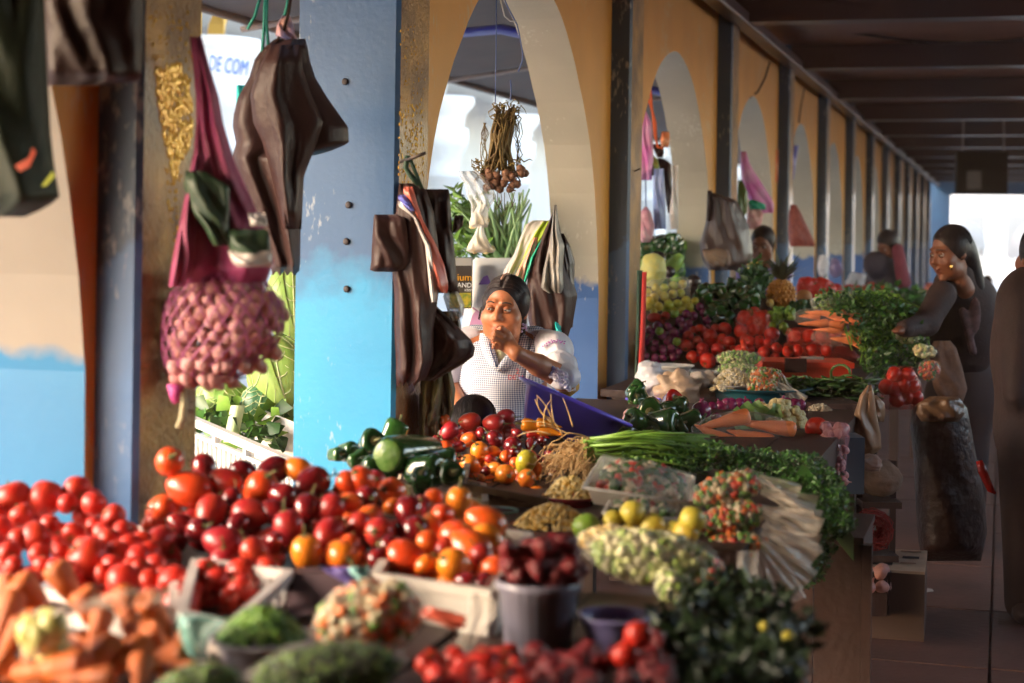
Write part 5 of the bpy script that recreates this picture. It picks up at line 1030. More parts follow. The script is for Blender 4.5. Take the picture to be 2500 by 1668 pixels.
m_lf = [M('dark green leaf', (.020,.070,.012), (.035,.10,.018), .45, 12), M('mid green leaf', (.045,.14,.018), (.07,.19,.025), .45, 12), M('light green leaf', (.13,.28,.03), (.2,.36,.05), .45, 12)]
m_stemg = M('light green stalk', (.22,.40,.05), (.15,.30,.04), .4, 10, stretch=(1,1,.3)); m_root = M('straw root', (.46,.27,.10), (.56,.38,.18), .8, 30)
m_corn = [M('yellow corn', (.78,.46,.07), (.70,.52,.18), .35, 60), M('pale corn', (.74,.58,.26), rough=.35)]
m_wcorn = [M('white corn', (.72,.58,.34), (.66,.52,.25), .4, 60), M('cream bean', (.70,.62,.46), rough=.4)]
m_rbowl = M('dark red enamel', (.22,.012,.018), (.18,.01,.015), .25, 6, coat=.4); m_steel = M('pale steel', (.6,.58,.56), rough=.25, metal=.6)
m_mix = [M('diced carrot', (.72,.19,.04), rough=.4), M('diced tomato', (.55,.06,.03), rough=.35), M('chopped greens', (.06,.15,.03), rough=.5), M('diced cabbage', (.60,.50,.32), rough=.4), M('pea', (.18,.34,.05), rough=.4)]
m_bag = film('glossy salad film', (.90,.86,.78), .09, .06, 1.0, 45); m_bagw = film('white hazy film', (.86,.78,.66), .22, .14, .9, 30)
m_pea0 = M('bagged green pea', (.16,.32,.05), (.22,.38,.06), .4, 40)
m_trayf = film('frosted tray plastic', (.86,.80,.70), .55, .14, .1, 30)
m_tail = film('gathered bag film', (.90,.80,.66), .45, .14, .9, 30)
# ---- herbs: cilantro bunch with straw roots
herb = empty('herb_bunch', PX(1700, 1250, 4.5), 'big bunch of leafy herbs with straw coloured roots, spread over the table', 'herbs')
g = G()
for k in range(230):
    b = PX(U(1420,1470), U(1070,1120), U(4.4,4.6)); pts = [b]; dx = U(-.05,-.005); a = U(-.03,.03)
    for q in range(7):
        pts.append(pts[-1]+R0*(dx*U(.2,1))+Vector((U(-.010,.010), U(-.012,.006), U(-.028,.009)))+Fv*U(-.012,.008)); dx *= .85
    g.tube(pts, [.0028,.0024,.002,.0018,.0016,.0014,.0012,.0008], 4)
for k in range(10):
    b = PX(U(1330,1400), U(1030,1065), 4.62); a = U(1.6,2.9); cv = U(-1.2,1.2); pts = [b]
    for q in range(7): pts.append(pts[-1]+R0*.014*math.cos(a+cv*q/7)+U0*.012*math.sin(a+cv*q/7)+Fv*U(-.003,.003))
    g.tube(pts, [.0024,.0023,.0022,.002,.0018,.0015,.0012,.0008], 5)
g.out('roots', m_root, herb, kind='stuff')
g = G()
for k in range(85):
    y0 = U(1070,1130); x1 = U(1600,1760); a = PX(1430+U(-15,25), y0, U(4.38,4.55)); e = PX(x1, lerp(1060, 1150, (y0-1070)/60)+U(-18,22), U(4.35,4.75)); mid = (a+e)/2+Vector((0,0,U(.004,.02)))
    g.tube([a, mid, e], [.0045,.0038,.002], 5)
g.out('stalks', m_stemg, herb, kind='stuff')
g = G()
poly = [(1500,1105),(1560,1062),(1700,1075),(1800,1095),(1900,1105),(1990,1112),(2050,1160),(2075,1240),(2082,1290),(2020,1300),(1985,1370),(1950,1400),(1920,1330),(1850,1200),(1750,1140),(1640,1170),(1540,1150)]
pts = []
for x, y in polypts(poly, 2300):
    d = 4.55-.0016*(y-1080)+U(-.05,.12)-(.0006*max(0, x-1850)); pts.append(PX(x, y, d))
leafy(g, pts, .014, (0,0,0,1,1), 5)
pts = [PX(x, y, 4.45-.0016*(y-1080)+U(0,.1)) for x, y in polypts([(1480,1100),(1560,1060),(1700,1072),(1800,1100),(1700,1130),(1560,1140)], 420)]
leafy(g, pts, .013, (1,1,2), 5)
pts = [PX(x, y, U(4.25,4.45)) for x, y in polypts([(1990,1250),(2080,1290),(2030,1330),(2000,1420),(1960,1440),(1950,1330)], 260)]; leafy(g, pts, .02, (0,), 3)
g.out('leaves', m_lf, herb, kind='stuff')
# broad dark leaf edge at the right side of the bunch
w_ = wob(3, 9)
G().grid(lambda u, v: PX(lerp(1960, 2084, u)-40*v*(1-u), lerp(1150, 1330, u**1.2)+60*(v-.3), 4.25+.25*v+.015*math.sin(9*u+5*v)), 14, 6).out('broad_leaf', m_lf[0], herb)
# ---- corn bowls
bowl('bowl', 1392, 1213, 66, 4.05, .06, m_rbowl, 'upper dark red bowl heaped with corn', rim=.004)
bits('corn_kernels', mound(1392, 1213, 60, .05, 4.05, 420), .0062, m_corn, label='heap of yellow corn kernels in the upper red bowl', cat='corn')
bowl('bowl', 1345, 1288, 105, 3.75, .06, m_rbowl, 'lower wide red bowl of corn with a shining rim', rim=.005)
bits('corn_kernels', mound(1350, 1285, 92, .05, 3.75, 620), .0062, m_corn, label='wider heap of yellow corn kernels in the lower red bowl', cat='corn')
bowl('plate', 1215, 1248, 46, 3.95, .018, M('teal enamel', (.25,.50,.47), rough=.3), 'small teal enamel plate with white rim beside the tamarillos', 'plate', .006)
# ---- clear trays
def tray(x0, y0, x1, y1, d0, d1, h, label, n, content):
    a, b, c, e = PX(x0, y0, d0), PX(x1, y1, d0), PX(x1+8, y1-60, d1), PX(x0+40, y0-70, d1); r = empty('plastic_tray', (a+b)/2-Vector((0,0,h)), label, 'tray'); P4 = [a, b, c, e]; cen = sum(P4, Vector())/4
    g = G(); ins = [cen+(q-cen)*.88-Vector((0,0,h)) for q in P4]; outr = [cen+(q-cen)*1.05 for q in P4]; V = P4+ins+outr
    g.add(V, [(0,1,5,4),(1,2,6,5),(2,3,7,6),(3,0,4,7),(4,5,6,7),(0,8,9,1),(1,9,10,2),(2,10,11,3),(3,11,8,0)]); g.out('shell', m_trayf, r, smooth=False)
    G().tube(outr+outr[:1], .0045, 6).out('rim', m_trayf, r)
    pts = []
    for _ in range(n):
        u, v = U(.06,.94), U(.08,.92); q = (P4[0]*(1-u)+P4[1]*u)*(1-v)+(P4[3]*(1-u)+P4[2]*u)*v; pts.append(cen+(q-cen)*.9-Vector((0,0,U(0,.35)*h))+Vector((0,0,.9*h*math.sin(u*3.14)*math.sin(v*3.14))))
    bits('diced_vegetables', pts, .013, content, r, seg=6, asp=(1.3,.9,.7))
    mk('wrap', *(lambda gg: (gg.V, gg.F))(G().grid(lambda u, v: cen+(((P4[0]*(1-u)+P4[1]*u)*(1-v)+(P4[3]*(1-u)+P4[2]*u)*v)-cen)*1.0+Vector((0,0,.012+.03*math.sin(u*3.14)*math.sin(v*3.14))), 14, 8)), m_bag, r)
    return r
m_sal = [m_mix[2], m_mix[3], m_mix[3], m_mix[2], m_mix[1], m_lf[0]]
tray(1432, 1190, 1682, 1226, 3.72, 4.15, .04, 'upper clear tray of chopped vegetable salad under stretched film', 420, m_sal)
tray(1478, 1252, 1662, 1268, 3.62, 3.95, .03, 'lower clear tray beneath the upper salad tray', 200, m_sal)
# ---- bags of salad / peas: ellipsoid film over bits
def vegbag(x, y, rx, ry, d, ang, label, content, n=260, size=.010, tail=None, asp=.9, mfilm=None, cat='salad bag', ns=.05, name='salad_bag'):
    c = PX(x, y, d); sc = d/FPX; ca, sa = math.cos(ang), math.sin(ang); ux = R0*ca+U0*sa; uy = U0*ca-R0*sa; r = empty(name, c-Vector((0,0,ry*sc)), label, cat); pts = []
    for _ in range(n):
        v = Vector(rg.normal(size=3)).normalized()*(U(.55,1)**.5)*.93; pts.append(c+ux*v.x*rx*sc+uy*v.z*ry*sc+Fv*v.y*ry*sc*asp)
    bits('diced_vegetables' if name == 'salad_bag' else 'contents', pts, size, content, r, seg=6, asp=(1.35,.85,.65) if name == 'salad_bag' else (1,.8,.7))
    g = G(); w = wob(int(x+y), 5.5); nn = 26
    def f(u, v):
        a = u*6.2832; t = v*math.pi; q = Vector((math.sin(t)*math.cos(a), math.sin(t)*math.sin(a), math.cos(t))); q = Vector((q.z, q.y, q.x)); k = 1+ns*float(w([[q.x*1.2, q.y, q.z]])[0]); return c+ux*q.x*rx*sc*k*1.05+uy*q.z*ry*sc*k*1.08+Fv*q.y*ry*sc*asp*k*1.08
    g.grid(f, nn, 14); g.out('film', mfilm or m_bag, r)
    if tail:
        x0, y0 = x+rx*ca, y-rx*sa
        for i, (tx, ty, tw) in enumerate(tail):
            g = G(); wv2 = wob(int(tx+i), 3)
            def tf(u, v, sgn=1):
                xx = lerp(x0-6, tx, v); yy = lerp(y0, ty, v); nx, ny = -(ty-y0), (tx-x0); ll = math.hypot(nx, ny)+1e-6; ww = lerp(8, tw, v**.7)*(u-.5)*2
                return PX(xx+nx/ll*ww, yy+ny/ll*ww, d-.01+sgn*.006-.02*math.sin(u*7+i)*v+.012*float(wv2([[u*3, v*2, i]])[0]))
            g.grid(lambda u, v: tf(u, v, 1), 14, 10); g.out('tail', m_tail, r)
    return r
vegbag(1775, 1195, 92, 38, 3.72, .30, 'top salad bag of the stack, red and green dice under glossy film', m_mix, 340, .010, [(1955, 1255, 26), (1975, 1285, 20)])
vegbag(1783, 1268, 90, 35, 3.66, .22, 'middle salad bag of the stack with a wide flaring clear tail', m_mix, 300, .010, [(1995, 1290, 46), (1985, 1370, 36)])
vegbag(1792, 1335, 84, 28, 3.60, .12, 'lowest salad bag of the stack with a long dangling clear tail', m_mix, 240, .010, [(1975, 1420, 34), (1940, 1470, 30), (1890, 1450, 26)])
for i, (x0, y0, tx, ty, tw) in enumerate(((1852,1165,1950,1205,24),(1858,1200,1992,1238,30),(1860,1240,2000,1300,36),(1862,1280,1990,1365,36),(1860,1320,1972,1425,34),(1856,1340,1940,1470,30),(1850,1350,1890,1482,26),(1858,1300,1998,1335,30))):
    g = G(); wv2 = wob(70+i, 3.2)
    def fan(u, v):
        nx, ny = -(ty-y0), (tx-x0); ll = math.hypot(nx, ny); ww = lerp(6, tw, v**.8)*(u-.5)*2
        return PX(lerp(x0, tx, v)+nx/ll*ww, lerp(y0, ty, v)+ny/ll*ww+14*math.sin(v*2.5)*0, 3.62-.016*i+.03*v-.014*math.sin(u*9+i*2)*v+.014*float(wv2([[u*3, v*2, i]])[0])*v)
    g.grid(fan, 16, 12); g.out('bag_tail', m_tail, label=['topmost flaring clear tail of the stacked salad bags','long clear tail reaching the herb leaves beside the stack','widest clear tail spreading over the dark herbs','drooping clear tail below the widest one','clear tail hanging toward the table corner','slim clear tail hanging nearly to the near herbs','lowest clear tail hanging under the salad stack','clear tail tucked between the widest and the drooping one'][i], cat='plastic tail', group='gathered bag tails beside the salad stack')
r = empty('clear_bag', PX(1830, 1420, 3.4), 'crumpled empty clear bag hanging below the stacked salad bags', 'bag')
hang('film', [(1345,1800,1852),(1400,1800,1850),(1440,1808,1850),(1475,1830,1856)], 3.4, .05, m_bagw, r, fold=.012, nf=3)
m_fav = [M('pale broad bean', (.42,.46,.14), (.55,.55,.25), .4, 40), M('cream bean half', (.62,.58,.34), rough=.4), M('green bean half', (.26,.36,.07), rough=.4)]
vegbag(1590, 1362, 158, 66, 3.05, -.12, 'plump bag of pale green broad beans at the table edge', m_fav, 620, .0115, None, .9, m_bag, 'bean bag', .05, 'bean_bag')
vegbag(1650, 1440, 60, 40, 2.98, -.7, 'sagging corner of a second bean bag below the plump one', m_fav, 160, .011, None, .9, m_bag, 'bean bag', .05, 'bean_bag')
for x, y, rx, ry, d, ang, lb, ct in ((1480,1318,70,34,3.25,.1,'small bag of yellow corn kernels behind the bean bag',m_corn),(1600,1300,60,26,3.5,-.1,'flat bag of peas wedged under the yellow limes',[m_pea0, m_fav[2]]),(1710,1400,60,40,3.2,.2,'bag of mixed diced vegetables beneath the salad stack',m_mix),(1250,1335,70,34,3.3,0,'bag of pale beans between tamarillos and corn',m_fav)):
    vegbag(x, y, rx, ry, d, ang, lb, ct, 260, .0095, None, .9, m_bag, 'bag', .05, 'vegetable_bag')
# ---- ribbed pot with dark red fruit
pot = empty('ribbed_pot', PX(1310, 1600, 2.62), 'grey ribbed plastic pot holding dark red fruit', 'pot')
c = PX(1315, 1415, 2.62); R_ = 100*2.62/FPX
G().lathe([(0,-.125),(R_*.74,-.125),(R_*.78,-.12),(R_*.95,-.016),(R_*1.04,-.014),(R_*1.06,0),(R_*1.0,.002),(R_*.96,-.01),(R_*.75,-.11),(0,-.11)], 72, c=c, fn=lambda a, t: 1+.012*math.cos(24*a)*(0<t<.5)).out('ribbed_wall', M('grey lilac plastic', (.22,.21,.27), (.18,.17,.22), .35, 8), pot)
m_straw = M('dark strawberry skin', (.15,.007,.010), (.22,.012,.012), .40, 20, .3, 120, rnd=(.16,.006,.012))
proto('str', 'strawberry', [(0,-1.3),(.25,-1.2),(.6,-.7),(.9,0),(1,.45),(.85,.85),(.4,1.0),(0,.98)], [m_straw], stem_tom, 14)
for k in range(44):
    x, y = U(1222,1425), U(1325,1420); put('str0', PX(x, y, 2.62+U(-.06,.07)), U(20,27)*2.62/FPX, rrot(), 'dark red fruit piled in the ribbed pot', 'dark red fruit in the ribbed pot')
for k in range(90):
    x = U(1040,1640); y = U(1590,1690)-(22 if x > 1450 else 0); d = float(np.interp(y, [1560,1690], [2.45,2.08])); put('str0' if x > 1300 else 'tom0', PX(x, y, d+.03), U(22,34)*d/FPX, rrot(), 'dull red fruit in the shadowed heap at the very front', 'red fruit in the shadow at the very front')
for x, y, r_, lb in ((1560,1552,36,'red fruit topping the shadowed front heap'),(1530,1600,38,'dark red fruit beside the shadowed heap top'),(1180,1625,42,'red fruit in front of the ribbed pot'),(1295,1655,40,'orange red fruit at the foot of the ribbed pot')): put('tom0', PX(x, y, 2.3), r_*2.3/FPX, rrot(), lb, None)
bowl('bowl', 1500, 1505, 85, 2.62, .06, M('lilac blue enamel', (.22,.20,.42), rough=.25), 'blue lilac bowl half hidden behind the ribbed pot')
# dark leaves in the near corner
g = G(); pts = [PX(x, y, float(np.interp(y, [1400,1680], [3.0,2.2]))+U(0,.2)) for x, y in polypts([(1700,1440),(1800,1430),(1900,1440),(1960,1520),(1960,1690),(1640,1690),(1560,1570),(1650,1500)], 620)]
leafy(g, pts, .035, (0,), 2); nh = empty('herb_bunch', PX(1800, 1690, 2.4), 'shadowed dark herb heap at the near table corner', 'herbs'); g.out('leaves', M('shade darkened leaf', (.010,.026,.007), (.016,.036,.009), .5, 12), nh, kind='stuff')  # shade of the near corner put into the leaf colour
for x, y, r_, lb in ((1925,1555,17,'small yellow fruit in the shadowed herbs'),(1865,1530,12,'tiny pale fruit among the shadowed herbs'),(1712,1580,15,'dim yellow fruit lying in the near shadow')): put('lim1', PX(x, y, 2.5), r_*2.5/FPX, rrot(), lb, None)
# ---- near bags at the bottom
m_pea = [M('green pea', (.14,.30,.04), (.22,.38,.06), .4, 40), M('dark pea', (.08,.20,.03), rough=.4)]
bowl('bowl', 640, 1560, 118, 2.32, .05, M('lilac grey bowl', (.42,.40,.48), rough=.3), 'pale lilac bowl of shelled green peas', rim=.005)
bits('green_peas', mound(640, 1558, 100, .042, 2.32, 520), .0068, m_pea, label='heap of shelled green peas in the lilac bowl', cat='peas')
r = empty('teal_bag', PX(500, 1560, 2.3), 'sheer turquoise plastic bag opened round the pea bowl', 'bag')
hang('film', [(1500,436,470),(1512,434,560),(1530,436,545),(1560,440,510),(1590,455,505),(1612,470,520)], 2.26, .05, film('turquoise sheer film', (.25,.62,.55), .55, .2), r, fold=.012, nf=3)
vegbag(800, 1640, 190, 70, 2.12, .12, 'long clear bag of dark green peas at the very front', [m_pea[0], m_pea[1], m_lf[0]], 900, .0066, None, .8, m_bag, 'pea bag', .04, 'pea_bag')
vegbag(480, 1680, 110, 55, 2.05, .25, 'small clear bag of green peas beneath the lilac bowl', m_pea, 420, .0066, None, .8, m_bag, 'pea bag', .04, 'pea_bag')
vegbag(900, 1510, 128, 88, 2.42, .25, 'big bag of diced carrot and cabbage before the cardboard box', [m_mix[0], m_mix[3], m_mix[4], m_mix[0], m_mix[3]], 520, .0115, None, .8, m_bag)
r = empty('cabbage_bag', PX(120, 1620, 2.2), 'knotted clear bag of pale yellow cabbage over the carrots', 'bag')
c = PX(120, 1560, 2.25); g = G()
for k in range(9): g.ell(c+Vector((U(-.022,.022), U(-.02,.02), U(-.025,.022))), (.022,.02,.024), 10, ns=.1)
g.out('cabbage_piece', M('pale cabbage', (.62,.56,.22), (.50,.48,.12), .4, 30), r)
g = G().ell(c, (.040,.036,.043), 22, ns=.05); g.out('film', m_bag, r)
hang('tail', [(1440,300,420),(1455,250,420),(1470,200,400),(1480,150,330),(1490,130,240),(1504,128,160)], 2.2, .03, m_bagw, r, fold=.006, nf=2)
# purple lined dark box, red tag, white bag wisps between the boxes
r = empty('dark_box', PX(800, 1500, 2.75), 'dark box with violet lining between the tomato crate and the cardboard box', 'box')
g = G(); P8 = [PX(706,1402,2.85), PX(900,1402,2.8), PX(905,1500,2.7), PX(700,1500,2.75)]; g.add(P8+[q+Fv*.06 for q in P8], [(3,2,1,0),(0,1,5,4),(1,2,6,5),(2,3,7,6),(3,0,4,7)]); g.out('front', M('dark box side', (.05,.025,.028), (.07,.035,.04), .7, 8), r, smooth=False)
hang('violet_lining', [(1384,780,900),(1400,800,902),(1425,845,904),(1448,850,890)], 2.74, .02, M('violet film', (.16,.12,.36), (.09,.06,.2), .4, 12), r, nf=3)
hang('teal_corner', [(1384,850,898),(1402,856,900),(1424,884,902)], 2.72, .015, bpy.data.materials['teal enamel'], r, nf=2)
r = empty('red_tag', PX(1090, 1520, 2.6), 'torn red plastic strip on the cardboard box front', 'strip'); hang('film', [(1482,1026,1050),(1492,1026,1100),(1506,1030,1142),(1522,1070,1142),(1536,1100,1138)], 2.56, .015, m_redc, r, nf=3)
r = empty('white_bag', PX(1160, 1560, 2.55), 'wisp of white plastic bag between the box and the ribbed pot', 'bag'); hang('film', [(1450,1150,1180),(1470,1140,1215),(1500,1140,1218),(1530,1130,1190),(1560,1120,1165),(1590,1105,1145),(1605,1104,1125)], 2.52, .03, m_bagw, r, nf=3)
# ---- basin
m_bas = M('violet blue plastic', (.15,.11,.86), (.13,.09,.78), .28, 3, coat=.25)
ax = (U0*.92+R0*.38+Fv*.07).normalized(); q = ax.to_track_quat('Z', 'Y').to_matrix()
R_ = 140*5.4/FPX; cB = PX(1405, 980, 5.42)
ba = empty('plastic_basin', PX(1400, 1045, 5.4), 'violet blue plastic basin tilted against the dark pillar beside the woman', 'basin')
G().lathe([(0,-.125),(R_*.66,-.125),(R_*.73,-.115),(R_*.92,-.012),(R_*1.02,-.010),(R_*1.05,-.004),(R_*1.04,.002),(R_*.93,0),(R_*.66,-.095),(0,-.10)], 48, c=cB, M=q).out('shell', m_bas, ba)
G().tube([cB+q@Vector((R_*1.05*math.cos(t), R_*1.05*math.sin(t), -.001)) for t in np.linspace(0, 6.2832, 49)], .0065, 8, cap=False).out('rolled_rim', m_bas, ba)
G().lathe([(R_*.60,-.114),(R_*.63,-.120),(R_*.57,-.120),(R_*.58,-.114)], 48, c=cB, M=q).out('foot_ring', M('dark violet plastic', (.03,.02,.16), rough=.4), ba)
# ---- peppers, onion, cauliflower, bagged carrots in the middle
for k, (x, y, r_) in enumerate(((1590,1000,34),(1640,1005,34),(1560,1030,30),(1620,1035,36),(1680,1030,30),(1700,1050,26),(1650,1050,30),(1590,1060,30),(1455,1058,28),(1498,1066,24),(1540,1048,30),(1720,1040,22),(1660,990,24),(1520,1062,26))):
    put('bel0', PX(x, y, 5.6+(.25 if y < 1020 else 0)), r_*5.6/FPX, (1.3+U(-.4,.4), U(-.3,.3), U(0,6.28)), ['dark green pepper topping the middle pile by the red pepper','broad dark green pepper beside the red onion','dark green pepper left on the pile edge by the basin','long dark pepper in the heart of the middle pile','dark green pepper under the red onion','small dark pepper touching the bagged carrots','dark pepper deep in the middle pile','dark pepper above the pale stalks','lone green pepper with upright stem by the basin','small green pepper next to the lone one','curved green pepper leaning on the pile','tiny dark pepper at the carrot bag corner','shiny small pepper near the red pepper','dark pepper between the lone pair and the pile'][k], 'green peppers in the middle of the table')
put('bel0', PX(1640, 978, 5.9), .034, (1.2,.3,.5), 'wrinkled bright red pepper on the dark green pile', None).data = mk('tmp', PROTO['bel0']['V'], PROTO['bel0']['F'], m_pepr, loc=(0,0,0)).data
for o_ in [o for o in bpy.data.objects if o.name.startswith('tmp')]: bpy.data.objects.remove(o_)
put('oni0', PX(1712, 1003, 5.9), .036, (.3,.2,0), 'large purple onion between the dark peppers and the teal basin', None)
put('oni0', PX(1748, 1020, 5.95), .02, (.9,.2,0), 'onion tip peeping out beside the cauliflower leaves', None)
cf = empty('cauliflower', PX(1900, 1080, 5.8), 'cream cauliflower with green leaves behind the bagged carrots', 'cauliflower')
g = G(); cc_ = PX(1898, 1030, 5.80)
for k in range(110):
    v = Vector(rg.normal(size=3)).normalized(); g.ell(cc_+Vector((v.x*.090, v.y*.08, v.z*.070)), (.018,.018,.016), 8, ns=.12)
g.ell(cc_, (.09,.08,.068), 14); g.out('curd', M('cream cauliflower curd', (.66,.52,.20), (.72,.62,.34), .7, 60, .8, 120), cf)
for k, (x0, y0, x1, y1, w) in enumerate(((1850,1050,1790,1000,.035),(1860,1040,1815,985,.035),(1870,1030,1842,980,.03),(1880,1030,1895,985,.028),(1850,1055,1775,1020,.03))):
    a, b = PX(x0, y0, 5.75), PX(x1, y1, 5.72); sd = (b-a).cross(Fv).normalized()
    G().grid(lambda u, v: a+(b-a)*v+sd*w*(u-.5)*2*math.sin(min(1,v*1.1+.15)*2.6)-Fv*(.03*math.sin(v*3)+.012*abs(u-.5)*2), 6, 8).out('leaf', M('cauliflower leaf', (.12,.26,.05), (.25,.38,.12), .45, 14) if k == 0 else bpy.data.materials['cauliflower leaf'], cf)
def carrotbag(x, y, w, h, d, items, label):
    r = empty('carrot_bag', PX(x, y+h, d), label, 'carrot bag')
    for px, py, r_, a, L in items:
        g = G(); u = R0*math.cos(a)+U0*math.sin(a)+Fv*U(-.15,.15); q = u.to_track_quat('Z', 'Y').to_matrix(); s = r_*d/FPX; g.lathe([(rr*s, z*s*L/2.6) for rr, z in car_prof], 14, c=PX(px, py, d), M=q); g.out('carrot', m_carrot2, r)
    g = G(); c = PX(x, y, d); sc = d/FPX; wv3 = wob(int(x), 5)
    def f(u, v):
        a = u*6.2832; t = v*math.pi; q = Vector((math.cos(t), math.sin(t)*math.sin(a), math.sin(t)*math.cos(a))); k = 1+.05*float(wv3([[q.x, q.y, q.z]])[0]); return c+R0*q.x*w*sc*k+U0*q.z*h*sc*k+Fv*q.y*h*sc*k
    g.grid(f, 24, 14); g.out('film', m_bag, r); return r
m_carrot2 = M('bagged carrot skin', (.92,.27,.09), (.82,.20,.05), .4, 5, .2, 25)
carrotbag(1812, 1050, 120, 45, 5.5, [(1765,1030,20,.25,3.3),(1870,1040,20,-.12,3.6),(1745,1062,19,-.45,3.0),(1830,1065,19,-.25,3.2),(1880,1080,18,-.1,2.8),(1790,1075,17,-.2,2.6)], 'clear bag of fat carrots lying before the cauliflower')
carrotbag(2020, 775, 82, 26, 7.7, [(1985,790,10,.05,3.8),(2015,765,12,-.05,4.2),(2060,780,12,-.12,3.6),(2020,790,11,-.1,3.6),(2070,770,11,-.2,3.0),(1975,772,9,.0,3.0)], 'upper clear bag of carrots on the rowed tomato bags')
carrotbag(2040, 822, 60, 24, 7.8, [(2020,806,9,0,4),(2075,815,12,-.15,3.0),(2060,830,12,-.1,3.0),(2085,838,10,-.3,2.4)], 'lower bag of carrots behind the rowed tomatoes')
# ---- red tomatoes and pink garlic at the aisle edge
for x, y, r_, lb in ((1995,1045,30,'large red tomato beside the cauliflower at the table edge'),(2012,1105,30,'large red tomato below the pink garlic pouch'),(2030,1160,24,'red tomato hanging lowest at the table edge'),(1985,1120,22,'red tomato behind the large one at the edge')): put('tom0', PX(x, y, 5.6), r_*5.6/FPX, (2.4,.2,0), lb, 'tomatoes at the table edge')
r = empty('garlic_pouch', PX(2050, 1080, 5.5), 'pink pouch of garlic at the aisle edge of the table', 'net bag')
for k in range(16): G().lathe([(a*15*5.5/FPX, b*15*5.5/FPX) for a, b in gp], 12, c=PX(U(2015,2066), U(1038,1075), 5.5+U(0,.06)), M=rs_mat().to_matrix()).out('bulb', m_gar, r)
for k in range(12): G().lathe([(a*11*5.5/FPX, b*11*5.5/FPX) for a, b in gp], 12, c=PX(U(2040,2064), U(1095,1180), 5.5+U(0,.04)), M=rs_mat().to_matrix()).out('bulb', m_gar, r)
hang('net', [(1030,2005,2060),(1045,2000,2074),(1075,2015,2074),(1090,2040,2070),(1150,2040,2066),(1185,2046,2060)], 5.52, .09, film('pink film', (.7,.3,.34), .25), r, nf=4)
# ---- far stall: teal basin with bowls, pea bags, salad bags
bs = bowl('basin', 1850, 945, 126, 6.9, .10, M('teal plastic', (.012,.115,.15), (.01,.09,.12), .35, 5), 'round teal basin carrying white corn and salad bags', 'basin', .012, .70, ribs=1)
bowl('bowl', 1790, 940, 55, 6.85, .05, M('grey enamel', (.46,.44,.45), rough=.3), 'grey bowl of white corn standing in the teal basin')
bits('corn_kernels', mound(1790, 938, 50, .065, 6.85, 420), .0075, m_wcorn, label='heap of white corn kernels in the grey bowl', cat='corn')
bits('corn_kernels', mound(1765, 952, 30, .02, 6.78, 150), .0075, m_wcorn, label='spilled white corn lying in the teal basin', cat='corn')
vegbag(1805, 876, 57, 20, 7.1, 0, 'upper clear bag of peas stacked beside the teal basin', [m_pea[0], m_fav[0], m_fav[2]], 240, .009, None, 1.2, m_bag, 'pea bag', .04, 'pea_bag')
vegbag(1805, 907, 58, 20, 7.05, 0, 'lower clear bag of peas stacked beside the teal basin', [m_pea[0], m_fav[0]], 240, .009, None, 1.2, m_bag, 'pea bag', .04, 'pea_bag')
vegbag(1868, 918, 40, 20, 6.8, .1, 'diced carrot salad bag lying over the white corn', [m_mix[0], m_mix[0], m_mix[4], m_mix[3]], 240, .009, [(1935, 975, 16)])
vegbag(1862, 943, 40, 16, 6.72, .1, 'lower diced carrot salad bag hanging over the teal rim with a clear tail', [m_mix[0], m_mix[0], m_mix[4], m_mix[3]], 200, .009, [(1960, 985, 22), (1945, 995, 14)])
sc_ = empty('market_scale', PX(1980, 905, 7.3), 'flat red orange weighing scale with a dark display block', 'scale')
o1 = PX(1850, 880, 7.3); o2 = PX(2070, 884, 7.3); m_sc = M('red orange plastic', (.72,.07,.03), (.62,.05,.02), .35, 4); mid = (o1+o2)/2
G().obox(mid-U0*.006, (o2-o1)/2, Fv*.14, U0*.012).obox(mid-U0*.045, (o2-o1)*.48, Fv*.13, U0*.026).out('body', m_sc, sc_, smooth=False)
G().obox(PX(1942, 892, 7.14), R0*.047, Fv*.012, U0*.030).out('display', M('dark display', (.04,.018,.016), rough=.2), sc_, smooth=False)
G().obox(PX(1982, 874, 7.25), R0*.05, Fv*.02, U0*.006).out('plate_edge', m_steel, sc_, smooth=False)
# green beans
m_bean = M('green bean', (.07,.17,.03), (.13,.25,.05), .35, 6, coat=.2); gb = empty('green_beans', PX(2020, 985, 6.9), 'tangled pile of long green beans at the edge of the teal basin', 'beans'); g = None; b0_ = []
for k in range(80):
    x, y = U(1910,2110), U(925,975); a = U(-.5,.5); L = U(60,120); c = U(-26,26); pts = [PX(x+(t-.5)*L*math.cos(a), y-(t-.5)*L*math.sin(a)*.5+c*(4*(t-.5)**2-.5)*.8+U(-2,2), 6.95+U(-.1,.12)) for t in np.linspace(0, 1, 8)]
    G().tube(pts, [.004,.0062,.0066,.0066,.0066,.0062,.005,.002], 6).out('bean', m_bean, gb)
for k in range(8):
    th = np.linspace(0, 5.2, 10); x0, y0, rr = ((2052,912,24),(2035,955,28),(2075,960,30),(1990,950,26),(2095,945,24),(2060,985,22),(2085,985,26),(2020,935,20))[k]
    G().tube([PX(x0+rr*math.cos(t+k), y0-rr*math.sin(t+k)*(.9 if k == 0 else .5), 6.85+.02*t) for t in th], .0062, 6).out('bean', m_bean, gb)
# plate of beans on a dark crate
r = empty('dark_crate', PX(2020, 1100, 6.5), 'dark crate standing under the green beans and purple plate', 'crate')
a, b = PX(1968, 985, 6.75), PX(2085, 985, 6.75); G().obox((a+b)/2-U0*.1, (b-a)/2, Fv*.12, U0*.11).out('side_panel', m_wood, r, smooth=False)
bowl('plate', 2030, 1018, 74, 6.35, .05, M('violet plate plastic', (.06,.045,.30), rough=.25), 'violet plate of pale dry beans at the table edge', 'plate', .006)
bits('dry_beans', mound(2000, 1012, 38, .035, 6.35, 170), .009, [m_wcorn[1], M('tan bean', (.56,.45,.3), rough=.4)], label='small heap of pale dry beans on the violet plate', cat='beans', asp=(1.3,.8,.7))
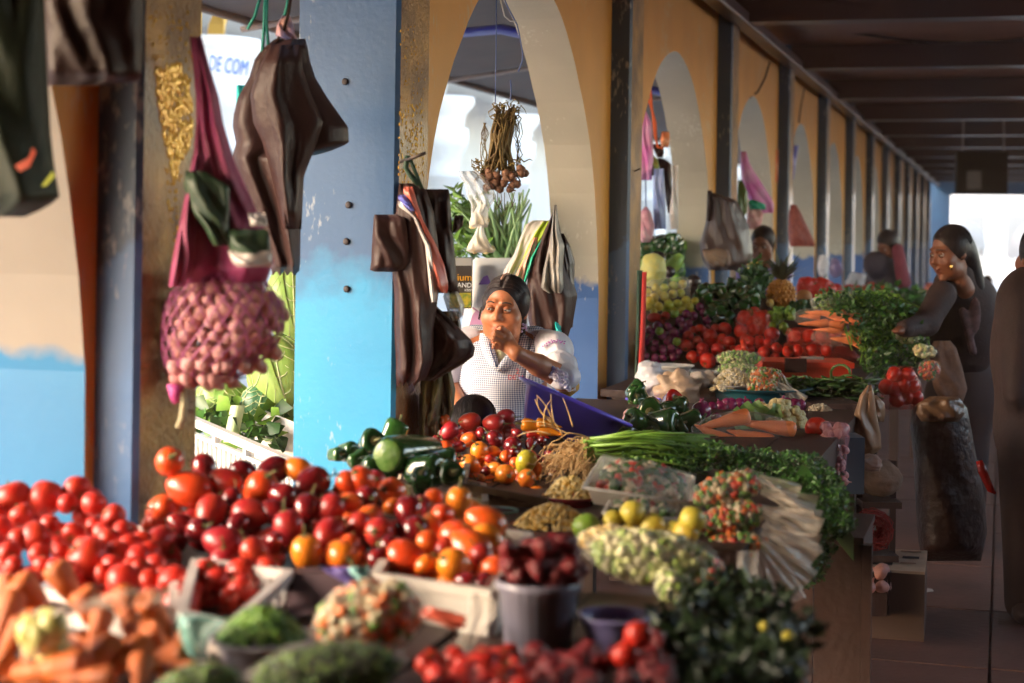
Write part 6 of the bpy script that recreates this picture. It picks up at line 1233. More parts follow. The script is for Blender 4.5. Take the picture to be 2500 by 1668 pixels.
# white bags + plates by the pillar
m_wbag = M('white crinkled bag', (.66,.64,.66), (.58,.56,.60), .45, 8, .9, 26); m_tbag = M('tan crinkled bag', (.52,.36,.24), (.46,.32,.22), .45, 8, .9, 26)
def crump(name, x, y, rx, ry, d, mat, label, cat='bag', seed=1, ns=.16, k=5.):
    w = wob(seed, k); w2 = wob(seed+5, k*2.7); c = PX(x, y, d); sc = d/FPX; g = G()
    def f(u, v):
        a = u*6.2832; t = v*math.pi; q = Vector((math.sin(t)*math.cos(a), math.sin(t)*math.sin(a), math.cos(t))); kk = 1+ns*float(w([[q.x, q.y, q.z]])[0])+.4*ns*abs(float(w2([[q.x, q.y, q.z]])[0])); return c+R0*q.x*rx*sc*kk+U0*q.z*ry*sc*kk+Fv*q.y*min(rx, ry)*sc*kk
    return g.grid(f, 40, 26).out(name, mat, label=label, cat=cat)
crump('white_bag', 1592, 928, 38, 42, 6.9, m_wbag, 'crumpled white plastic bag with faint print beside the pillar', seed=2)
crump('tan_bag', 1655, 955, 52, 46, 6.8, m_tbag, 'crumpled tan plastic bag next to the white one', seed=5)
crump('tan_bag', 1715, 945, 40, 40, 6.9, M('grey tan bag', (.46,.38,.31), (.4,.33,.28), .45, 8, .8, 26), 'greyish bag sagging between the plates and the teal basin', seed=9)

bowl('plate', 1640, 893, 52, 7.2, .05, m_cream, 'white bowl tipped among the bags below the purple onions', 'bowl', .006)
bowl('plate', 1715, 908, 40, 7.2, .02, m_cream, 'white plate edge beneath the ripe tomatoes', 'plate', .006)
bowl('basin', 1570, 975, 40, 6.75, .08, m_bas, 'violet basin half hidden under the white bag', 'basin')
# red and green cloth hung on the pillar
r = empty('striped_cloth', PX(1565, 1010, 7.75), 'folded red and dark green cloth hung down the dark pillar side', 'cloth')
hang('red_fold', [(664,1568,1579),(760,1565,1577),(900,1558,1572),(1010,1548,1560)], 7.6, .03, M('red cloth', (.52,.035,.03), (.42,.03,.025), .85, 20), r, nf=1, fold=.004)
hang('green_fold', [(660,1555,1569),(760,1554,1566),(900,1550,1560),(960,1547,1555)], 7.62, .03, M('dark green cloth', (.025,.06,.04), rough=.85), r, nf=1, fold=.004)
# yellow net bag and vegetables outside the second arch
crump('yellow_bag', 1595, 660, 32, 42, 9.0, M('yellow net', (.60,.52,.12), (.5,.5,.18), .5, 30, .6, 60), 'yellow net bag bulging behind the dark pillar above the limes', 'net bag', 4, .06)
gsl = [(1590,600),(1612,592),(1635,605),(1570,608),(1650,598),(1605,615),(1640,588),(1575,590)]
for k, (x, y) in enumerate(gsl): put('bel0', PX(x, y, 10.4), .05, (1.4, U(-.3,.3), U(0,6)), 'sunlit green pepper in the outer pile seen through the second arch', 'green peppers outside the second arch')
eg = [(1602,636,.09,'dark eggplant lying above the yellow net bag'),(1690,690,.075,'dark avocado shaped fruit behind the bagged limes'),(1632,665,.06,'small dark eggplant below the curved cucumber')]
m_egg = M('eggplant skin', (.02,.012,.016), (.03,.02,.018), .25, 4, coat=.3)
for x, y, s_, lb in eg: mk('eggplant', (np.array(rev(tam_prof, 18).V)*s_*.6)@np.array(Euler((1.3,.4,.6)).to_matrix()).T+np.array(PX(x, y, 9.6)), rev(tam_prof, 18).F, m_egg, label=lb, cat='eggplant')
G().tube([PX(1610+q*9, 672-q*q*.9-q*3, 9.7) for q in range(7)], [.02,.035,.04,.042,.042,.04,.02], 10).out('cucumber', M('pale green gourd', (.24,.40,.06), (.3,.46,.1), .4, 8), label='curved pale green gourd beside the blue jamb of the second arch', cat='gourd')
bits('chopped_greens', [PX(x, y, U(10.5,10.9)) for x, y in polypts([(1560,590),(1660,585),(1664,700),(1560,690)], 260)], .045, [m_lf[1], m_lf[2], m_lf[0]], label='loose green vegetables heaped outside the second arch', cat='greens')
r = empty('lime_bag', PX(1640, 730, 8.5), 'tied clear plastic bag full of yellow green limes', 'bag'); hang('film', [(676,1660,1676),(684,1590,1684),(700,1575,1686),(725,1575,1686),(738,1580,1680)], 8.62, .12, m_bag, r, nf=3)
r = empty('tomato_bag', PX(1835, 850, 8.1), 'upright red net bag of tomatoes with a twisted red tie', 'net bag'); m_rn = film('red net film', (.8,.06,.03), .2, .3); hang('net', [(756,1810,1870),(770,1800,1880),(800,1796,1878),(830,1795,1900),(855,1800,1910),(868,1806,1905)], 8.16, .12, m_rn, r, nf=3); G().tube([PX(1812,832,8.0), PX(1816,848,7.98), PX(1824,858,7.98)], .012, 6).out('tie', bpy.data.materials['red orange plastic'], r)
for rows, lb in (([(800,1925,2060),(812,1918,2075),(835,1922,2095),(842,1930,2080)], 'upper clear bag holding a row of four tomatoes'),([(838,1915,2040),(850,1910,2080),(872,1915,2100),(884,1930,2095)], 'lower clear bag holding a row of tomatoes with a pointed end')):
    r = empty('tomato_bag', PX(2000, rows[-1][0], 8.0), lb, 'bag'); hang('film', rows, 8.05, .12, m_rn, r, nf=2)
# sloping stand under the far produce
st2 = empty('display_stand', PX(1800, 900, 8.2), 'sloping dark board stand under limes, onions and ripe tomatoes', 'stand')
for i in range(7):
    y0, y1 = lerp(700, 890, i/7), lerp(700, 890, (i+1)/7); xr = (1840,1880,1960,2060,2090,2100,2105)[i]; a, b, c, e = [PX(x, y, float(np.interp(y, [690,880], [8.75,7.9]))+.14) for x, y in ((1545,y1),(xr,y1),(xr,y0),(1545,y0))]
    mk('slat', [a,b,c,e]+[q-U0*.02 for q in (a,b,c,e)], [(0,1,2,3),(7,6,5,4),(0,4,5,1),(1,5,6,2),(2,6,7,3),(3,7,4,0)], m_wood, st2, smooth=False)
# broccoli, leafy beans and herbs around the carrot bags
g = G()
for k in range(60): g.ell(PX(1915+U(-22,22), 765+U(-12,12), 8.3+U(-.05,.05)), (.016,.016,.016), 6)
g.out('broccoli', m_lf[2], label='bright green broccoli head below the pineapple', cat='broccoli')
g = G()
for k in range(60): g.ell(PX(1960+U(-26,26), 752+U(-14,14), 8.6+U(-.05,.05)), (.02,.02,.02), 6)
g.out('broccoli', m_lf[0], label='dark broccoli head beside the orange fruit', cat='broccoli')
hb2 = empty('leafy_bunch', PX(2150, 900, 7.8), 'long green bundle of spring onions and leaves draped over the carrot bags', 'greens'); g = G()
for k in range(120):
    x0, y0 = U(1985,2150), U(715,760); pts = [PX(x0, y0, 7.9+U(-.15,.2)), PX(x0+U(30,70), y0+U(-8,14), 7.85), PX(x0+U(60,130), y0+U(20,70), 7.75), PX(x0+U(70,140), y0+U(70,150), 7.7)]; g.tube(pts, [.007,.006,.005,.003], 5)
g.out('leaf_blades', [m_stemg, ][0:1]+[], hb2, kind='stuff'); g = G()
pts = [PX(x, y, U(7.5,7.9)) for x, y in polypts([(2000,720),(2150,715),(2220,760),(2260,850),(2200,930),(2140,960),(2110,880),(2100,790),(2000,745)], 1000)]; leafy(g, pts, .035, (0,0,0,1), 2); g.out('leaves', m_lf, hb2, kind='stuff')
G().tube([PX(1985,745,7.75), PX(2030,728,7.7), PX(2080,722,7.7)], [.03,.035,.03], 8).out('band', m_bag, hb2)
# pineapple
pi = empty('pineapple', PX(1905, 745, 8.7), 'ripe orange pineapple with a dark spiky crown', 'pineapple'); c = PX(1907, 722, 8.7); g = G()
for i in range(11):
    for k in range(16):
        t = lerp(.25, 2.9, i/10); a = (k+.5*(i % 2))*6.283/16; g.ell(c+Vector((.070*math.sin(t)*math.cos(a), .070*math.sin(t)*math.sin(a), .082*math.cos(t))), (.0145,.0145,.0125), 6)
g.ell(c, (.068,.068,.08), 14); g.out('fruit', M('pineapple rind', (.62,.26,.04), (.45,.18,.03), .5, 60, .4, 120), pi)
g = G()
for k in range(46):
    a = U(0, 6.28); up = U(.3, 1.35); L = U(.12, .24); u = Vector((math.cos(a)*math.cos(up), math.sin(a)*math.cos(up), math.sin(up))); sd = u.cross(U0).normalized()*.014; b = c+Vector((0,0,.075)); g.add([b-sd*.6, b+sd*.6, b+u*L*.5+sd-Vector((0,0,.004)), b+u*L*.5-sd-Vector((0,0,.004)), b+u*L+Vector((0,0,-.02))], [(0,1,2,3),(3,2,4)])
g.out('crown', M('grey green spiky leaf', (.06,.075,.045), (.10,.12,.07), .5, 14), pi)
G().ell(PX(1880, 740, 8.6), (.022,.022,.022), 10).out('orange_fruit', bpy.data.materials['yellow corn'], label='small yellow fruit against the pineapple base', cat='fruit')
G().ell(PX(1963, 725, 8.9), (.045,.04,.04), 14).out('melon', M('dull orange rind', (.5,.2,.05), (.42,.16,.05), .6, 20), label='dull orange melon behind the pineapple', cat='melon')
mk('banana_hand', *(lambda g: (g.V, g.F))(G().tube([PX(1838,668,9.6), PX(1835,650,9.6), PX(1846,636,9.6)], [.02,.03,.012], 8).tube([PX(1850,672,9.6), PX(1846,652,9.58), PX(1858,640,9.58)], [.02,.03,.012], 8)), M('banana peel', (.62,.42,.06), (.5,.32,.05), .5, 8), label='yellow bananas before the woman behind the pineapple', cat='bananas')
g = G(); pts = [PX(x, y, U(9.0,9.5)) for x, y in polypts([(1810,680),(1850,640),(1880,690),(1870,740),(1820,735)], 160)]; leafy(g, pts, .06, (0,), 2); g.out('leafy_bunch', m_lf, kind='stuff', label='dark leaves standing between the bananas and the pineapple', cat='greens')
for k in range(60):
    far = k > 26; x, y, d = (U(1955,2030), U(690,712), 9.6) if not far else (U(2030,2170), U(702,722), 12.2); put('tom0', PX(x, y, d), U(.03,.045), rrot(), 'small red fruit in the far heap behind the melon' if not far else 'small red fruit in the farthest heap along the stalls', 'red fruit heap behind the melon' if not far else 'red fruit in the farthest heap')
# ---- aisle side: bags, sacks, boxes
def bagtom(pts, d, rr, film_rows, label, fm):
    r = empty('tomato_bag', PX(film_rows[-1][1], film_rows[-1][0], d), label, 'bag')
    for x, y in pts: G().lathe([(a*rr*d/FPX, b*rr*d/FPX) for a, b in tom_prof], 14, c=PX(x, y, d), M=rs_mat().to_matrix()).out('tomato', m_tom, r)
    hang('film', film_rows, d+.03, .14, fm, r, nf=3); return r
bagtom([(2185,915),(2215,915),(2182,950),(2225,945),(2215,970),(2190,975),(2165,945),(2235,970),(2205,940)], 7.1, 20, [(895,2175,2225),(910,2165,2235),(940,2155,2250),(985,2150,2250),(1000,2165,2240)], 'red bag of tomatoes hanging at the aisle edge of the stall', m_rn)
vegbag(2215, 825, 32, 14, 7.6, -.1, 'upper pale squash bag on the dark leaves at the aisle', [m_fav[0], m_fav[1]], 90, .012, None, 1, m_bag, 'squash bag', .04, 'squash_bag')
vegbag(2258, 858, 30, 16, 7.5, -.1, 'lower pale squash bag next to the burlap', [m_fav[0], m_fav[1], m_corn[1]], 90, .012, None, 1, m_bag, 'squash bag', .04, 'squash_bag')
vegbag(2268, 905, 26, 24, 7.4, .4, 'small bag of orange scraps below the squash bags', [m_mix[0], m_mix[1], m_mix[2]], 90, .012, None, 1, m_bag, 'vegetable bag', .04, 'vegetable_bag')
m_bur = M('brown burlap', (.20,.10,.06), (.14,.07,.045), .9, 40, .6, 200)
r = empty('burlap_cloth', PX(2320, 1000, 7.6), 'brown burlap draped over the stall corner at the aisle', 'cloth'); hang('cloth', [(832,2280,2320),(850,2270,2335),(900,2268,2350),(950,2280,2362),(985,2300,2350)], 7.55, .10, m_bur, r, nf=3)
r = empty('brown_bag', PX(2120, 1100, 6.2), 'tall brown sheer plastic bag hanging from the table edge', 'bag'); hang('film', [(940,2118,2128),(965,2100,2135),(1010,2085,2140),(1060,2082,2150),(1095,2086,2152),(1112,2100,2130)], 6.2, .10, M('brown sheer plastic', (.30,.16,.08), (.22,.12,.06), .4, 6, .5, 20), r, nf=3)
r = empty('brown_bag', PX(2150, 1050, 6.3), 'smaller brown plastic bag beside the tall one', 'bag'); hang('film', [(965,2130,2140),(985,2128,2160),(1010,2132,2162),(1030,2140,2158)], 6.3, .08, bpy.data.materials['brown sheer plastic'], r, nf=2)
crump('rag', 2125, 1130, 26, 20, 6.1, M('stained white cloth', (.40,.30,.24), (.3,.15,.1), .8, 12), 'stained pale cloth hanging under the brown bag', 'cloth', 6)
G().obox(PX(2065, 1130, 5.9), R0*.05, Fv*.08, U0*.10).out('blue_tub', M('dull blue plastic', (.06,.09,.13), rough=.5), label='dull blue tub under the pink garlic pouch', cat='tub', smooth=False)
crump('cloth_sack', 2150, 1168, 52, 42, 6.3, M('grey brown sack cloth', (.24,.16,.11), (.19,.12,.08), .9, 12, .4, 90), 'stuffed grey brown sack at the stall foot', 'sack', 8, .05)
sf = empty('wooden_shelf', PX(2130, 1300, 6.3), 'low wooden shelf under the stuffed sack', 'shelf')
for x in (2096, 2178): G().obox(PX(x, 1250, 6.35), R0*.012, Fv*.012, U0*.20).out('post', m_wood, sf, smooth=False)
G().obox(PX(2137, 1222, 6.35), R0*.075, Fv*.12, U0*.012).out('board', m_wood, sf, smooth=False); G().obox(PX(2120, 1350, 6.35), R0*.09, Fv*.12, U0*.012).out('board', m_wood, sf, smooth=False)
g = G()
for k in range(60):
    th = np.linspace(0, 6.3, 14); c = PX(2135+U(-8,8), 1292+U(-8,8), 6.2); rr = U(.02,.075); g.tube([c+R0*rr*math.cos(t)*.9+U0*rr*math.sin(t)*1.0+Fv*U(-.04,.04) for t in th], .0022, 3, cap=False)
g.out('coiled_net', M('dark red netting', (.30,.02,.02), (.2,.015,.015), .7, 20), label='coil of dark red netting on the low shelf', cat='netting')
bits('vegetable_scraps', [PX(x, y, U(5.2,5.35)) for x, y in polypts([(2025,1290),(2060,1262),(2100,1270),(2125,1330),(2060,1318),(2030,1318)], 240)], .012, [m_mix[0], m_corn[1], M('tan scrap', (.5,.25,.1), rough=.6)], label='heap of orange vegetable scraps at the table corner', cat='scraps')
wc2 = empty('wooden_crate', PX(2055, 1600, 4.7), 'upright dark wooden crate at the table corner, orange scraps on top', 'crate')
ca = PX(1985, 1330, 4.5); cb = PX(2104, 1330, 4.5); 
for nm, lo_, hi_ in (('front_board', (ca.x, cb.y, .0), (cb.x, cb.y+.02, cb.z)), ('side_board', (cb.x-.02, cb.y+.021, 0), (cb.x, cb.y+.40, cb.z)), ('top_board', (ca.x, cb.y, cb.z+.001), (cb.x+.005, cb.y+.41, cb.z+.018)), ('corner_post', (cb.x+.001, cb.y-.004, 0), (cb.x+.028, cb.y+.024, cb.z))): G().box(lo_, hi_).out(nm, m_wood, wc2, smooth=False)
# cardboard box with print, and wooden box of onions
bx = empty('carton', PX(2185, 1540, 6.3), 'white topped carton with dark stripe and printed marks on the aisle floor', 'carton')
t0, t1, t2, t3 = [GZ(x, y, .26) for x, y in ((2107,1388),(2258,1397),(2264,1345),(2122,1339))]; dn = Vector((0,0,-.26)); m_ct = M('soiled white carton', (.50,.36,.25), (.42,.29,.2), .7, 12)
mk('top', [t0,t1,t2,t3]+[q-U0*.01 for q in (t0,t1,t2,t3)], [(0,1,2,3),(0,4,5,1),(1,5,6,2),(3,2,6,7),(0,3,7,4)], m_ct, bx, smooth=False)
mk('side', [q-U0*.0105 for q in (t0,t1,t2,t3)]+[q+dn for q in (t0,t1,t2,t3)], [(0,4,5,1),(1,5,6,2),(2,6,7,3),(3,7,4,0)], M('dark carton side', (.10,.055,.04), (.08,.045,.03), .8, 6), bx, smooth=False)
def onbox(u0, v0, u1, v1, nm, mm):
    f = lambda u, v: (t0*(1-u)+t1*u)*(1-v)+(t3*(1-u)+t2*u)*v+U0*.003
    mk(nm, [f(u0,v0), f(u1,v0), f(u1,v1), f(u0,v1)], [(0,1,2,3)], mm, bx, smooth=False)
m_dk = M('dark carton print', (.03,.018,.015), rough=.8); onbox(.0,.18,.46,.62,'dark_stripe',m_dk); onbox(.60,.55,.88,.66,'print_bar',m_dk); onbox(.58,.30,.84,.36,'print_bar',M('brown print', (.25,.13,.08), rough=.8)); onbox(.55,.86,.9,.93,'print_bar',bpy.data.materials['brown print'])
f_ = lambda u, v: (t0*(1-u)+t1*u)*(1-v)+(t3*(1-u)+t2*u)*v+U0*.004
mk('oval_mark', [f_(.24+.10*math.cos(a), .82+.10*math.sin(a)) for a in np.linspace(0, 6.28, 20)[:-1]], [tuple(range(19))], m_dk, bx, smooth=False)
wb = crate('wooden_box', [PX(2085,1395,6.0), PX(2172,1398,6.0), PX(2165,1378,6.5), PX(2085,1376,6.5)], .16, m_wood, 'small wooden box of onions beside the carton', slats=0, cat='box')
for k in range(14): put('gar1', PX(U(2098,2165), U(1392,1440), 5.98+U(-.03,.1)), .028, rrot(), 'brownish onion in the small wooden box on the floor', 'onions in the wooden box')
r = empty('plastic_sack', PX(2330, 1380, 7.0), 'huge shiny dark plastic sack standing by the aisle', 'sack'); hang('film', [(975,2262,2330),(990,2230,2360),(1040,2222,2370),(1120,2230,2385),(1220,2235,2405),(1300,2240,2410),(1370,2250,2395)], 7.0, .34, M('dark brown film', (.020,.009,.008), (.032,.015,.013), .42, 6, .9, 30, spec=.22), r, nu=28, fold=.010, nf=3)
hang('crumpled_mouth', [(968,2270,2340),(985,2240,2352),(1010,2236,2356),(1030,2250,2340)], 6.82, .08, M('brown clear film', (.22,.12,.06), (.14,.07,.04), .3, 10, .9, 30), r, nf=5)
G().tube([PX(2390,1125,6.6), PX(2398,1150,6.6), PX(2418,1195,6.6), PX(2430,1205,6.6)], [.014,.02,.016,.006], 6).out('chilli_pepper', m_pepr, label='orange red scrap hanging beside the big dark sack', cat='scrap')
mk('paper_scrap', [GZ(x, y, .006) for x, y in ((2262,1446),(2280,1444),(2276,1438),(2264,1436))], [(0,1,2,3)], m_cream, label='white paper scrap on the dark aisle floor', cat='scrap')
# far blurred goods along the stalls
for x, y, rx, ry, d, mm, lb in ((2010,650,14,26,13,m_wbag,'white plastic bag hung among the far pillars'),(2040,655,16,22,14,M('lilac film', (.3,.25,.5), rough=.4),'lilac bag hung among the far pillars'),(2095,690,30,22,15,m_wbag,'pale bag on the far stall'),(2270,705,14,14,20,m_redc,'red bundle on the far stall beyond the dark jacket')): crump('bag', x, y, rx, ry, d, mm, lb, 'bag', int(x), .1)
g = G(); leafy(g, [PX(x, y, U(10.8,12.5)) for x, y in polypts([(2060,712),(2180,705),(2260,720),(2250,760),(2160,780),(2100,740)], 260)], .07, (0,0,1), 2); g.out('leafy_bunch', m_lf, kind='stuff', label='dark leafy heap on the far stall before the dark jacket', cat='greens')
# ---- market canopies outside the far end
m_can = M('grey canopy cloth', (.42,.40,.38), (.36,.34,.32), .8, 2)
for x, y, rx, ry, d, lb in ((2362,575,44,32,52,'grey domed canopy outside the far opening'),(2505,590,44,42,52,'second grey canopy at the frame edge outside the far opening')):
    r = empty('market_canopy', (PX(x, y, d).x, PX(x, y, d).y, 0), lb, 'canopy'); c = PX(x, y+ry, d); s_ = d/FPX
    G().lathe([(rx*s_*math.cos(t), ry*2*s_*math.sin(t)) for t in np.linspace(0, 1.57, 8)], 20, c=c).out('cloth', m_can, r)
    for dx in (-.8, .8): G().tube([c+R0*dx*rx*s_, (c+R0*dx*rx*s_).to_2d().to_3d()], .03, 6).out('post', m_rod, r)
# ---- cabbages and crate in the gap beside the broad pillar
m_cab = M('cabbage leaf', (.20,.36,.06), (.34,.46,.13), .4, 7, .5, 26, stretch=(1,1,.5)); m_vein = M('pale leaf vein', (.50,.55,.28), rough=.5)
m_cabd = M('blue green cabbage leaf', (.05,.15,.07), (.08,.22,.09), .4, 8, .5, 30)
def cabbage(x, y, rx, ry, d, mat, label, roll=0., seed=1):
    r = empty('cabbage', PX(x, y+ry, d), label, 'cabbage'); c = PX(x, y, d); sc = d/FPX; rr = np.random.RandomState(seed)
    G().ell(c, (rx*sc*.9, rx*sc*.9, ry*sc*.92), 24, ns=.02).out('heart', mat, r)
    for k in range(6):
        a0 = -1.57+(k-2.5)*1.0+rr.uniform(-.2,.2); w = wob(seed*9+k, 5); tl_ = roll+rr.uniform(-.25,.25)
        def f(u, v, dr=0.):
            a = a0+(u-.5)*1.7; t = lerp(2.9, .35, v); f2 = 1.03+.02*(k % 3)+.03*float(w([[u*1.5, v*1.5, k]])[0])+.10*max(0, v-.75)+dr; q = Vector((rx*sc*f2*math.sin(t)*math.cos(a), rx*sc*f2*math.sin(t)*math.sin(a), ry*sc*f2*math.cos(t)))
            return c+Matrix.Rotation(tl_, 3, Fv)@q
        lf = G().grid(lambda u, v: f(u, v), 12, 12).out('leaf', mat, r); g = G()
        g.tube([f(.5, v, .006) for v in np.linspace(0, .95, 9)], [.006-.0045*v for v in np.linspace(0, 1, 9)], 5)
        for s in (-1, 1):
            for q in range(5): g.tube([f(.5+s*.42*t, .12+q*.15+.22*t*t, .005) for t in np.linspace(0, 1, 5)], [.0032,.0028,.002,.0015,.001], 4)
        g.out('vein', m_vein, lf)
    return r
cabbage(690, 930, 78, 108, 6.0, m_cab, 'big pale green cabbage leaning against the sky blue pillar', -.3, 2)
cabbage(545, 975, 66, 50, 6.1, m_cab, 'striped green cabbage under the pink garlic net', .4, 5)
cabbage(715, 745, 60, 90, 6.5, m_cab, 'upright green cabbage leaf head behind the broad pillar', 0., 8)
cabbage(640, 985, 50, 45, 5.95, m_cabd, 'dark blue green cabbage between the two pale ones', .2, 11)
g = G(); leafy(g, [PX(x, y, U(5.75,6.1)) for x, y in polypts([(475,985),(560,1000),(640,1010),(715,1040),(715,1095),(600,1060),(480,1020)], 230)], .07, (0,1,2), 1, .8); g.out('leafy_bunch', m_lf, kind='stuff', label='torn cabbage leaves hanging over the white slotted crate', cat='leaves')
G().grid(lambda u, v: PX(lerp(545,580,u)+18*v, lerp(1080,990,v), 5.72-.02*math.sin(u*3.1)), 5, 8).out('chard_stalk', M('white chard stalk', (.52,.62,.36), (.4,.55,.25), .4, 10), label='pale chard stalk hanging over the white slotted crate', cat='stalk')
crump('straw_bale', 530, 655, 70, 36, 7.5, M('greyish sacking', (.42,.40,.28), (.5,.48,.36), .8, 20), 'greyish sack top behind the garlic net', 'sack', 3, .08)
sc0, sc1 = PX(455, 1012, 5.6), PX(760, 1142, 5.3); cr = empty('slotted_crate', sc1, 'white slotted plastic crate of cabbages between the pillars', 'crate'); u = (sc1-sc0); un = u.normalized(); nrm = un.cross(U0).normalized(); m_cr = M('bright white plastic', (.80,.78,.76), rough=.4)
H_ = .20
G().obox((sc0+sc1)/2-U0*.012, u/2, nrm*.016, U0*.014).out('rim', m_cr, cr, smooth=False); G().obox((sc0+sc1)/2-U0*.055, u/2, nrm*.010, U0*.006).out('rail', m_cr, cr, smooth=False); G().obox((sc0+sc1)/2-U0*H_, u/2, nrm*.012, U0*.012).out('rail', m_cr, cr, smooth=False)
for k in range(26): q = sc0+u*((k+.5)/26); G().obox(q-U0*(.055+H_)/2, un*.005, nrm*.008, U0*(H_-.06)/2).out('slat', m_cr, cr, smooth=False)
for k in range(5): q = sc0+u*(k/4); G().obox(q-U0*.04, un*.006, nrm*.013, U0*.03).out('rib', m_cr, cr, smooth=False)
mk('back_panel', [sc0+nrm*-.35, sc1+nrm*-.35, sc1+nrm*-.35-U0*.2, sc0+nrm*-.35-U0*.2], [(0,1,2,3)], m_cr, cr, smooth=False); mk('base', [sc0-U0*.2, sc1-U0*.2, sc1+nrm*-.35-U0*.2, sc0+nrm*-.35-U0*.2], [(0,1,2,3)], m_cr, cr, smooth=False)
m_tb = M('pale outer table', (.5,.46,.40), rough=.8)
ot = empty('outer_table', (-2.6, 6, 0), 'pale bench outside the arches carrying cabbages and leeks', 'table')
for i in range(4): G().box((-3.15+i*.26,4.55,.605), (-2.895+i*.26,9.2,.635)).out('plank', m_tb, ot, smooth=False)
for x in (-3.1,-2.2):
    for y in (4.7,6.9,9.0): G().box((x,y,0), (x+.06,y+.06,.604)).out('leg', m_tb, ot, smooth=False)
# ---- leeks, cartons and sacks seen through the first arch
lk = empty('leek_bundle', PX(1200, 640, 7.6), 'fanned bundle of long green leeks seen through the first arch', 'leeks'); m_lk = M('leek green', (.20,.38,.16), (.34,.48,.24), .4, 8, stretch=(1,1,.2)); 
for k in range(60):
    t = k/59; x1 = lerp(1120, 1300, t)+U(-8,8); y1 = lerp(500, 480, t)+U(-20,25); b = PX(1240+U(-30,30), 655+U(-8,8), 7.6+U(-.05,.05)); e = PX(x1-30*(1-t), y1, 7.6+U(-.12,.12)); md = (b+e)/2+R0*U(-.02,.02)+U0*.01
    G().tube([b, md, e], [.011,.009,.004], 6).out('leek', m_lk, lk)
g = G(); leafy(g, [PX(x, y, U(7.5,7.9)) for x, y in polypts([(1100,470),(1150,500),(1180,560),(1190,640),(1110,640),(1105,560)], 260)], .09, (1,2,2), 1, .25); g.out('leafy_bunch', m_lf, kind='stuff', label='bright feathery greens beside the leeks', cat='greens')
bc = empty('black_carton', PX(1132, 745, 6.9), 'black carton with orange script and white capitals behind the bag bundle', 'carton'); a, b = PX(1100, 690, 6.9), PX(1152, 690, 6.9)
G().obox((a+b)/2, (b-a)/2, Fv*.1, U0*.105).out('body', M('black carton board', (.03,.022,.018), (.04,.03,.025), .5, 5), bc, smooth=False)
G().obox((a+b)/2+U0*.089-Fv*.1015, (b-a)/2, Fv*.001, U0*.016).out('grey_band', M('grey print band', (.33,.32,.3), rough=.5), bc, smooth=False)
G().obox((a+b)/2-U0*.07-Fv*.1015, (b-a)/2, Fv*.001, U0*.03).out('fruit_print', M('yellow green print', (.5,.36,.02), (.12,.2,.02), .5, 50), bc, smooth=False)
dd = 6.9-.1035
text('orange_lettering', 'nium', .042, PX(1128, 678, dd), R0, U0, M('orange print', (.75,.36,.02), rough=.5), bc); text('white_lettering', 'ANDI', .028, PX(1136, 697, dd), R0, U0, m_white, bc); text('white_lettering', 'KEEP', .014, PX(1143, 709, dd), R0, U0, m_white, bc)
ws_ = empty('white_sack', PX(1200, 790, 7.0), 'white sack with violet and pink patches behind the seated woman', 'sack')
hang('bag', [(630,1160,1275),(640,1152,1285),(700,1148,1290),(780,1130,1290),(830,1125,1290)], 7.1, .2, m_white, ws_, nf=2, fold=.008)
for nm, pts, mm in (('violet_patch', [(1168,695),(1180,676),(1190,672),(1200,694)], M('violet print', (.28,.16,.60), rough=.5)), ('pink_patch', [(1140,815),(1152,772),(1160,760),(1195,790),(1190,806)], M('pink print', (.72,.35,.58), rough=.5)), ('pink_edge', [(1152,752),(1156,750),(1200,785),(1196,790)], bpy.data.materials['pink print'])):
    q = [PX(x, y, 6.97) for x, y in pts]; n = len(q); mk(nm, q+[v+Fv*.004 for v in q], [tuple(range(n))[::-1]]+[(i, (i+1) % n, (i+1) % n+n, i+n) for i in range(n)], mm, ws_, smooth=False)
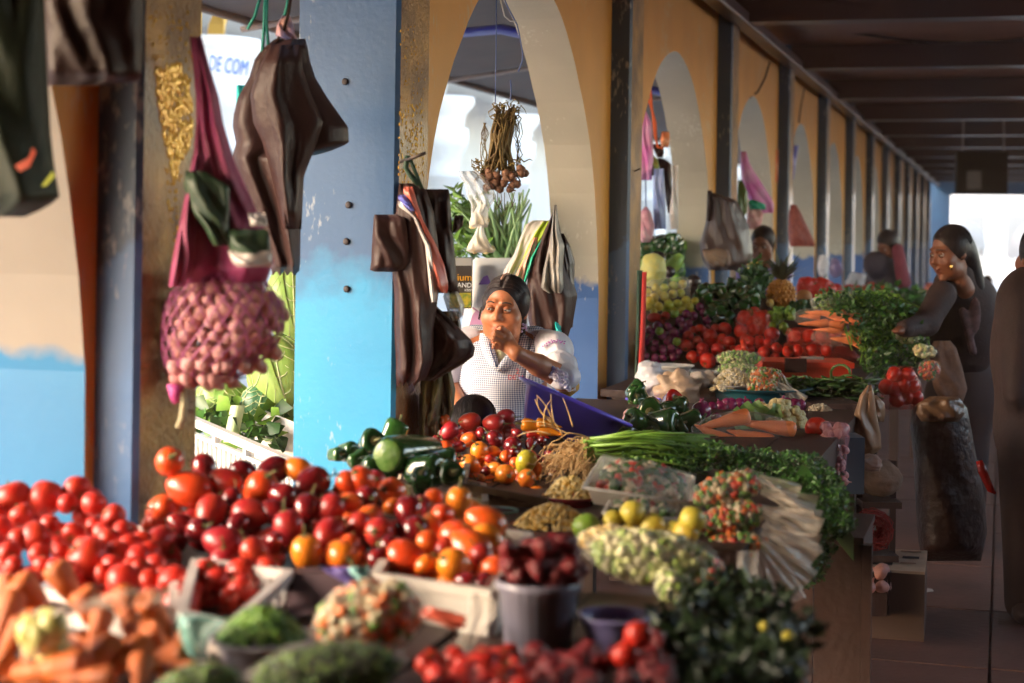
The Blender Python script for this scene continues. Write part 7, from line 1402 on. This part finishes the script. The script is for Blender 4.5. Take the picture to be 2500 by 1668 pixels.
# ================================================================ WIRES AND SMALL WALL FITTINGS
for i, (pts, d, lb) in enumerate((([(1880,150),(1868,190),(1850,225),(1828,240)], 12.4, 'loose wire drooping down the third orange spandrel'), ([(1590,0),(1585,60),(1592,120)], 9.0, 'short wire hanging on the second orange spandrel'), ([(1964,215),(1955,260),(1950,300)], 14.6, 'brown wire on the fourth spandrel'))):
    G().tube([PX(x, y, d) for x, y in pts], .008, 6).out('wire', mdark, label=lb, cat='wire')
G().tube([(XP+.104, -5, ZB-.02), (XP+.104, 44, ZB-.02)], .012, 6).out('conduit', M('grey conduit', (.25,.2,.18), rough=.4), label='thin grey conduit running along the edge beam', cat='conduit')
q = PX(1405, 620, 7.7); G().box((XB+.06, PY[2]-.186, 1.405), (XB+.14, PY[2]-.1835, 1.425)).out('tape', M('yellowed tape', (.5,.4,.22), rough=.5), label='strip of yellowed tape on the cream reveal', cat='tape', smooth=False)
for k, (x, y) in enumerate(((1535,1012),(1552,1006),(1568,1000),(1545,1022),(1530,1026),(1562,1016),(1585,992))):
    put('gar0', PX(x, y, 5.95), .020, rrot(), 'loose garlic bulb beside the middle pepper pile', 'loose garlic beside the middle peppers')
for k in range(22):
    x = U(1700, 1960); y = U(985, 1012); put('oni0', PX(x, y, 6.35), U(.022,.03), rrot(), 'purple onion in the row between the cauliflower and the teal basin', 'purple onions behind the cauliflower')
for k in range(26):
    x = U(1470, 1560); y = U(930, 985); put('bel0', PX(x, y, 6.5)-U0*.02, U(.026,.034), rrot(), 'dark green pepper heaped against the dark pillar behind the basin', 'peppers against the dark pillar') if x > 1540 else None
# ================================================================ added haze volume that lifts the darks like faded film
hz = G().box((-310,-310,-1.2), (310,310,7.6)).out('added_film_haze', m_cream, kind='stuff', smooth=False, loc=(0,0,0))
mh = bpy.data.materials.new('faded film haze'); mh.use_nodes = True; tn_ = mh.node_tree; tn_.nodes.remove(tn_.nodes['Principled BSDF'])
pv = tn_.nodes.new('ShaderNodeVolumePrincipled'); pv.inputs['Color'].default_value = (.96,.68,.56,1); pv.inputs['Density'].default_value = .0032; pv.inputs['Anisotropy'].default_value = .2
tn_.links.new(pv.outputs[0], tn_.nodes['Material Output'].inputs['Volume']); hz.data.materials.clear(); hz.data.materials.append(mh)
